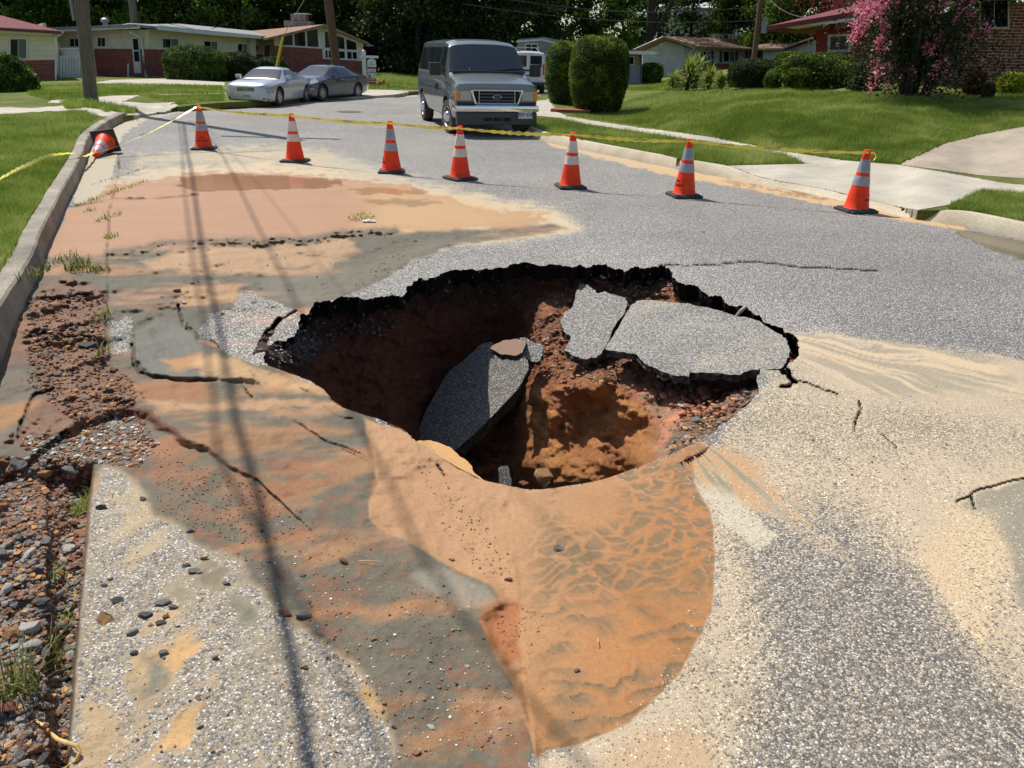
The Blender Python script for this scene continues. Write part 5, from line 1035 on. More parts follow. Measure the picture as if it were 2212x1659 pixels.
def plate(car, x, y, z, txt, w=.32, h=.16, s_=1):
    o = MB().box(x - .012, y - w / 2, z - h / 2, x, y + w / 2, z + h / 2, .004).build('licence_plate', M_PLATE, car.e)
    me = text_mesh(txt, h * .62, .001); me.materials.clear(); me.materials.append(M_SIGNGREY if False else M_INK); t = link('plate_number', me, o)
    t.matrix_local = Matrix(((0, 0, -1, x - .0135), (-1, 0, 0, y), (0, 1, 0, z), (0, 0, 0, 1))); return o
# ---- full size passenger van
VP = paint_mat('grey_green_paint', (.17, .2, .19), .45, .3)
#      x    wb   zb   wm   zm   wl   zl    wr   zr    zt
VS = [(0.0, .86, .48, .93, .62, .93, 1.02, .86, 1.07, 1.1), (.05, .9, .44, .965, .62, .955, 1.06, .89, 1.13, 1.16), (.35, .93, .38, .995, .66, .975, 1.12, .92, 1.2, 1.24), (.75, .94, .36, 1.0, .68, .98, 1.2, .93, 1.29, 1.34), (.86, .94, .36, 1.0, .68, .985, 1.22, .93, 1.33, 1.38),
      (1.15, .94, .36, 1.0, .68, .985, 1.24, .87, 1.62, 1.7), (1.42, .94, .36, 1.0, .68, .985, 1.25, .82, 1.9, 1.98), (1.6, .94, .36, 1.0, .68, .985, 1.26, .8, 1.96, 2.05), (2.0, .94, .36, 1.0, .68, .985, 1.27, .795, 1.99, 2.09), (3.5, .94, .36, 1.0, .68, .985, 1.27, .795, 1.99, 2.1), (5.1, .94, .4, .99, .68, .975, 1.27, .79, 1.97, 2.08), (5.32, .9, .46, .96, .7, .95, 1.27, .77, 1.93, 2.03), (5.38, .86, .5, .92, .7, .91, 1.27, .74, 1.85, 1.9)]
van = Car('passenger_van', VS, VP, 'grey green passenger van facing the camera, parked against the right kerb', 'van', -.484, 17.42, 106.0, .93)
van.body([(.95, .38, 1.0), (4.42, .38, 1.0)], .47); E_ = van.e
van.screen('windshield', .885, 1.41, M_CARGLASS, 0, .006, 6.02, 10)
for sd in (1, -1):
    van.patch('side_window', lambda u: 1.18 + .36 * u, lambda u: 2.0, 5.06, 5.9, sd, M_CARGLASS, .006)
    for a, b in ((2.12, 2.86), (2.94, 3.86), (3.94, 5.02)): van.patch('side_window', a, b, 5.08, 5.86, sd, M_CARGLASS, .006)
    for x in (1.12, 2.06, 2.9, 3.9): van.patch('door_seam', x, x + .012, 2.2, 5.0 if x < 1.5 else 5.95, sd, M_DARKGAP, .002, 1, 12)
    van.patch('body_trim', 1.35, 5.25, 3.93, 3.99, sd, M_CHROME, .006, 20, 1); van.patch('body_trim', .3, 1.1, 4.7, 4.76, sd, M_CHROME, .004, 10, 1)
    for x, z in ((1.95, 1.02), (2.2, 1.02)): MB().box(x - .03, sd * .995, z - .09, x + .03, sd * 1.03, z + .05, .008).build('door_handle', M_BLACKP, E_)
    m = MB().box(1.02, sd * 1.1, 1.28, 1.17, sd * 1.36, 1.56, .03).build('side_mirror', M_BLACKP, E_); MB().cyl((1.15, sd * .95, 1.3), (1.12, sd * 1.15, 1.32), .018).cyl((1.15, sd * .95, 1.42), (1.12, sd * 1.15, 1.42), .018).build('mirror_arm', M_BLACKP, m)
    for wx in (.95, 4.42): van.wheel(wx, sd * .985, .38, .25, 0, 9 if wx < 2 else 0, True, dirty=(wx < 2))
    MB().box(-.022, sd * .6, .8, .0, sd * .87, 1.0, .01).build('headlight', M_LAMP, E_)
    MB().box(-.03, sd * .873, .8, .12, sd * .963, 1.0, .012).build('indicator_lamp', M_AMBER, E_)
    van.patch('hood_seam', .02, .84, 6.55, 6.6, sd, M_DARKGAP, .002, 16, 1)
    MB().tube([(.86, sd * .1 + .36 * (1 if sd > 0 else 0) + (.0), 1.405), (.92, .55 * sd - .15, 1.46), (.87, .8 * sd - .3, 1.425)], .012, 6).build('wiper', M_BLACKP, E_)
MB().box(.81, -.86, 1.335, .885, .86, 1.405, .012).build('cowl_grille', M_BLACKP, E_)
MB().box(-.13, -.985, .56, .05, .985, .7, .035).box(-.1, -.99, .57, .35, -.965, .69, .01).box(-.1, .965, .57, .35, .99, .69, .01).build('bumper', M_CHROME, E_, True)
MB().box(-.1, -.95, .27, .06, .95, .555, .03).build('lower_valance', pm('grey_valance', (.035, .04, .042), (.05, .055, .055), 5, .5), E_, True)
for y in (-.22, 0, .22): MB().box(-.108, y - .09, .36, -.098, y + .09, .43).build('air_intake', M_WELL, E_)
MB().box(-.02, -.93, .7, .02, .93, .77, .01).build('bumper_gap', M_BLACKP, E_)
g = MB().box(-.012, -.53, .74, .004, .53, 1.0).build('grille', M_WELL, E_)
fr = MB()
for (y0, z0, y1, z1) in ((-.6, 1.02, .6, 1.02), (-.6, 1.02, -.5, .73), (.6, 1.02, .5, .73), (-.5, .73, .5, .73)): fr.cyl((-.03, y0, z0), (-.03, y1, z1), .026, n=8)
for y in (-.42, .42): fr.cyl((-.035, y, .74), (-.035, y, 1.01), .014, n=8)
fr.build('grille_frame', M_CHROME, g, True)
for z in (.8, .87, .94): MB().box(-.03, -.42, z - .012, -.01, .42, z + .012, .004).build('grille_bar', plain('grille_dark', (.1, .1, .11), .4), g)
Mx = Matrix.Translation((-.045, 0, .875)) @ Matrix.Rotation(math.radians(-90), 4, 'Y') @ Matrix.Diagonal((.5, 1, 1, 1))
MB().lathe([(.1, -.02), (.1, .0), (.085, .006), (.08, -.01)], 28, Mx).build('oval_emblem', M_CHROME, g, True); MB().lathe([(.08, -.02), (.078, .001), (.01, .003)], 28, Mx).build('emblem_field', plain('emblem_dark', (.02, .03, .05), .3), g, True)
plate(van, -.115, -.66, .5, '30V 639', .34, .17)
# ---- silver coupe
SP = paint_mat('silver_paint', (.52, .53, .54), .5, .3)
CS = [(0.0, .56, .26, .64, .42, .6, .62, .52, .69, .72), (.06, .72, .22, .77, .42, .74, .66, .64, .75, .78), (.2, .81, .19, .85, .42, .83, .7, .73, .79, .84), (.5, .85, .18, .9, .45, .88, .75, .75, .85, .9), (1.0, .86, .18, .915, .5, .9, .81, .75, .91, .955), (1.3, .86, .18, .915, .5, .905, .82, .76, .91, .95), (1.5, .86, .18, .915, .5, .905, .84, .72, 1.02, 1.07),
      (1.95, .86, .18, .915, .5, .905, .87, .6, 1.24, 1.29), (2.2, .86, .18, .915, .5, .905, .88, .56, 1.28, 1.35), (2.7, .86, .18, .915, .5, .905, .89, .55, 1.27, 1.34), (3.3, .86, .18, .915, .52, .9, .9, .6, 1.06, 1.12), (3.6, .86, .2, .915, .54, .89, .91, .66, .96, 1.0), (4.2, .82, .24, .88, .56, .84, .9, .66, .94, .97), (4.45, .74, .3, .8, .56, .76, .82, .6, .86, .88), (4.52, .6, .36, .68, .56, .64, .74, .5, .78, .8)]
cp = Car('parked_coupe', CS, SP, 'bright silver two door coupe parked facing the camera at the far left kerb', 'car', -8.02, 24.0, 82, .8)
cp.body([(.93, .33, .9), (3.55, .33, .9)], .39, 80); cp.screen('windshield', 1.33, 1.93, M_CARGLASS, 0, .005, 6.1); cp.screen('rear_window', 2.85, 3.5, M_CARGLASS, 0, .005, 6.1)
for sd in (1, -1):
    cp.patch('side_window', lambda u: 1.55 + .42 * u, lambda u: 2.95 - .2 * u, 5.05, 5.92, sd, M_CARGLASS, .005); cp.patch('headlight', .07, .6, 4.9, 6.3, sd, M_LAMP, .008, 8, 4)
    cp.patch('door_seam', 1.45, 1.458, 2.3, 5.0, sd, M_DARKGAP, .002, 1, 10); cp.patch('door_seam', 2.75, 2.758, 2.3, 5.0, sd, M_DARKGAP, .002, 1, 10); cp.patch('side_marker', .3, .42, 3.5, 3.8, sd, MR, .004, 2, 1)
    m = MB().box(1.5, sd * .9, .93, 1.66, sd * 1.12, 1.07, .04).build('side_mirror', SP, cp.e, True)
    for wx in (.93, 3.55): cp.wheel(wx, sd * .885, .33, .22, 9)
    MB().box(.02, sd * .42, .27, .09, sd * .7, .34, .01).build('fog_lamp', M_BLACKP, cp.e)
g = MB().box(-.015, -.33, .55, .06, .33, .68, .02).build('grille', M_BLACKP, cp.e, True)
for z in (.575, .6, .63, .655): MB().box(-.02, -.31, z - .004, -.012, .31, z + .004).build('grille_bar', M_CHROME, g)
Mx = Matrix.Translation((-.022, 0, .615)) @ Matrix.Rotation(math.radians(-90), 4, 'Y'); MB().lathe([(.055, -.01), (.055, 0), (.045, .006), (.04, -.008)], 24, Mx).build('round_emblem', M_CHROME, g, True)
plate(cp, -.01, 0, .38, '2EF 968', .34, .13)
MB().box(.02, -.6, .2, .1, .6, .24, .01).build('air_dam', M_BLACKP, cp.e)
# ---- grey blue saloon
BP = paint_mat('blue_grey_paint', (.075, .085, .115), .5, .28)
AS = [(0.0, .5, .34, .58, .48, .55, .64, .48, .68, .7), (.06, .7, .26, .76, .46, .72, .68, .62, .73, .76), (.25, .82, .2, .87, .45, .84, .72, .72, .8, .84), (.6, .86, .18, .91, .48, .885, .78, .74, .88, .92), (1.05, .86, .18, .915, .5, .9, .86, .74, .95, 1.0), (1.3, .86, .18, .915, .5, .9, .9, .74, 1.0, 1.04), (1.6, .86, .18, .915, .52, .9, .93, .7, 1.16, 1.2),
      (2.1, .86, .18, .915, .52, .9, .95, .6, 1.37, 1.43), (2.5, .86, .18, .915, .52, .9, .96, .57, 1.4, 1.47), (3.2, .86, .18, .915, .54, .9, .98, .56, 1.36, 1.42), (3.8, .86, .2, .91, .56, .885, 1.0, .6, 1.16, 1.2), (4.15, .84, .22, .9, .58, .87, 1.0, .66, 1.06, 1.1), (4.6, .78, .28, .86, .6, .82, .98, .64, 1.02, 1.05), (4.82, .7, .36, .78, .6, .74, .86, .56, .9, .92), (4.86, .6, .4, .7, .6, .66, .8, .5, .84, .86)]
al = Car('parked_saloon', AS, BP, 'dark blue grey four door saloon parked behind the silver coupe', 'car', -7.45, 26.9, 68, .765)
al.body([(.95, .34, .9), (3.72, .34, .9)], .4, 80); al.screen('windshield', 1.33, 2.05, M_CARGLASS, 0, .005, 6.1); al.screen('rear_window', 3.3, 4.0, M_CARGLASS, 0, .005, 6.1)
for sd in (1, -1):
    al.patch('side_window', lambda u: 1.62 + .5 * u, lambda u: 2.55, 5.05, 5.9, sd, M_CARGLASS, .005); al.patch('side_window', 2.62, lambda u: 3.45 - .1 * u, 5.05, 5.88, sd, M_CARGLASS, .005); al.patch('side_window', 3.5, lambda u: 3.85 - .35 * u, 5.06, 5.7, sd, M_CARGLASS, .005, 4, 4)
    al.patch('headlight', .14, .7, 5.0, 6.3, sd, M_LAMP, .008, 8, 4); al.patch('tail_light', 4.45, 4.8, 4.6, 5.6, sd, MR, .006, 5, 3)
    for x in (1.5, 2.58, 3.5): al.patch('door_seam', x, x + .009, 2.3, 5.0, sd, M_DARKGAP, .002, 1, 10)
    for x in (2.35, 3.3): MB().box(x, sd * .905, .86, x + .16, sd * .935, .89, .006).build('door_handle', M_CHROME, al.e)
    m = MB().box(1.6, sd * .92, 1.0, 1.75, sd * 1.12, 1.12, .04).build('side_mirror', BP, al.e, True)
    for wx in (.95, 3.72): al.wheel(wx, sd * .885, .34, .22, 7)
    al.patch('fog_lamp', .14, .34, 3.3, 3.9, sd, M_LAMP, .006, 3, 2)
g = MB().box(-.015, -.36, .52, .06, .36, .66, .02).build('grille', M_CHROME, al.e, True); MB().box(.0, -.4, .3, .07, .4, .42, .02).build('air_dam', M_BLACKP, al.e, True)
for z in (.55, .585, .62): MB().box(-.02, -.33, z - .009, -.012, .33, z + .009).build('grille_bar', M_BLACKP, g)
# ---- white work van seen past the hedge, and a white car behind the yuccas
WP = paint_mat('white_paint_van', (.66, .68, .72), .0, .3)
base = PZ(1176, 207, 0)
wv = Car('work_van', [(0, .8, .5, .9, .7, .92, 1.2, .8, 1.95, 2.05), (.12, .86, .45, .96, .7, .97, 1.2, .84, 2.02, 2.12), (3.8, .86, .45, .98, .7, .98, 1.2, .84, 2.05, 2.15), (4.3, .86, .45, .98, .7, .97, 1.2, .8, 1.7, 1.8), (5.2, .8, .5, .9, .7, .88, 1.0, .7, 1.05, 1.1)], WP, 'white work van with roof rack, half hidden behind the tall hedges', 'van', base.x - .7, base.y + 1.5, 92, .8)
wv.body([(1.0, .38, .98), (4.3, .38, .98)], .45, 40)
for sd in (1, -1):
    for wx in (1.0, 4.3): wv.wheel(wx, sd * .96, .38, .24, 0, 0, True)
    MB().box(-.02, sd * .78, .95, .01, sd * .88, 1.5, .01).build('tail_light', MR, wv.e)
    MB().box(-.015, sd * .1, 1.35, -.002, sd * .72, 1.9, .004).build('rear_window', M_CARGLASS, wv.e)
MB().box(-.12, -.9, .42, .05, .9, .58, .02).build('bumper', M_BLACKP, wv.e)
plate(wv, -.02, -.3, .98, '5BL 204'.replace('5BL 204', ' '), .34, .3)
for y in (-.6, .6): MB().cyl((.2, y, 2.1), (3.6, y, 2.28), .02).cyl((.2, y, 2.1), (.2, y, 2.4), .02).build('roof_rack', M_GALV, wv.e)
rk = MB()
for x in (.3, 1.2, 2.1, 3.0): rk.cyl((x, -.62, 2.3), (x, .62, 2.3), .02)
rk.build('roof_rack', M_GALV, wv.e)
wl_ = pm('faded_blue_print', S((90, 110, 150)), S((120, 136, 170)), 8, .5)
for z, w_ in ((1.28, .5), (1.18, .62), (1.09, .4)): MB().box(-.022, -.35 - w_ / 2, z - .02, -.016, -.35 + w_ / 2, z + .02).build('van_lettering', wl_, wv.e)
p = PD(1560, 206, 40)
wc = Car('parked_car', AS, paint_mat('pearl_white_paint', (.62, .63, .66), 0, .3), 'white car almost hidden behind the spiky yucca clump', 'car', p.x - 1.2, p.y, 8, .75)
wc.e.location.z = p.z - .1; wc.body([(.95, .34, .9), (3.72, .34, .9)], .4, 60); wc.screen('windshield', 1.33, 2.05, M_CARGLASS, 0, .005, 6.1); wc.screen('rear_window', 3.3, 4.0, M_CARGLASS, 0, .005, 6.1)
for sd in (1, -1):
    wc.patch('side_window', lambda u: 1.62 + .5 * u, 2.55, 5.05, 5.9, sd, M_CARGLASS, .005); wc.patch('side_window', 2.62, lambda u: 3.45 - .1 * u, 5.05, 5.88, sd, M_CARGLASS, .005)
    for wx in (.95, 3.72): wc.wheel(wx, sd * .885, .34, .22, 5)
# ================================================================ HOUSES
def brick_mat(name, c1, c2, mortar, sc=1.0):
    m, nt, b = nodes(name); tc = N(nt, 'ShaderNodeTexCoord'); L = nt.links
    br = N(nt, 'ShaderNodeTexBrick', i_Scale=1.0); br.inputs['Brick Width'].default_value = .21 * sc; br.inputs['Row Height'].default_value = .072 * sc; br.inputs['Mortar Size'].default_value = .009 * sc; br.inputs['Color1'].default_value = (*c1, 1); br.inputs['Color2'].default_value = (*c2, 1); br.inputs['Mortar'].default_value = (*mortar, 1)
    L.new(tc.outputs['UV'], br.inputs['Vector']); n = N(nt, 'ShaderNodeTexNoise', i_Scale=3, i_Detail=5); L.new(tc.outputs['UV'], n.inputs['Vector'])
    L.new(mixc(nt, 1.0, br.outputs[0], ramp(nt, n.outputs[0], [(.3, (.75, .74, .73)), (.7, (1.15, 1.15, 1.15))]), 'MULTIPLY'), b.inputs['Base Color']); b.inputs['Roughness'].default_value = .85; bump(nt, b, br.outputs['Fac'], -.4, .01); return m
def siding_mat(name, c, lap=.2):
    m, nt, b = nodes(name); tc = N(nt, 'ShaderNodeTexCoord'); L = nt.links; sp = N(nt, 'ShaderNodeSeparateXYZ'); L.new(tc.outputs['UV'], sp.inputs[0])
    saw = math_n(nt, 'FRACT', math_n(nt, 'DIVIDE', sp.outputs[1], lap)); n = N(nt, 'ShaderNodeTexNoise', i_Scale=2, i_Detail=5); L.new(tc.outputs['UV'], n.inputs['Vector'])
    L.new(mixc(nt, 1.0, c, ramp(nt, n.outputs[0], [(.3, (.88, .88, .87)), (.7, (1.06, 1.06, 1.06))]), 'MULTIPLY'), b.inputs['Base Color']); b.inputs['Roughness'].default_value = .6
    bump(nt, b, math_n(nt, 'SUBTRACT', 1, saw), 1.0, .05); return m
M_BRICK = brick_mat('red_brick', S((150, 62, 50)), S((120, 46, 40)), S((150, 120, 108)))
M_BRICKL = brick_mat('light_joint_brick', S((150, 78, 62)), S((120, 58, 48)), S((196, 176, 160)))
M_SIDE = siding_mat('cream_siding', S((226, 216, 186))); M_SIDEG = siding_mat('grey_siding', S((206, 206, 200))); M_REDSIDE = siding_mat('red_siding', S((150, 34, 32)), .35); M_BROWNSIDE = siding_mat('taupe_siding', S((150, 136, 120)))
M_ROOFBR = pm('brown_shingles', S((158, 124, 100)), S((130, 100, 80)), 5, .9, bmp=.6, bscale=30); M_ROOFRED = pm('red_shingles', S((124, 58, 60)), S((104, 48, 52)), 5, .9, bmp=.6, bscale=30); M_ROOFG = pm('grey_roofing', S((150, 150, 150)), S((120, 120, 120)), 5, .8)
M_WINGLASS = glass_mat('window_glass', (.010, .013, .014), .05, .2); M_CURT = pm('pale_curtain', S((120, 128, 120)), S((80, 88, 84)), 10, .8, stretch=(12, 12, 1)); M_DOORBR = pm('brown_door', S((92, 60, 44)), S((70, 46, 34)), 6, .5); M_SHUT = pm('blue_grey_shutter', S((72, 90, 100)), S((60, 76, 84)), 8, .6)
class Wall:
    """vertical wall plane through two measured foot points"""
    def __init__(s, parent, a, b):
        s.e = parent; s.o = Vector(a); s.u = Vector(b) - Vector(a); s.u.z = 0; s.u.normalize(); s.n = Vector((s.u.y, -s.u.x, 0))
        if s.n.dot(Vector((0, 0, 0)) - s.o) < 0: s.n = -s.n
    def w(s, x, y):
        r = Vector([float(q) for q in rays(x, y)]); c = Vector((0, 0, CAM_H)); t = (s.o - c).dot(s.n) / r.dot(s.n); return c + r * t
    def poly(s, name, px, mat, out=0.0, thick=.12, parent=None):
        P = [s.w(*p) + s.n * out for p in px]; inv = s.e.matrix_world.inverted() if False else None; P = [p - s.e.location for p in P]
        o = MB().poly(P, s.n * -thick).build(name, mat, parent or s.e)
        uv = o.data.uv_layers.new(name='UVMap'); cs = []
        for l in o.data.loops: v = o.data.vertices[l.vertex_index].co + s.e.location; cs += [(v - s.o).dot(s.u), v.z]
        uv.data.foreach_set('uv', cs); return o
    def rect(s, name, x0, y0, x1, y1, mat, out=0.0, thick=.12, parent=None, dy=0): return s.poly(name, [(x0, y0), (x1, y0 + dy), (x1, y1 + dy), (x0, y1)], mat, out, thick, parent)
    def window(s, x0, y0, x1, y1, dy=0, bars=1, fw=2.2, curtain=False, frame=None, thick=.1):
        f = s.rect('window', x0 - fw, y0 - fw, x1 + fw, y1 + fw, frame or M_WHITE, .05, thick, dy=dy); s.rect('pane', x0, y0, x1, y1, M_WINGLASS, .062, .02, f, dy)
        if curtain: s.rect('curtain', x0 + (x1 - x0) * .5, y0 + 1, x1 - 1, y1 - 1, M_CURT, .066, .006, f, dy)
        for k in range(1, bars + 1):
            xm = x0 + (x1 - x0) * k / (bars + 1); s.rect('sash_bar', xm - .5, y0, xm + .5, y1, frame or M_WHITE, .075, .02, f, dy)
        return f
def house(name, at, label): return empty(name, at, 0, label, 'house')
def roof_poly(e, name, pts, mat, t=.12): return MB().poly([Vector(p) - e.location for p in pts], (0, 0, -t)).build(name, mat, e)
# ---- left neighbour: cream siding over brick, dark red roof
o0 = PD(60, 177, 37); e = house('brick_house', o0, 'cream sided house with dark red roof at the left border')
a, b = PD(-260, 180, 36), PD(123, 177, 37.5); W = Wall(e, a, b)
W.poly('brick_wall', [(-260, 130), (49, 131), (107, 129), (121, 129), (124, 180), (-260, 184)], M_BRICK, .02, .2); W.poly('siding_wall', [(-260, 50), (103, 68), (119, 69), (121, 129), (107, 129), (49, 131), (-260, 130)], M_SIDE, 0, .2)
W.window(24, 85, 57, 125, 0, 1, 3.4, True); W.rect('corner_trim', 119, 69, 123, 180, M_WHITE, .04, .1)
W.poly('fascia', [(-260, 44), (128, 65), (145, 68), (145, 72), (100, 72), (-260, 56)], M_WHITE, .7, .12); W.poly('soffit', [(-260, 56), (100, 72), (122, 73), (122, 76), (-260, 62)], M_WHITE, .5, .5)
R0 = W.w(-260, 44) + W.n * .75; R1 = W.w(145, 68) + W.n * .75; up = -W.n * 5 + Vector((0, 0, 1.25))
roof_poly(e, 'roof', [R0, R1, R1 + up + W.u * -6.5, R0 + up], M_ROOFRED); roof_poly(e, 'roof', [R1, R1 + Vector((R1.x - 2.2, R1.y, 0)).normalized() * 10, R1 - W.n * 5 - W.u * 6.5 + Vector((0, 0, 1.25))], M_ROOFRED)
bk = W.w(121, 180); aw = Vector((bk.x - 1.4, bk.y, 0)).normalized(); MB().poly([bk - e.location - W.n * .2, bk - e.location + aw * 9, bk - e.location + aw * 9 + Vector((0, 0, 2.5)), bk - e.location - W.n * .2 + Vector((0, 0, 2.5))], W.u * -.15).build('side_wall', M_SIDE, e)
MB().tube([W.w(145, 70) - e.location + W.n * .7, W.w(135, 76) - e.location + W.n * .5, W.w(120, 80) - e.location + W.n * .15, W.w(122, 92) - e.location + W.n * .1], .06, 8).build('downpipe', M_WHITE, e, True)
# ---- white gate with lattice top
o0 = PD(125, 174, 39.5); e = empty('garden_gate', o0, 0, 'white gate with lattice top between the two brick houses', 'gate'); W = Wall(e, PD(114, 175, 39.5), PD(190, 171, 40.5))
W.rect('gate_panel', 129, 123, 196, 171, M_WHITE, 0, .06); g = W.rect('gate_rail', 128, 103.5, 196, 106, M_WHITE, .02, .08); W.rect('gate_rail', 128, 121.5, 196, 124.5, M_WHITE, .02, .08)
lt = MB()
for k in range(-4, 26):
    for dx in (7, -7):
        x = 129 + k * 4.2; xa, xb = x, x + dx * 2; p, q = (xa, 106), (xb, 121.5)
        if min(xa, xb) < 129 or max(xa, xb) > 192: continue
        lt.cyl(W.w(*p) - e.location, W.w(*q) - e.location, .018, n=4)
lt.build('lattice', M_WHITE, e)
for x in (122.5, 193): W.rect('gate_post', x - 3.6, 101, x + 3.6, 176, M_WHITE, .06, .2); MB().lathe([(.14, 0), (.1, .05), (.05, .09), (.09, .14), (.06, .22), (.01, .3)], 14).build('post_cap', M_WHITE, e, True, loc=W.w(x, 101) - e.location)
W.rect('gate_panel', 110, 108, 119, 140, M_WHITE, 0, .06)
for k in range(9): W.rect('board_line', 135 + k * 6.5, 125, 135.6 + k * 6.5, 170, M_SIGNGREY, .012, .01)
# ---- long low house with the glazed gable
o0 = PD(400, 172, 45); e = house('brick_house', o0, 'long low brick and cream siding house ending in a gable of tall windows')
P0, P1, P2, P3_, P4_ = PD(105, 171, 44), PD(318, 171, 43.2), PD(534, 171, 51), PD(593, 171, 51.8), PD(785, 171, 53.5)
W1 = Wall(e, P0, P1); W1.poly('brick_wall', [(204, 105), (318.5, 106), (319, 175), (204, 173)], M_BRICK, .02, .2); W1.poly('siding_wall', [(100, 66), (318, 64), (318.5, 106), (204, 105), (204, 173), (100, 173)], M_SIDE, 0, .2)
W1.window(153, 84, 173, 100); W1.window(213, 82, 228, 100, 0, 1); W1.poly('corner_trim', [(197, 100), (202, 100), (212, 172), (207, 172)], M_WHITE, .05, .1)
d = W1.poly('door', [(284.5, 79), (301, 79), (306, 158), (291, 158)], M_WHITE, .05, .08); W1.poly('pane', [(288, 84), (299, 84), (301, 108), (290, 108)], M_WINGLASS, .06, .02, d); W1.poly('pane', [(290.5, 111), (301, 111), (303, 133), (292, 133)], M_WINGLASS, .06, .02, d)
W1.rect('door_step', 274, 164, 306, 173, M_BRICK, .9, .9); W1.rect('hand_rail', 299, 137, 301, 172, M_WHITE, .95, .05)
dp = MB(); dp.tube([W1.w(*p) - e.location + W1.n * k for p, k in (((299, 70), .7), ((302, 76), .4), ((309, 82), .12), ((312, 120), .12), ((318, 166), .12), ((323, 171), .2))], .07, 8).build('downpipe', M_WHITE, e, True)
W2 = Wall(e, P1, P2); W2.poly('brick_wall', [(318.5, 106), (373, 108), (450, 112), (534, 117), (534, 175), (319, 175)], M_BRICK, .02, .2); W2.poly('siding_wall', [(318, 62), (534, 78), (534, 117), (450, 112), (373, 108), (318.5, 106)], M_SIDE, 0, .2)
W2.window(350.5, 84, 383, 102.5, 1, 1, 2.4, True); W2.window(440, 89, 467, 108, 1.5, 1, 2.2, True); W2.window(512.5, 95, 532, 111, 1, 1, 2, True); W2.poly('doorstep_slab', [(325, 165), (385, 166), (390, 172), (325, 172)], M_CONC, 1.0, .9)
W1.poly('fascia', [(118, 61), (192, 59), (277, 54), (320, 54), (320, 63), (277, 64), (192, 68), (118, 70)], M_WHITE, .85, .15)
W2.poly('fascia', [(316, 54), (430, 65.5), (585, 81), (585, 87), (430, 75), (316, 64)], M_WHITE, .85, .15)
A_, B_, C_ = W1.w(118, 61) + W1.n * .9, W1.w(318, 53.6) + W1.n * .9, W2.w(585, 80.6) + W2.n * .9
bk = Vector((-1.5, 9, .25)); roof_poly(e, 'roof', [A_, B_, B_ + bk, A_ + bk], M_ROOFG); roof_poly(e, 'roof', [B_ + Vector((0, 0, -.01)), C_, C_ + bk, B_ + bk + Vector((0, 0, -.01))], M_ROOFG)
pk = MB(); pk.lathe([(.12, 0), (.12, .25), (.22, .3), (.2, .42), (.05, .5)], 14).build('roof_vent', M_GALV, e, True, loc=PD(229, 60, 45.5) - e.location)
roof_poly(e, 'roof', [PD(240, 57, 46), PD(278, 51.5, 46), PD(330, 54, 46), PD(330, 52, 52), PD(278, 50, 52)], M_ROOFG)
# porch recess
Wp = Wall(e, PD(534, 171, 53.5), PD(600, 171, 54)); Wp.poly('siding_wall', [(530, 80), (600, 80), (600, 118), (530, 118)], M_SIDE, 0, .15); Wp.poly('brick_wall', [(530, 118), (600, 118), (600, 173), (530, 173)], M_BRICK, 0, .15)
d = Wp.rect('door', 568, 95, 586, 130, M_WHITE, .04, .08); Wp.rect('door_panel', 571, 98, 583, 128, M_DOORBR, .05, .02, d); Wp.rect('lamp', 550, 98, 557, 108, M_BLACKP, .2, .2)
W2.poly('porch_column', [(535, 83), (547, 84), (548, 140), (536, 140)], M_SIDE, .2, .4)
# glazed gable
W3 = Wall(e, P3_, P4_); W3.poly('brick_wall', [(593, 99), (697, 105), (697, 127), (776, 131.5), (785, 131), (786, 176), (593, 176)], M_BRICK, .03, .25)
W3.poly('gable_wall', [(590, 82), (605, 79), (698, 57), (770, 84), (784, 90), (785, 131), (776, 131.5), (697, 127), (697, 105), (593, 99)], M_SIDE, 0, .2)
fr = W3.poly('window', [(604, 79.5), (690, 60.5), (698, 59.5), (772, 88), (776, 131), (697, 127), (697, 105.5), (604, 100)], M_WHITE, .04, .1)
c4 = lambda P: crop(351.1, 0, .248, P)
for P in ([(1025, 330), (1130, 300), (1135, 395), (1030, 392)], [(1147, 296), (1240, 275), (1246, 402), (1152, 398)], [(1257, 270), (1350, 255), (1358, 410), (1263, 404)], [(1387, 262), (1490, 298), (1495, 416), (1394, 414)], [(1510, 308), (1580, 332), (1585, 430), (1515, 420)], [(1600, 340), (1685, 372), (1690, 435), (1603, 430)], [(1402, 440), (1436, 440), (1438, 503), (1404, 502)], [(1446, 440), (1478, 440), (1480, 505), (1448, 504)], [(1522, 447), (1585, 448), (1588, 508), (1526, 506)], [(1608, 450), (1645, 452), (1647, 512), (1610, 510)], [(1655, 453), (1690, 455), (1692, 513), (1657, 511)]):
    W3.poly('pane', c4(P), M_WINGLASS, .052, .02, fr)
W3.poly('sash_bar', [(694.5, 60), (701, 61), (703, 126), (697, 126)], M_WHITE, .08, .05, fr)
W3.poly('rake_board', [(576, 82), (698, 53), (698, 58.5), (582, 84.5)], M_WHITE, .9, .12); W3.poly('rake_board', [(698, 53), (712, 58), (790, 91), (790, 95), (712, 63), (698, 58.5)], M_WHITE, .9, .12)
pkp, lf, rt = W3.w(698, 53) + W3.n * .95, W3.w(576, 82) + W3.n * .95, W3.w(792, 91.5) + W3.n * .95; bk = -W3.n * 14
roof_poly(e, 'roof', [pkp, pkp + bk, lf + bk + Vector((-6, 0, 0)), lf], M_ROOFBR); roof_poly(e, 'roof', [pkp + Vector((0, 0, -.01)), rt, rt + bk, pkp + bk + Vector((0, 0, -.01))], M_ROOFBR)
cp0 = W3.w(785, 171) - e.location; MB().poly([cp0 - W3.n * .2, cp0 - W3.n * 12, cp0 - W3.n * 12 + Vector((0, 0, 2.2)), cp0 - W3.n * .2 + Vector((0, 0, 2.2))], W3.u * -.15).build('side_wall', M_BRICK, e)
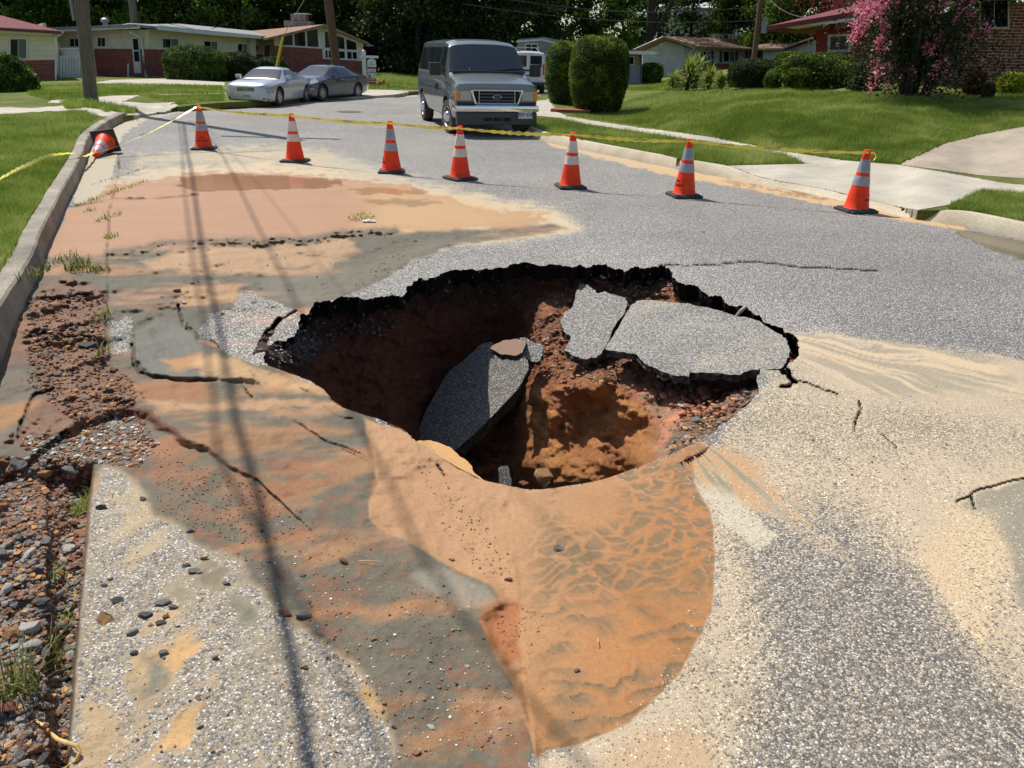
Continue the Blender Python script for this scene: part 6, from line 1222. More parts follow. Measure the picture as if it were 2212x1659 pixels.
W3.poly('side_canopy', [(786, 89), (812, 99), (800, 101), (786, 98)], M_ROOFG, -.5, 1.5)
cm = PD(643, 56, 58) - e.location; m_st = pm('grey_stone', S((160, 154, 146)), S((112, 106, 100)), 4, .9, bmp=.8, bscale=8); MB().box(-.8, -.5, -.4, 1.05, .5, .3, .03).box(-.35, -.4, .301, .7, .4, .72, .03).build('chimney', m_st, e, loc=cm); MB().box(-.1, -.3, .721, .9, .5, .78, .02).build('chimney_cap', M_WHITE, e, loc=cm)
# ---- grey ranch house on the right
o0 = PD(1480, 165, 62); e = house('ranch_house', o0, 'pale grey sided ranch house with a brown roof and blue shutters'); sc5 = lambda P: crop(1124.7, 0, .248, P)
Wg = Wall(e, PD(1388, 165, 60), PD(1477, 165, 61)); Wg.poly('siding_wall', [(1388, 102), (1420, 83), (1477, 99), (1477, 168), (1388, 168)], M_SIDEG, 0, .2); MB().lathe([(.3, 0), (.3, .03), (.24, .04), (.23, .01), (.01, .01)], 20, Matrix.Rotation(math.radians(90), 4, 'X') @ Matrix.Diagonal((.6, 1, 1, 1))).build('gable_vent', M_WHITE, e, True, loc=Wg.w(1426, 91) - e.location + Wg.n * .05)
Wg.poly('rake_board', [(1359, 106), (1422, 78.5), (1422, 82), (1360, 108.5)], M_WHITE, .8, .12); Wg.poly('rake_board', [(1422, 78.5), (1487, 99), (1487, 103), (1422, 82)], M_WHITE, .8, .12)
Wf = Wall(e, PD(1477, 165, 61), PD(1650, 160, 67)); Wf.poly('siding_wall', [(1477, 101), (1650, 108), (1652, 139), (1477, 136)], M_SIDEG, 0, .2); Wf.poly('brick_wall', [(1477, 136), (1652, 139), (1652, 166), (1477, 168)], M_BRICK, .02, .2)
for x0, x1 in ((1519, 1533), (1562, 1585), (1618, 1632)):
    Wf.window(x0, 112, x1, 133, 0, 1, 1.6, True); Wf.rect('shutter', x0 - 8, 110, x0 - 3, 135, M_SHUT, .06, .04); Wf.rect('shutter', x1 + 3, 110, x1 + 8, 135, M_SHUT, .06, .04)
Wf.poly('fascia', [(1484, 99), (1652, 107), (1652, 110), (1484, 103)], M_WHITE, .8, .12)
MB().tube([Wf.w(*p) - e.location + Wf.n * .4 for p in ((1492, 102), (1480, 116), (1477, 124))] + [Wf.w(1477, 160) - e.location + Wf.n * .2], .07, 8).build('downpipe', M_WHITE, e, True)
ed0, ed1, pk0 = Wf.w(1485, 99) + Wf.n * .9, Wf.w(1652, 106.5) + Wf.n * .9, Wg.w(1422, 78.5) + Wg.n * .85; lf0 = Wg.w(1359, 106) + Wg.n * .85
rg = PD(1650, 85, 75); roof_poly(e, 'roof', [ed0, ed1, rg, pk0], M_ROOFBR); roof_poly(e, 'roof', [pk0, rg, rg + (lf0 - pk0), lf0], M_ROOFBR)
for x, w_ in ((1552, 1.4), (1572, 1.0)): MB().box(-w_ / 2, -.5, 0, w_ / 2, .5, .4, .06).build('roof_vent', M_WHITE, e, loc=PD(x, 84.5, 70) - e.location)
Wk = Wall(e, PD(1648, 160, 62), PD(1775, 160, 58)); Wk.poly('siding_wall', [(1648, 108), (1702, 107), (1766, 84), (1775, 84), (1775, 113), (1700, 112), (1648, 140)], M_SIDEG, 0, .2); Wk.poly('brick_wall', [(1700, 112), (1775, 113), (1775, 170), (1648, 170), (1648, 140)], M_BRICK, 0, .2); Wk.poly('rake_board', [(1700, 104.5), (1768, 80), (1768, 84), (1702, 108)], M_WHITE, .7, .12); Wk.poly('fascia', [(1646, 105), (1702, 104.5), (1702, 107.5), (1646, 108.5)], M_WHITE, .7, .12)
q0, q1, q2, q3 = Wk.w(1646, 105) + Wk.n * .75, Wk.w(1702, 104) + Wk.n * .75, Wk.w(1768, 80) + Wk.n * .75, PD(1650, 86, 68); roof_poly(e, 'roof', [q0, q1, q2, PD(1775, 74, 66), q3], M_ROOFBR)
# ---- carport house left of it
o0 = PD(1370, 181, 44); e = house('carport_house', o0, 'small taupe and grey outbuilding with a flat white roof left of the grey ranch house'); Wc = Wall(e, PD(1300, 182, 44), PD(1386, 181, 44))
Wc.rect('siding_wall', 1290, 114, 1387, 142, M_BROWNSIDE, 0, .2); Wc.rect('lower_wall', 1290, 142, 1387, 184, pm('grey_render', S((150, 156, 168)), S((136, 142, 152)), 4, .8), .01, .2); Wc.window(1345, 123, 1368, 139); Wc.poly('flat_roof', [(1280, 107), (1405, 111), (1416, 115), (1400, 118), (1280, 114)], M_WHITE, 1.2, 5); Wc.rect('downpipe', 1383, 118, 1385.5, 182, M_SHUT, .08, .06)
# ---- house behind the work van, and the white house in the trees
o0 = PD(1160, 170, 52); e = house('grey_house', o0, 'grey gabled house mostly hidden behind the work van and tall hedges'); Wh = Wall(e, PD(1120, 175, 52), PD(1260, 170, 52)); Wh.poly('siding_wall', [(1118, 88), (1170, 86), (1260, 98), (1260, 118), (1118, 116)], M_ROOFG, 0, .2); Wh.poly('lower_wall', [(1118, 116), (1260, 118), (1260, 178), (1118, 178)], M_WHITE, .01, .2); Wh.window(1136, 96, 1160, 112); Wh.poly('rake_board', [(1170, 84), (1205, 92), (1265, 100), (1265, 103), (1200, 96), (1170, 88), (1115, 92), (1115, 88)], M_WHITE, .6, .1); Wh.poly('side_roof', [(1115, 89), (1170, 84.5), (1265, 100), (1240, 92), (1175, 80), (1120, 84)], M_ROOFG, -.5, 4)
o0 = PD(1500, 100, 82); e = house('white_house', o0, 'white two storey house glimpsed between the trees'); Wt = Wall(e, PD(1420, 140, 82), PD(1600, 140, 84)); Wt.poly('siding_wall', [(1422, 30), (1600, 30), (1600, 150), (1422, 150)], pm('white_boards', S((210, 216, 224)), S((190, 196, 206)), 3, .6), 0, 5)
for x in (1437, 1477, 1527, 1560): Wt.window(x, 60, x + 7, 72, 0, 0, 1); Wt.window(x, 38, x + 7, 50, 0, 0, 1)
roof_poly(e, 'roof', [Wt.w(1415, 31) + Wt.n * .6, Wt.w(1607, 31) + Wt.n * .6, Wt.w(1590, 14) - Wt.n * 3, Wt.w(1432, 14) - Wt.n * 3], M_ROOFG)
# ---- red house on the right
o0 = PD(1900, 195, 22); e = house('red_house', o0, 'red house with wide white eaves and brick wall at the right border'); Wr = Wall(e, PD(1762, 190, 24.5), PD(2300, 196, 20.5))
Wr.poly('siding_wall', [(1762, 66), (1872, 56), (1872, 205), (1762, 200)], M_REDSIDE, 0, .2); Wr.poly('brick_wall', [(1872, 56), (2500, -40), (2500, 235), (1872, 215)], M_BRICKL, .02, .2)
Wr.window(1795, 80, 1833, 108, -1.5, 1, 5.5); Wr.window(2120, 2, 2178, 60, -2, 1, 3)
sf = Wr.n * 1.15
Wr.poly('fascia', [(1697, 60), (1836, 48), (2500, -70), (2500, -56), (1836, 54), (1699, 65)], M_WHITE, 1.2, .1)
def off(p, k): return Wr.w(*p) + Wr.n * k
lfe = off((1697, 63), 1.15); rte = off((2500, -60), 1.15)
roof_poly(e, 'soffit', [lfe, rte, rte - Wr.n * 1.3, lfe - Wr.n * 1.3 ], M_WHITE, .03)
rz = Vector((0, 0, .12)); roof_poly(e, 'roof', [off((1695, 60), 1.25), off((2500, -72), 1.25), off((2500, -72), -3.5) + Vector((0, 0, 1.2)), off((1697, 60), -3.5) + Vector((0, 0, 1.2)) + Wr.u * 4.2], M_ROOFRED); roof_poly(e, 'roof', [off((1695, 60), 1.25), off((1697, 60), -3.5) + Vector((0, 0, 1.2)) + Wr.u * 4.2, off((1697, 60), -9)], M_ROOFRED)
cp0 = Wr.w(1762, 200) - e.location; MB().poly([cp0 - Wr.n * .2, cp0 - Wr.n * 9, cp0 - Wr.n * 9 + Vector((0, 0, 2.5)), cp0 - Wr.n * .2 + Vector((0, 0, 2.5))], Wr.u * .15).build('side_wall', M_REDSIDE, e)
# ================================================================ SHRUBS AND TREES
def leaf_mat(name, c1, c2, c3, tr=.35):
    m, nt, b = nodes(name); a = N(nt, 'ShaderNodeAttribute', attribute_name='rnd'); L = nt.links
    c = ramp(nt, a.outputs['Fac'], [(0, c1), (.6, c2), (1, c3)]); L.new(c, b.inputs['Base Color']); b.inputs['Roughness'].default_value = .6; b.inputs['Specular IOR Level'].default_value = .25
    t = N(nt, 'ShaderNodeBsdfTranslucent'); L.new(c, t.inputs[0]); mx = N(nt, 'ShaderNodeMixShader'); mx.inputs[0].default_value = tr; out = [n for n in nt.nodes if n.type == 'OUTPUT_MATERIAL'][0]
    L.new(b.outputs[0], mx.inputs[1]); L.new(t.outputs[0], mx.inputs[2]); L.new(mx.outputs[0], out.inputs[0]); return m
ML_YEW = leaf_mat('yew_leaves', S((38, 60, 16)), S((98, 122, 28)), S((176, 186, 60)), .35); ML_BOX = leaf_mat('shrub_leaves', S((42, 64, 22)), S((92, 118, 40)), S((156, 168, 72)), .3); ML_DARK = leaf_mat('dark_leaves', S((34, 50, 24)), S((62, 82, 34)), S((112, 124, 56)), .35)
ML_TREE = leaf_mat('tree_leaves', S((44, 66, 22)), S((104, 134, 48)), S((184, 196, 98)), .55); ML_TREE2 = leaf_mat('pale_sunlit_leaves', S((52, 72, 24)), S((116, 142, 54)), S((182, 194, 104)), .45); ML_GOLD = leaf_mat('golden_leaves', S((96, 112, 24)), S((150, 156, 40)), S((196, 190, 70)), .35); ML_RED = leaf_mat('maroon_leaves', S((60, 22, 26)), S((96, 36, 40)), S((150, 60, 50)), .35)  # ML_TREE2: pale leaves, brightened in colour so these trees look sunlit
ML_PINK = leaf_mat('pink_blossom', S((206, 96, 126)), S((236, 140, 162)), S((248, 186, 200)), .35); ML_YUC = leaf_mat('yucca_leaves', S((60, 84, 26)), S((124, 142, 50)), S((188, 188, 96)), .25); ML_MYR = leaf_mat('myrtle_leaves', S((22, 38, 18)), S((44, 62, 28)), S((100, 96, 50)), .3)
M_BARK = pm('dark_bark', S((70, 60, 50)), S((46, 40, 34)), 5, .9, bmp=.8, bscale=20, stretch=(3, 3, 1)); M_CORE = pm('shade_core', S((26, 30, 14)), S((40, 36, 20)), 12, .95)  # M_CORE: dark colour of the light-blocking core added inside shrubs
def leaves(P, size, mat, rs, nrm=None, name='foliage', aspect=.55, up=.0, rnd=None, droop=0):
    n = len(P); d = rs.normal(size=(n, 3)); d /= np.linalg.norm(d, axis=1)[:, None]
    if nrm is not None: d = d * .8 + nrm * up; d /= np.linalg.norm(d, axis=1)[:, None]
    t = np.cross(d, rs.normal(size=(n, 3))); t /= np.linalg.norm(t, axis=1)[:, None] + 1e-9; b = np.cross(d, t); s = size * rs.uniform(.6, 1.35, n)[:, None]
    V = np.stack([P - t * s * .5, P + b * s * aspect * .5, P + t * s * .5, P - b * s * aspect * .5], 1).reshape(-1, 3); F = np.arange(n * 4).reshape(n, 4)
    r = rs.rand(n) if rnd is None else rnd
    return np_mesh(name, V, F, [mat], dict(rnd=np.repeat(r, 4)), False)
def shrub(px, py, D, w, h, label, mat=ML_BOX, n=7000, leaf=.05, expo=2.6, dep=None, lump=.12, name='shrub', cat='shrub', group=None, flat=0, taper=0, seed=None):
    """clipped or rounded shrub: dense leaves over a lumpy closed form; w, h in photo pixels at distance D"""
    D = float(RP(px, py)) if px > 1150 and py > 175 else D; rs = np.random.RandomState(seed or int(px * 7 + py)); base = PD(px, py, D); sx = w / (FPX / (D * .917 + .7)) / 2; sz = h * D / 1977 / 2 * 1.0; sy = dep or sx
    e = empty(name, base, 0, label, cat, group)
    def form(u):
        ue = u.copy(); ue[:, 2] = np.where(u[:, 2] < 0, u[:, 2] * .5, u[:, 2]); k = (np.abs(ue) ** expo).sum(1) ** (-1 / expo); p = u * k[:, None]; p[:, 2] = np.maximum(p[:, 2], -1.03)
        nz = fbm(u[:, 0] * 2.4 + u[:, 2] * 1.3 + 9, u[:, 1] * 2.4 + u[:, 2] * 2.1, 4, 400 + int(px) % 50) - .5; p = p * (1 + nz * lump * 2)[:, None]
        if taper: p[:, :2] *= (1 - taper * np.clip(-p[:, 2], 0, 1) ** 1.5)[:, None]
        return p * np.array([sx, sy, sz]) + np.array([0, 0, sz])
    u = rs.normal(size=(n, 3)); u /= np.linalg.norm(u, axis=1)[:, None]; P = form(u); c = np.array([0, 0, sz]); rad = 1 - np.abs(rs.normal(0, .045, n)) - (rs.rand(n) < .25) * rs.rand(n) * .12; P2 = c + (P - c) * rad[:, None] + rs.normal(size=(n, 3)) * leaf * .35
    P2[:, 2] = np.maximum(P2[:, 2], .02); cl = fbm(P[:, 0] * 5 + P[:, 1] * 3, P[:, 2] * 5, 3, 77); r = np.clip(rs.rand(n) * .55 + (cl - .5) * 1.3 + .12, 0, 1)
    link('foliage', leaves(P2, leaf, mat, rs, u, up=.5, rnd=r), e)
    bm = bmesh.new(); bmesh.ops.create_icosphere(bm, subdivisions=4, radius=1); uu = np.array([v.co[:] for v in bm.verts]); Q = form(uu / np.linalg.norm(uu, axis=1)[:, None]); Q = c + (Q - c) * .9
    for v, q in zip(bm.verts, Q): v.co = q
    me = bpy.data.meshes.new('light_blocking_core'); bm.to_mesh(me); bm.free(); me.materials.append(M_CORE); me.polygons.foreach_set('use_smooth', np.full(len(me.polygons), True)); link('light_blocking_core', me, e)  # closed core added under the leaves to block light
    MB().tube([(0, 0, -.15), (.02, 0, sz * .5)], .05, 8).build('stem', M_BARK, e); return e
G1 = 'tall clipped evergreens by the pavement'
shrub(1288, 243, 23.6, 122, 170, 'taller barrel shaped clipped evergreen right of the grey van', ML_YEW, 42000, .045, 3.4, lump=.05, name='clipped_evergreen', cat='hedge shrub', group=G1, taper=.25)
shrub(1222, 224, 26.5, 92, 137, 'shorter clipped evergreen just behind the taller one beside the grey van', ML_YEW, 26000, .05, 3.2, lump=.05, name='clipped_evergreen', cat='hedge shrub', group=G1, taper=.3)
G2 = 'foundation shrubs in front of the long brick house'
shrub(425, 172, 40.5, 122, 74, 'large rounded hedge mound with bright green top in front of the long house', ML_BOX, 22000, .08, 2.8, lump=.1, group=G2, dep=1.3); shrub(512, 172, 42, 92, 60, 'lower dark hedge joined to the right of the large mound', ML_DARK, 14000, .08, 2.6, lump=.2, group=G2, dep=1.0); shrub(590, 156, 46, 60, 34, 'small ragged shrub by the porch door of the long house', ML_DARK, 6000, .08, 2.2, lump=.3, group=G2)
shrub(14, 232, 27.5, 118, 116, 'big leafy bush at the left border in front of the cream house', ML_BOX, 20000, .12, 2.2, lump=.3)
G3 = 'foundation shrubs of the red house'
shrub(1626, 190, 21.5, 110, 64, 'dark rounded hedge with bare lower twigs, leftmost of the red house shrubs', ML_DARK, 18000, .05, 2.6, lump=.12, group=G3, dep=.7); shrub(1765, 192, 22, 180, 78, 'long low juniper hedge under the red house window', ML_YEW, 30000, .055, 3, lump=.18, group=G3, dep=.9); shrub(1711, 128, 23.5, 60, 14, 'thin flat topped clipped hedge strip above the long juniper', ML_YEW, 5000, .05, 3, lump=.1, group=G3, dep=.5)
shrub(1690, 192, 19.8, 76, 47, 'light green rounded shrub in front of the junipers', ML_BOX, 12000, .045, 2.4, lump=.14, group=G3, dep=.45); shrub(1758, 194, 19.4, 44, 36, 'smallest ball shaped shrub at the edge of the sloping lawn', ML_BOX, 8000, .035, 2.1, lump=.1, group=G3); shrub(1862, 194, 20.6, 56, 62, 'dark green layered shrub beside the crape myrtle', ML_DARK, 12000, .05, 2.4, lump=.25, group=G3)
shrub(2182, 202, 18.6, 56, 46, 'small golden green shrub in front of the brick wall', ML_GOLD, 9000, .05, 2, lump=.25, group=G3); shrub(2098, 206, 18.6, 36, 60, 'brownish twiggy shrub between the crape myrtle and the brick wall', ML_RED, 3500, .05, 2, lump=.3, group=G3); shrub(2130, 214, 17.4, 24, 36, 'little dark sapling shrub left of the golden shrub', ML_DARK, 2600, .04, 2, lump=.3, group=G3)
shrub(1406, 181, 43, 44, 44, 'square clipped hedge block in front of the grey ranch house', ML_YEW, 9000, .09, 4, lump=.05, name='clipped_hedge', cat='hedge shrub', taper=.25); shrub(1362, 181, 42, 20, 22, 'small yellow green topped shrub beside the outbuilding', ML_GOLD, 3000, .08, 3, lump=.1)
# spiky yucca clump
def yucca(px, py, D, r, h, label, seed):
    D = float(RP(px, py)); rs = np.random.RandomState(seed); base = PD(px, py, D); e = empty('yucca', base, 0, label, 'yucca', 'spiky yuccas on the sloping lawn'); V = []; F = []; R = []
    for cz in np.linspace(.2, h, 5):
        for i in range(60):
            a = rs.rand() * 6.283; el = rs.uniform(-.35, 1.35) if cz > h * .6 else rs.uniform(-.6, .7); L = r * rs.uniform(.7, 1.1); d = np.array([math.cos(a) * math.cos(el), math.sin(a) * math.cos(el), math.sin(el)]); s = np.array([-math.sin(a), math.cos(a), 0]) * .032; k = len(V); c0 = np.array([0, 0, cz])
            for j in range(4):
                u = j / 3; p = c0 + d * L * u + np.array([0, 0, -.18 * L * u * u]); w = s * (1 - u) ** .7 * (1 if j else .6); V += [p - w, p + w]
            F += [(k + 2 * j, k + 2 * j + 1, k + 2 * j + 3, k + 2 * j + 2) for j in range(3)]; R += [np.clip(rs.rand() * .6 + (.35 if cz > h * .5 else -.1), 0, 1)] * 8
    link('foliage', np_mesh('foliage', V, F, [ML_YUC], dict(rnd=np.array(R)), False), e); MB().tube([(0, 0, -.2), (0, 0, h)], .07, 8).build('stem', M_BARK, e)
for i, a in enumerate(((1485, 196, 27, .75, .75, 'largest spiky yucca at the front of the clump'), (1502, 190, 29.5, .75, .8, 'tallest yucca rising at the back of the clump'), (1530, 194, 28, .6, .45, 'yucca at the right side of the clump'), (1455, 194, 28.5, .55, .4, 'low yucca at the left side of the clump'), (1556, 194, 29, .45, .25, 'smallest pale yucca beside the white car'))): yucca(*a, seed=20 + i)
# crape myrtle
def myrtle():
    MD = float(RP(1975, 207)); base = PD(1975, 207, MD); e = empty('crape_myrtle', base, 0, 'large crape myrtle with pink blossom in front of the red house', 'tree'); rs = np.random.RandomState(5); t = MB(); tips = []
    for i in range(15):
        a = rs.rand() * 6.283; r0 = rs.uniform(.05, .35); p = Vector((math.cos(a) * r0 * 1.3, math.sin(a) * r0, -.1)); lean = rs.uniform(.15, .75); pts = [p]
        for k in range(1, 8): pts.append(pts[-1] + Vector((math.cos(a) * lean * .28 + rs.normal() * .05, math.sin(a) * lean * .25 + rs.normal() * .05, .62)))
        t.tube(pts, [.05 - .005 * k for k in range(8)], 7); tips += pts[2:]
        for q in pts[2:7]:
            if rs.rand() < .7: b = rs.rand() * 6.283; en = q + Vector((math.cos(b) * .7, math.sin(b) * .5, .5)); t.tube([q, (q + en) / 2 + Vector((0, 0, .08)), en], [.02, .014, .006], 5); tips.append(en)
    t.build('trunk', M_BARK, e, True); tips = np.array([list(v) for v in tips]); n = 44000; c = tips[rs.randint(len(tips), size=n)]; P = c + rs.normal(size=(n, 3)) * np.array([.42, .42, .34]); k = (P[:, 2] > .1) & (np.abs(P[:, 0] + .1) < 1.75 + .12 * P[:, 2]); P = P[k]
    m = fbm(P[:, 0] * 2.2 + P[:, 1], P[:, 2] * 2.2, 3, 9) > .38; P = P[m]; link('foliage', leaves(P, .075, ML_MYR, rs), e)
    low = rs.normal(size=(7000, 3)) * np.array([.9, .6, .4]) + np.array([0, 0, .7]); low = low[low[:, 2] > 0]; link('foliage', leaves(low, .07, ML_MYR, rs), e)
    c6 = lambda x, y: (1645.8 + .2559 * x, .2559 * y)
    for x, y, r in ((880, 20, 1.3), (850, 60, 1), (960, 20, 1.3), (1020, 10, 1.2), (1060, 40, 1), (1000, 80, 1.3), (960, 130, 1.2), (830, 140, 1.1), (870, 180, 1.2), (820, 60, .9), (800, 230, 1.2), (840, 260, 1.1), (780, 300, 1.2), (930, 90, 1.1), (1110, 20, 1), (1160, 50, .6), (1270, 15, .7), (1350, 15, .7), (1345, 95, .5), (1440, 50, .9), (1510, 90, .7), (1250, 90, .5), (1040, 220, .6), (1040, 265, .8), (1015, 300, .6), (990, 325, .5), (1110, 330, .5), (980, 365, .7), (970, 395, .6), (1025, 350, .5), (1030, 430, .4), (1380, 375, 1), (1400, 430, .8), (1440, 435, .5), (1475, 355, .7), (1500, 325, .8), (1640, 150, .5), (960, 540, 1.1), (990, 580, 1), (1070, 560, .6), (960, 635, .7), (1260, 590, .6), (1490, 560, 1.3), (1450, 610, .8), (1540, 610, .9), (1550, 500, .6), (1390, 775, .5), (920, 725, .7), (1160, 670, .6), (1065, 685, .5), (1700, 50, .8), (1760, 100, .5), (1860, 190, .7), (1900, 250, .7), (1780, 290, .5), (1540, 25, .6), (1420, 250, .5), (1780, 20, .5), (1870, 500, .5), (900, -20, 1.4), (1000, -30, 1.5), (1100, -30, 1.2), (1300, -30, 1)):
        q = c6(x, y); D = MD - rs.uniform(.3, 1.1); p = PD(*q, D) - base; n = int(26 * r * r + 12); P = rs.normal(size=(n, 3)) * np.array([.07, .07, .1]) * (r * .7 + .3) + np.array(p); o = link('blossom', leaves(P, .06, ML_PINK, rs, name='blossom', aspect=.8), e)
myrtle()
# ---- background trees
def tree_proto(kind, mat, seed, n, leaf, H, R, low, nb=26, spread=.75):
    rs = np.random.RandomState(seed); t = MB(); top = Vector((rs.normal() * .3, rs.normal() * .3, H * .72)); pts = [Vector((0, 0, -.6))] + [Vector((0, 0, 0)).lerp(top, k / 7) + Vector((rs.normal() * .1, rs.normal() * .1, 0)) for k in range(8)]; t.tube(pts, [.34, .3, .27, .24, .21, .17, .13, .1, .05], 10); C0 = []
    for i in range(nb):
        z = low + (H - low) * (i / nb) ** .9; a = i * 2.4 + rs.normal() * .4; rr = R * math.sin(math.pi * min(.97, .14 + .8 * (z - low) / (H - low))) ** .7 * rs.uniform(.55, 1.05); q = Vector((math.cos(a) * rr, math.sin(a) * rr, z)); p = top * min(1, max(.08, (z - R * .35) / (H * .72)))
        t.tube([p, p.lerp(q, .5) + Vector((0, 0, .25)), q], [.07, .045, .015], 5); C0 += [q, p.lerp(q, .65), p.lerp(q, .85) + Vector((0, 0, .2))]
    e = empty(kind); t.build('trunk', M_BARK, e, True); C0 = np.array([list(v) for v in C0]); c = C0[rs.randint(len(C0), size=n)]; P = c + rs.normal(size=(n, 3)) * np.array([spread, spread, spread * .6]) * rs.uniform(.4, 1.1, (n, 1)); P[:, 2] = np.maximum(P[:, 2], .1)
    m = fbm(P[:, 0] * .9 + P[:, 1] * .7, P[:, 2] * 1.1, 3, seed) > .36; P = P[m]; r = np.clip(rs.rand(len(P)) * .6 + (fbm(P[:, 0] + P[:, 1], P[:, 2], 3, seed + 3) - .4) * .9, 0, 1)
    link('crown', leaves(P, leaf, mat, rs, name='crown', rnd=r, aspect=.6), e); return e
protos = [tree_proto('broadleaf_tree', ML_TREE, 1, 26000, .3, 13, 4.6, .8), tree_proto('broadleaf_tree', ML_TREE2, 2, 24000, .27, 11, 4.2, .9), tree_proto('broadleaf_tree', ML_TREE, 3, 30000, .26, 14, 5, 2.6, 30, .7), tree_proto('broadleaf_tree', ML_DARK, 4, 26000, .3, 13, 5, .6)]
used = set()
def put_tree(k, px, D, rz, sc, label, group):
    p = protos[k]
    if k in used: p = copy_tree(p)
    used.add(k); q = PD(px, 150, D); p.location = (q.x, q.y, -.5); p.rotation_euler = (0, 0, rz); p.scale = (sc, sc, sc); tag(p, label, 'tree', group); return p
GT = 'trees forming the dark wood behind the left houses'; GR = 'airier trees behind the right houses'
LABT = ['dark green tree in the wood behind the cream house at the left', 'tree above the white gate roofline', 'pale green tree to the right of the grey pole behind the house', 'tree standing behind the roof vent of the long house', 'tree over the middle of the long flat roof', 'pale leafy tree left of the chimney', 'bright leafed tree right behind the stone chimney', 'tree behind the brown pole', 'dark tree right of the glazed gable', 'deep dark tree behind the yard sign', 'darkest tree left of the grey van roof', 'dark tree behind the grey van roof', 'tree rising between the van and the tall hedges']
for i, (px, k, D) in enumerate(((-60, 3, 60), (70, 0, 58), (175, 3, 64), (255, 1, 60), (345, 0, 66), (430, 1, 62), (520, 0, 68), (590, 1, 66), (665, 2, 68), (745, 1, 70), (820, 3, 64), (905, 3, 60), (990, 3, 62))): put_tree(k, px, D, i * 1.3, 1 + .12 * math.sin(i * 2.1), LABT[i], GT)
LB = ['further tree filling the wood left of the grey pole', 'further tree filling the wood above the gate', 'further dark tree behind the long roof', 'further dark tree behind the middle of the long roof', 'further tree left of the chimney in the shade', 'further tree right of the chimney in the shade', 'further tree in the shade behind the gable', 'further tree in the shade beside the gable', 'further tree in the shade behind the yard sign', 'further tree in the shade left of the van', 'further tree in the shade behind the van']
for i, px in enumerate((20, 130, 230, 330, 440, 545, 640, 740, 840, 930, 1020)): put_tree((3, 0, 3)[i % 3], px, 78 + (i * 5) % 7, i * 2.2 + 1, 1.25, LB[i], GT)
LR = ['dark tree over the grey house behind the tall hedges', 'green tree above the shorter clipped evergreen', 'tree above the taller clipped evergreen', 'thin crowned tree left of the ranch house gable', 'tall tree with open crown above the ranch house gable', 'dark spreading tree in front of the white house', 'tree behind the roof vents of the ranch house', 'yellow green tree left of the slim brown pole', 'yellow green tree right of the slim brown pole', 'tree between the slim pole and the red house', 'tree behind the red roof eave', 'tree behind the crape myrtle', 'tree beyond the brick wall at the right border']
for i, (px, k, D, sc) in enumerate(((1085, 3, 62, 1.0), (1165, 2, 70, 1.0), (1260, 2, 72, .95), (1340, 1, 76, .85), (1408, 2, 90, 1.25), (1485, 3, 72, .9), (1560, 2, 88, .9), (1610, 1, 70, .9), (1690, 1, 66, .95), (1760, 2, 62, .95), (1830, 3, 66, .8), (1960, 2, 50, 1.0), (2160, 0, 44, .9))): put_tree(k, px, D, i * 1.7 + .5, sc, LR[i], GR)
q = PD(1401, 90, 66); e = empty('tall_trunk_tree', (q.x, q.y, -.5), 0, 'tall dark forked trunk rising above the ranch house gable', 'tree'); MB().tube([(0, 0, 0), (.1, 0, 3), (-.1, 0, 7), (0, 0, 13)], [.36, .32, .28, .2], 12).tube([(.05, 0, 3.4), (1.0, 0, 4.6), (1.7, 0, 6.4), (2.2, 0, 10)], [.26, .2, .17, .1], 10).build('trunk', M_BARK, e, True)
rs = np.random.RandomState(8); P = rs.normal(size=(5000, 3)) * np.array([2.4, 2, 1.6]) + np.array([.5, 0, 11]); link('crown', leaves(P, .28, ML_TREE, rs, name='crown'), e)
q = PD(1830, 20, 34); e = empty('red_leaf_tree', (q.x, q.y, .3), 0, 'small maroon leaved tree peeping over the red roof', 'tree'); MB().tube([(0, 0, 0), (.1, 0, 2), (0, 0, 4)], [.1, .08, .03], 8).build('trunk', M_BARK, e, True); P = rs.normal(size=(2500, 3)) * np.array([.9, .7, .7]) + np.array([-.2, 0, 4.0]); link('crown', leaves(P, .12, ML_RED, rs, name='crown'), e)
for t_ in protos:
    if t_ not in [protos[k] for k in used]: bpy.data.objects.remove(t_)
# ================================================================ STONES AND DEBRIS
M_ST = {k: pm('stone_' + k, S(a), S(b), 14, .85, bmp=.7, bscale=50) for k, a, b in (('grey', (156, 149, 138), (112, 106, 98)), ('dark', (112, 109, 104), (80, 78, 76)), ('brown', (156, 114, 86), (118, 84, 62)), ('ochre', (196, 150, 98), (160, 118, 74)), ('white', (226, 222, 212), (190, 184, 172)), ('red', (160, 98, 74), (126, 72, 54)), ('pink', (206, 140, 110), (170, 100, 76)))}
def rock_mesh(seed, flat=.6, ang=True):
    rs = np.random.RandomState(seed); bm = bmesh.new(); bmesh.ops.create_icosphere(bm, subdivisions=3, radius=1); co = np.array([v.co[:] for v in bm.verts])
    for _ in range(9):                                       # cleave with random planes
        n = rs.normal(size=3); n /= np.linalg.norm(n); d = rs.uniform(.36, .74); k = co @ n; co = np.where((k > d)[:, None], co - (k - d)[:, None] * n, co)
    co *= np.array([1, rs.uniform(.6, .9), flat * rs.uniform(.8, 1.2)]); co += (np.stack([fbm(co[:, 0] * 4, co[:, 1] * 4 + co[:, 2] * 3, 3, seed), fbm(co[:, 1] * 4, co[:, 2] * 4, 3, seed + 1), fbm(co[:, 2] * 4, co[:, 0] * 4, 3, seed + 2)], 1) - .5) * .16
    for v, q in zip(bm.verts, co): v.co = q
    me = bpy.data.meshes.new('stone'); bm.to_mesh(me); bm.free(); return me
RM = [rock_mesh(s, .62) for s in range(40, 48)] + [rock_mesh(s, .26) for s in range(60, 63)]
RMM = {}
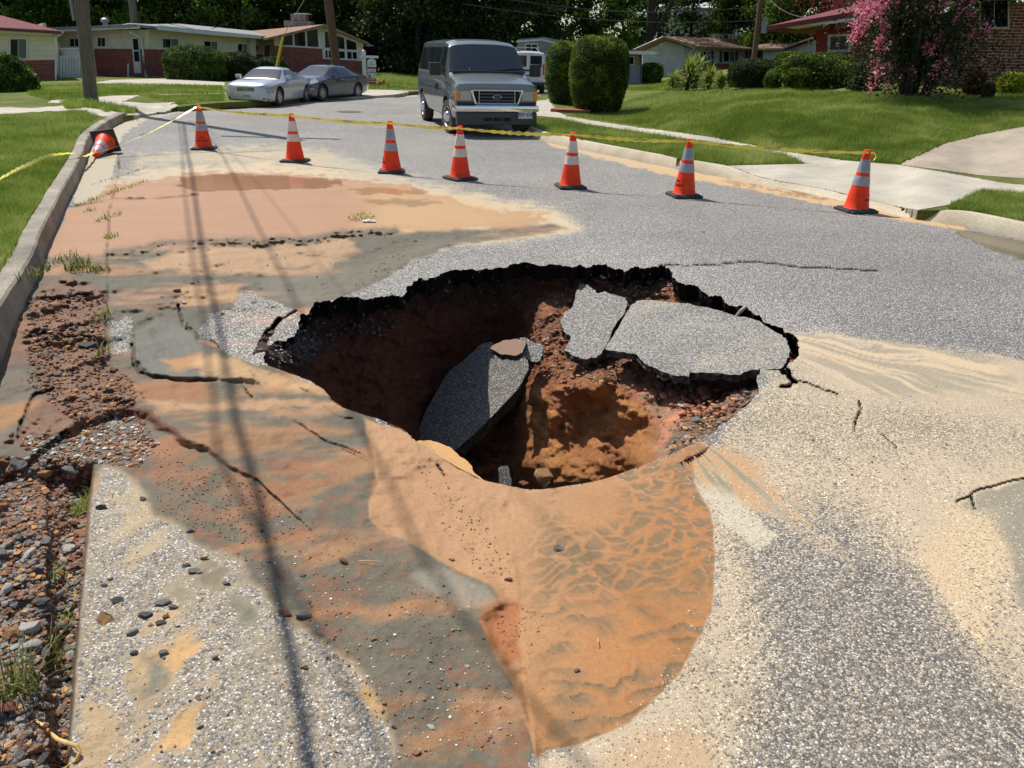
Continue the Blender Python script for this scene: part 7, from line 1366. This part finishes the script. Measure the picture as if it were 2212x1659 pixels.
def rock(loc, r, kind, k, rz=0, name='stone', tilt=0):
    key = (k, kind)
    if key not in RMM: m = RM[k].copy(); m.materials.append(M_ST[kind]); RMM[key] = m
    o = link(name, RMM[key]); o.location = loc; o.scale = (r, r, r); o.rotation_euler = (tilt, tilt * .6, rz); return o
def gz(px, py):
    z = road_z(px, py); return z
def on_road(px, py, r, sink=.25):
    z = gz(px, py); p = PZ(px, py, z); p.z = z + r * (.45 - sink); return p
NAMED = [(217, 1098, 15, 'dark', 1, 'dark grey stone at the edge of the broken pavement, highest up'), (310, 1079, 13, 'dark', 8, 'flat slate chip on the orange silt near the pavement wedge top'), (414, 1148, 14, 'dark', 9, 'long thin slate chip right of the pavement wedge'), (224, 1340, 24, 'ochre', 2, 'large ochre brown rock on the pebbled pavement'), (312, 1332, 20, 'dark', 3, 'largest dark slate in the pile right of the ochre rock'), (353, 1304, 22, 'grey', 8, 'flat grey slate leaning at the top of the slate pile'), (285, 1367, 14, 'grey', 4, 'grey stone at the lower left of the slate pile'), (346, 1347, 13, 'dark', 10, 'small dark slate in the middle of the slate pile'), (373, 1314, 12, 'grey', 5, 'grey chip at the right end of the slate pile'), (328, 1352, 10, 'grey', 9, 'thin flat chip at the foot of the slate pile'), (384, 1352, 8, 'white', 8, 'pale chip at the lower right of the slate pile'), (360, 1334, 9, 'brown', 0, 'brown crumb inside the slate pile'),
         (418, 1236, 17, 'grey', 10, 'long grey slate above the slate pile'), (403, 1222, 12, 'dark', 8, 'dark slate just above the long grey slate'), (430, 1238, 8, 'white', 1, 'small pale stone at the end of the long grey slate'), (252, 1299, 15, 'dark', 10, 'flat round dark slate above the ochre rock'), (224, 1266, 9, 'dark', 3, 'dark pebble left of the ochre pebble'), (237, 1251, 7, 'ochre', 4, 'ochre pebble on the pebbled pavement'), (441, 1208, 10, 'ochre', 5, 'pale tan stone above the grey slate'), (489, 1261, 11, 'grey', 6, 'angular grey stone right of the slates'), (292, 1410, 11, 'dark', 7, 'dark stone on the sandy patch, left one of two'), (355, 1412, 12, 'grey', 0, 'grey stone pair on the sandy patch, right one'), (464, 1423, 10, 'ochre', 1, 'round brown clod on the pebbles at the lower left'), (426, 1509, 8, 'ochre', 2, 'ochre pebble below the brown clod'), (617, 1327, 19, 'red', 8, 'flat brick red stone beside the cable shadow'), (653, 1334, 20, 'grey', 5, 'upright grey stone beside the brick red stone'), (658, 1444, 10, 'red', 3, 'red brown clod near the cable shadow'), (432, 1571, 8, 'brown', 4, 'brown pebble near the bottom border'), (655, 1244, 8, 'brown', 6, 'brown crumb with straw on the grey silt'), (580, 1213, 7, 'grey', 8, 'small grey chip on the grey silt'), (565, 1148, 6, 'dark', 1, 'dark chip on the upper grey silt'),
         (1205, 1188, 15, 'grey', 2, 'lone grey stone half sunk in the smooth orange sand'), (1098, 1253, 11, 'brown', 3, 'brown clod cluster on the smooth sand'), (1245, 1449, 8, 'brown', 4, 'small brown stone low on the wet orange sand'), (741, 1215, 13, 'brown', 5, 'crumbly brown clod on the grey silt'), (901, 1628, 12, 'pink', 6, 'orange pink stone at the bottom border'), (932, 1572, 12, 'white', 8, 'pale flat stone near the bottom border'), (986, 1480, 6, 'red', 1, 'tiny red clod on the lower silt'), (1008, 1440, 7, 'white', 2, 'white chip on the lower silt'), (808, 1382, 9, 'ochre', 0, 'ochre clod on the lower silt'), (1060, 1594, 7, 'grey', 3, 'grey pebble near the bottom edge of the silt'), (1080, 1574, 6, 'white', 4, 'white pebble near the bottom edge of the silt'), (850, 1572, 7, 'dark', 5, 'dark pebble near the bottom border'), (832, 1520, 7, 'ochre', 7, 'tan pebble on the lower silt'), (975, 1210, 9, 'ochre', 3, 'tan clod between the silt and the smooth sand'), (667, 1300, 6, 'brown', 2, 'brown crumb above the upright grey stone'),
         (398, 654, 9, 'white', 8, 'white stone on the pale sand near the asphalt island'), (481, 680, 7, 'dark', 2, 'black stone on the asphalt island'), (415, 614, 8, 'brown', 3, 'brown clod on the sand, upper one'), (382, 629, 9, 'brown', 4, 'brown clod on the sand, lower one'), (196, 750, 26, 'dark', 6, 'large dark broken chunk in the brown mud by the gutter joint'), (172, 634, 12, 'dark', 9, 'flat dark chip in the upper brown mud'), (402, 711, 6, 'dark', 1, 'dark chip at the edge of the asphalt island'), (160, 800, 8, 'red', 3, 'red clod in the brown mud'), (120, 795, 8, 'red', 5, 'reddish lump at the left of the brown mud'), (140, 700, 9, 'brown', 2, 'brown lump in the middle of the brown mud'), (100, 775, 7, 'red', 1, 'red crumb near the kerb mud'), (1520, 362 + 140, 3, 'dark', 1, 'tiny dark pebble on the clean asphalt')]
G_ = 'loose stones on the broken street'
def px2m(px, py, n): D = float(UP(px, py, 0)[1]); return n / (FPX / (D * .917 + .7))
rr = random.Random(3)
for x, y, s, kd, k, lab in NAMED:
    r = px2m(x, y, s); tag(rock(on_road(x, y, r), r, kd, k, rr.uniform(-.5, .5), tilt=rr.uniform(-.2, .2)), lab, 'stone', G_)
# gravel heap along the broken pavement edge
n = 0; placed = []
while n < 235:
    x = rr.uniform(-30, 200); y = 985 + 690 * rr.random() ** .8
    edge = 205 - (y - 985) * .09
    if x > edge - 8: continue
    big = y > 1160 or rr.random() < .25; s = rr.uniform(8, 25) if big else rr.uniform(4, 11)
    if any((x - a) ** 2 + (y - b) ** 2 < (.7 * (s + c)) ** 2 for a, b, c in placed): n += .02; continue
    placed.append((x, y, s)); r = px2m(x, y, s); gy = y > 1160
    kd = rr.choice(['grey', 'grey', 'grey', 'dark', 'dark', 'brown', 'ochre', 'white']) if gy else rr.choice(['brown', 'red', 'brown', 'grey', 'ochre', 'grey'])
    z = road_z(x, y); p = PZ(x, y, z + r * .3); p.z = z + r * .22
    szw = 'small' if s < 11 else ('middling' if s < 17 else 'big'); zone = 'at the top' if y < 1150 else ('in the upper middle' if y < 1300 else ('in the lower middle' if y < 1450 else 'at the bottom')); sidew = 'by the left border' if x < 60 else ('midway across' if x < 115 else 'against the pavement edge')
    adj = dict(grey='mid grey', dark='dark slate', brown='brown', ochre='tan', white='chalky white', red='rusty red')[kd]
    tag(rock(p, r, kd, rr.randrange(11), rr.uniform(0, 6.28), tilt=rr.uniform(-.5, .5)), szw + ' ' + adj + ' stone ' + zone + ' of the gravel heap, ' + sidew, 'stone', 'gravel heap beside the pavement edge'); n += 1
for x, y, s, kd, k, lab in ((35, 1000, 21, 'grey', 2, 'large pale grey stone at the top left of the gravel heap'), (70, 1012, 16, 'grey', 3, 'grey stone second from the left at the top of the gravel heap'), (96, 1020, 16, 'ochre', 4, 'tan grey stone third from the left at the top of the gravel heap'), (150, 1018, 22, 'grey', 5, 'long grey stone by the pavement edge at the top of the gravel heap'), (150, 1228, 14, 'white', 2, 'chalky pale blue stone by the gap under the pavement edge'), (96, 1312, 22, 'grey', 6, 'largest grey stone in the middle of the gravel heap'), (112, 1470, 22, 'white', 1, 'big white stone low in the gravel heap'), (25, 1525, 27, 'red', 7, 'big red brown stone at the lower left border'), (80, 1440, 22, 'brown', 3, 'brown rock above the big white stone'), (66, 1350, 20, 'red', 4, 'rusty red rock in the middle of the gravel heap')):
    r = px2m(x, y, s) * 1.05; z = road_z(x, y); p = PZ(x, y, z + r * .3); p.z = z + r * .25; tag(rock(p, r, kd, k, rr.uniform(-.6, .6), tilt=.2), lab, 'stone', 'gravel heap beside the pavement edge')
# fine crumbs: nobody could count them
def crumbs(name, label, regions, kinds, seed, zf=None):
    rs = np.random.RandomState(seed); bm = bmesh.new(); bmesh.ops.create_icosphere(bm, subdivisions=1, radius=1); U = np.array([v.co[:] for v in bm.verts]); FF = np.array([[v.index for v in f.verts] for f in bm.faces]); bm.free(); V = []; F = []; MI = []; k = 0
    for poly, n, smin, smax, ks in regions:
        P = np.array(poly); lo, hi = P.min(0), P.max(0); x = rs.uniform(lo[0], hi[0], n * 3); y = rs.uniform(lo[1], hi[1], n * 3); m = inside(x, y, poly); x, y = x[m][:n], y[m][:n]
        if zf is None: Z = road_h(x, y); X, Y, _ = UP(x, y, Z)
        else: X, Y, Z = zf(x, y)
        for i in range(len(x)):
            s = smin * (smax / smin) ** (rs.rand() ** 1.8); q = U * rs.uniform(.6, 1.2, (len(U), 1)) * np.array([1, rs.uniform(.6, 1), rs.uniform(.4, .8)]); a = rs.rand() * 6.28; c_, s_ = math.cos(a), math.sin(a); q = q @ np.array([[c_, s_, 0], [-s_, c_, 0], [0, 0, 1]]); V.append(q * s + np.array([X[i], Y[i], Z[i] + s * .3])); F.append(FF + k); k += len(U); MI += [kinds.index(ks[rs.randint(len(ks))])] * len(FF)
    o = link(name, np_mesh(name, np.concatenate(V), np.concatenate(F), [M_ST[q] for q in kinds], None, False, MI)); return tag(o, label, 'gravel', kind='stuff')
KD = ['grey', 'dark', 'brown', 'ochre', 'white', 'red', 'pink']
def trench_z(x, y):
    z = road_h(x, y); X, Y, _ = UP(x, y, z); return X, Y, z
crumbs('gravel', 'small rubble between the larger stones at the left', [(TR_ := [(0, 990), (190, 990), (185, 1200), (160, 1450), (140, 1680), (-40, 1680), (-40, 990)], 5200, .004, .02, ['grey', 'dark', 'brown', 'grey', 'grey', 'ochre', 'brown'])], KD, 5, trench_z)
crumbs('gravel', 'fine crumbs of clay and grit scattered over the mud', [([(60, 640), (225, 640), (225, 780), (300, 830), (280, 900), (180, 930), (60, 830)], 1900, .004, .022, ['brown', 'red', 'brown', 'dark', 'ochre']), ([(180, 930), (300, 900), (340, 960), (300, 1010), (200, 1000), (60, 980), (40, 950)], 1100, .004, .018, ['brown', 'red', 'ochre', 'white', 'grey']), ([(330, 960), (560, 1050), (640, 1160), (520, 1180), (340, 1110)], 900, .0015, .007, ['brown', 'red']), ([(520, 1040), (800, 1180), (1020, 1300), (1120, 1620), (860, 1640), (640, 1330), (440, 1160)], 1500, .0012, .007, ['brown', 'red', 'grey', 'white', 'ochre']), ([(880, 960), (960, 1000), (1120, 1230), (1060, 1260), (960, 1150)], 330, .0018, .007, ['brown', 'brown', 'ochre']), ([(1060, 1300), (1180, 1320), (1150, 1420), (1080, 1400)], 120, .0015, .005, ['brown', 'red']),
    ([(200, 1200), (480, 1180), (700, 1400), (820, 1650), (160, 1650)], 300, .0015, .007, ['grey', 'ochre', 'dark', 'brown', 'white']), ([(1150, 1060), (1550, 1060), (1540, 1300), (1300, 1550), (1160, 1550)], 130, .001, .004, ['brown', 'dark', 'ochre']), ([(350, 540), (900, 500), (1000, 540), (760, 620), (400, 640)], 160, .003, .012, ['brown', 'grey', 'dark']), ([(1400, 500), (2100, 700), (2100, 1200), (1650, 1200), (1700, 700), (1400, 590)], 120, .003, .008, ['dark', 'brown', 'red']), ([(820, 560), (1000, 520), (980, 540), (800, 620), (740, 640)], 140, .003, .012, ['grey', 'dark', 'brown'])], KD, 6)
def cav(x, y):
    Y = 1 / np.clip(_cav(x, y), 1 / 7.4, 1 / 3.0) - .05; a, b, c = rays(x, y); t = Y / b; return a * t, Y, CAM_H + c * t
crumbs('rubble', 'loose clay and gravel lying on the ledges inside the sinkhole', [([(1190, 600), (1260, 595), (1440, 585), (1560, 650), (1680, 705), (1660, 700), (1500, 640), (1370, 640), (1250, 610)], 420, .008, .035, ['brown', 'ochre', 'grey', 'brown', 'dark']), ([(1150, 690), (1220, 670), (1230, 780), (1320, 775), (1410, 800), (1400, 850), (1300, 830), (1200, 830), (1140, 800)], 300, .005, .03, ['brown', 'red', 'brown', 'ochre', 'brown']), ([(1460, 900), (1540, 880), (1600, 850), (1630, 850), (1550, 930), (1430, 1005), (1440, 950)], 170, .006, .03, ['grey', 'brown', 'brown', 'ochre', 'ochre']), ([(560, 760), (640, 700), (720, 690), (860, 690), (860, 720), (700, 760), (620, 800)], 200, .01, .03, ['dark', 'grey', 'dark']), ([(1420, 860), (1500, 840), (1620, 850), (1560, 900), (1480, 900)], 160, .01, .04, ['red', 'brown', 'pink'])], KD, 9, cav)
for x, y, s, kd, k, lab in ((1520, 846, 20, 'pink', 2, 'large pinkish clay boulder under the big slab'), (1552, 842, 9, 'pink', 3, 'small pink clay lump right of the pink boulder'), (1498, 858, 9, 'red', 4, 'red clay lump left of the pink boulder'), (1590, 856, 13, 'grey', 8, 'grey plate of gravel base by the right rim'), (1614, 850, 11, 'grey', 5, 'grey stone tucked in the right corner of the opening'), (1575, 868, 12, 'ochre', 6, 'tan stone below the grey plate at the right rim'), (1510, 908, 22, 'grey', 9, 'long pale flat stone on the rubble of the right rim'), (1472, 876, 10, 'white', 8, 'pale flat stone at the left of the right rim rubble'), (1425, 900, 7, 'dark', 3, 'dark stone stuck in the pink clay lobe'), (1303, 770, 16, 'dark', 1, 'dark stone under the corner between the two back slabs'), (1302, 597, 9, 'white', 2, 'pale stone under the far rim'), (1180, 1030, 32, 'ochre', 0, 'ochre soil block at the bottom of the pit'), (1134, 1044, 16, 'red', 6, 'red crumbly clod at the bottom of the pit by the near lip')):
    X, Y, Z = cav(np.array([float(x)]), np.array([float(y)])); Yv = float(Y[0]) - (.35 if k == 9 and s == 30 else .12); p = PD(x, y, Yv); r = s / (FPX / (Yv * .93 + .7)); tag(rock(p, r, kd, k, rr.uniform(-.4, .4), tilt=.15), lab, 'stone', 'stones inside the sinkhole')
# root, stick and litter
M_ROOT = pm('dry_root', S((222, 186, 120)), S((196, 156, 92)), 20, .7)
tag(MB().tube([PZ(x, y, z + (road_z(x, y) * .8 if x < 140 else 0) + .01) for x, y, z in ((78, 1556, -.02), (92, 1566, .0), (101, 1578, .01), (126, 1598, .02), (148, 1606, .02), (166, 1612, .02), (172, 1624, .01), (165, 1642, .0), (147, 1656, -.02), (120, 1670, -.04))], [.003, .004, .005, .006, .006, .006, .005, .005, .004, .003], 8).build('root', M_ROOT, smooth=True), 'pale twisted root over the gravel in the bottom left corner', 'root')
tag(MB().tube([PZ(1609, 664, .02), PZ(1600, 672, .01), PZ(1588, 686, -.04)], [.014, .016, .012], 7).build('stick', pm('grey_wood', S((176, 166, 150)), S((140, 130, 114)), 10, .8)), 'pale stick bridging the gap behind the largest slab', 'stick')
for i, (x, y, dx, dy) in enumerate(((1291, 1378, 2, 18), (775, 1211, 50, 2), (1485, 1440, 12, -6), (1085, 1495, 20, 10), (240, 1060, 1, 14), (560, 1210, 10, 4))):
    tag(MB().tube([PZ(x, y, gz(x, y) + .012), PZ(x + dx / 2, y + dy / 2 - 1, gz(x, y) + .02), PZ(x + dx, y + dy, gz(x, y) + .012)], .0016, 5).build('straw', M_ROOT), ['upright straw on the wet orange sand', 'long straw beside the crumbly clod on the silt', 'bent straw low on the wet sand', 'short straw on the silt seam', 'straw in the gravel joint', 'straw on the upper silt'][i], 'straw', 'straws lying on the mud')
p = PZ(797, 478, .01); rs = np.random.RandomState(3); gx, gy = np.meshgrid(np.linspace(-.1, .1, 9), np.linspace(-.06, .06, 7)); V = np.stack([gx.ravel(), gy.ravel(), .03 * rs.rand(63)], 1); F = [(j * 9 + i, j * 9 + i + 1, (j + 1) * 9 + i + 1, (j + 1) * 9 + i) for j in range(6) for i in range(8)]
o = link('litter', np_mesh('litter', V, F, [M_WHITE], None, False)); o.location = p; o.scale = (.7, .6, .6); tag(o, 'crumpled white litter on the ochre mud beside the weeds', 'litter')
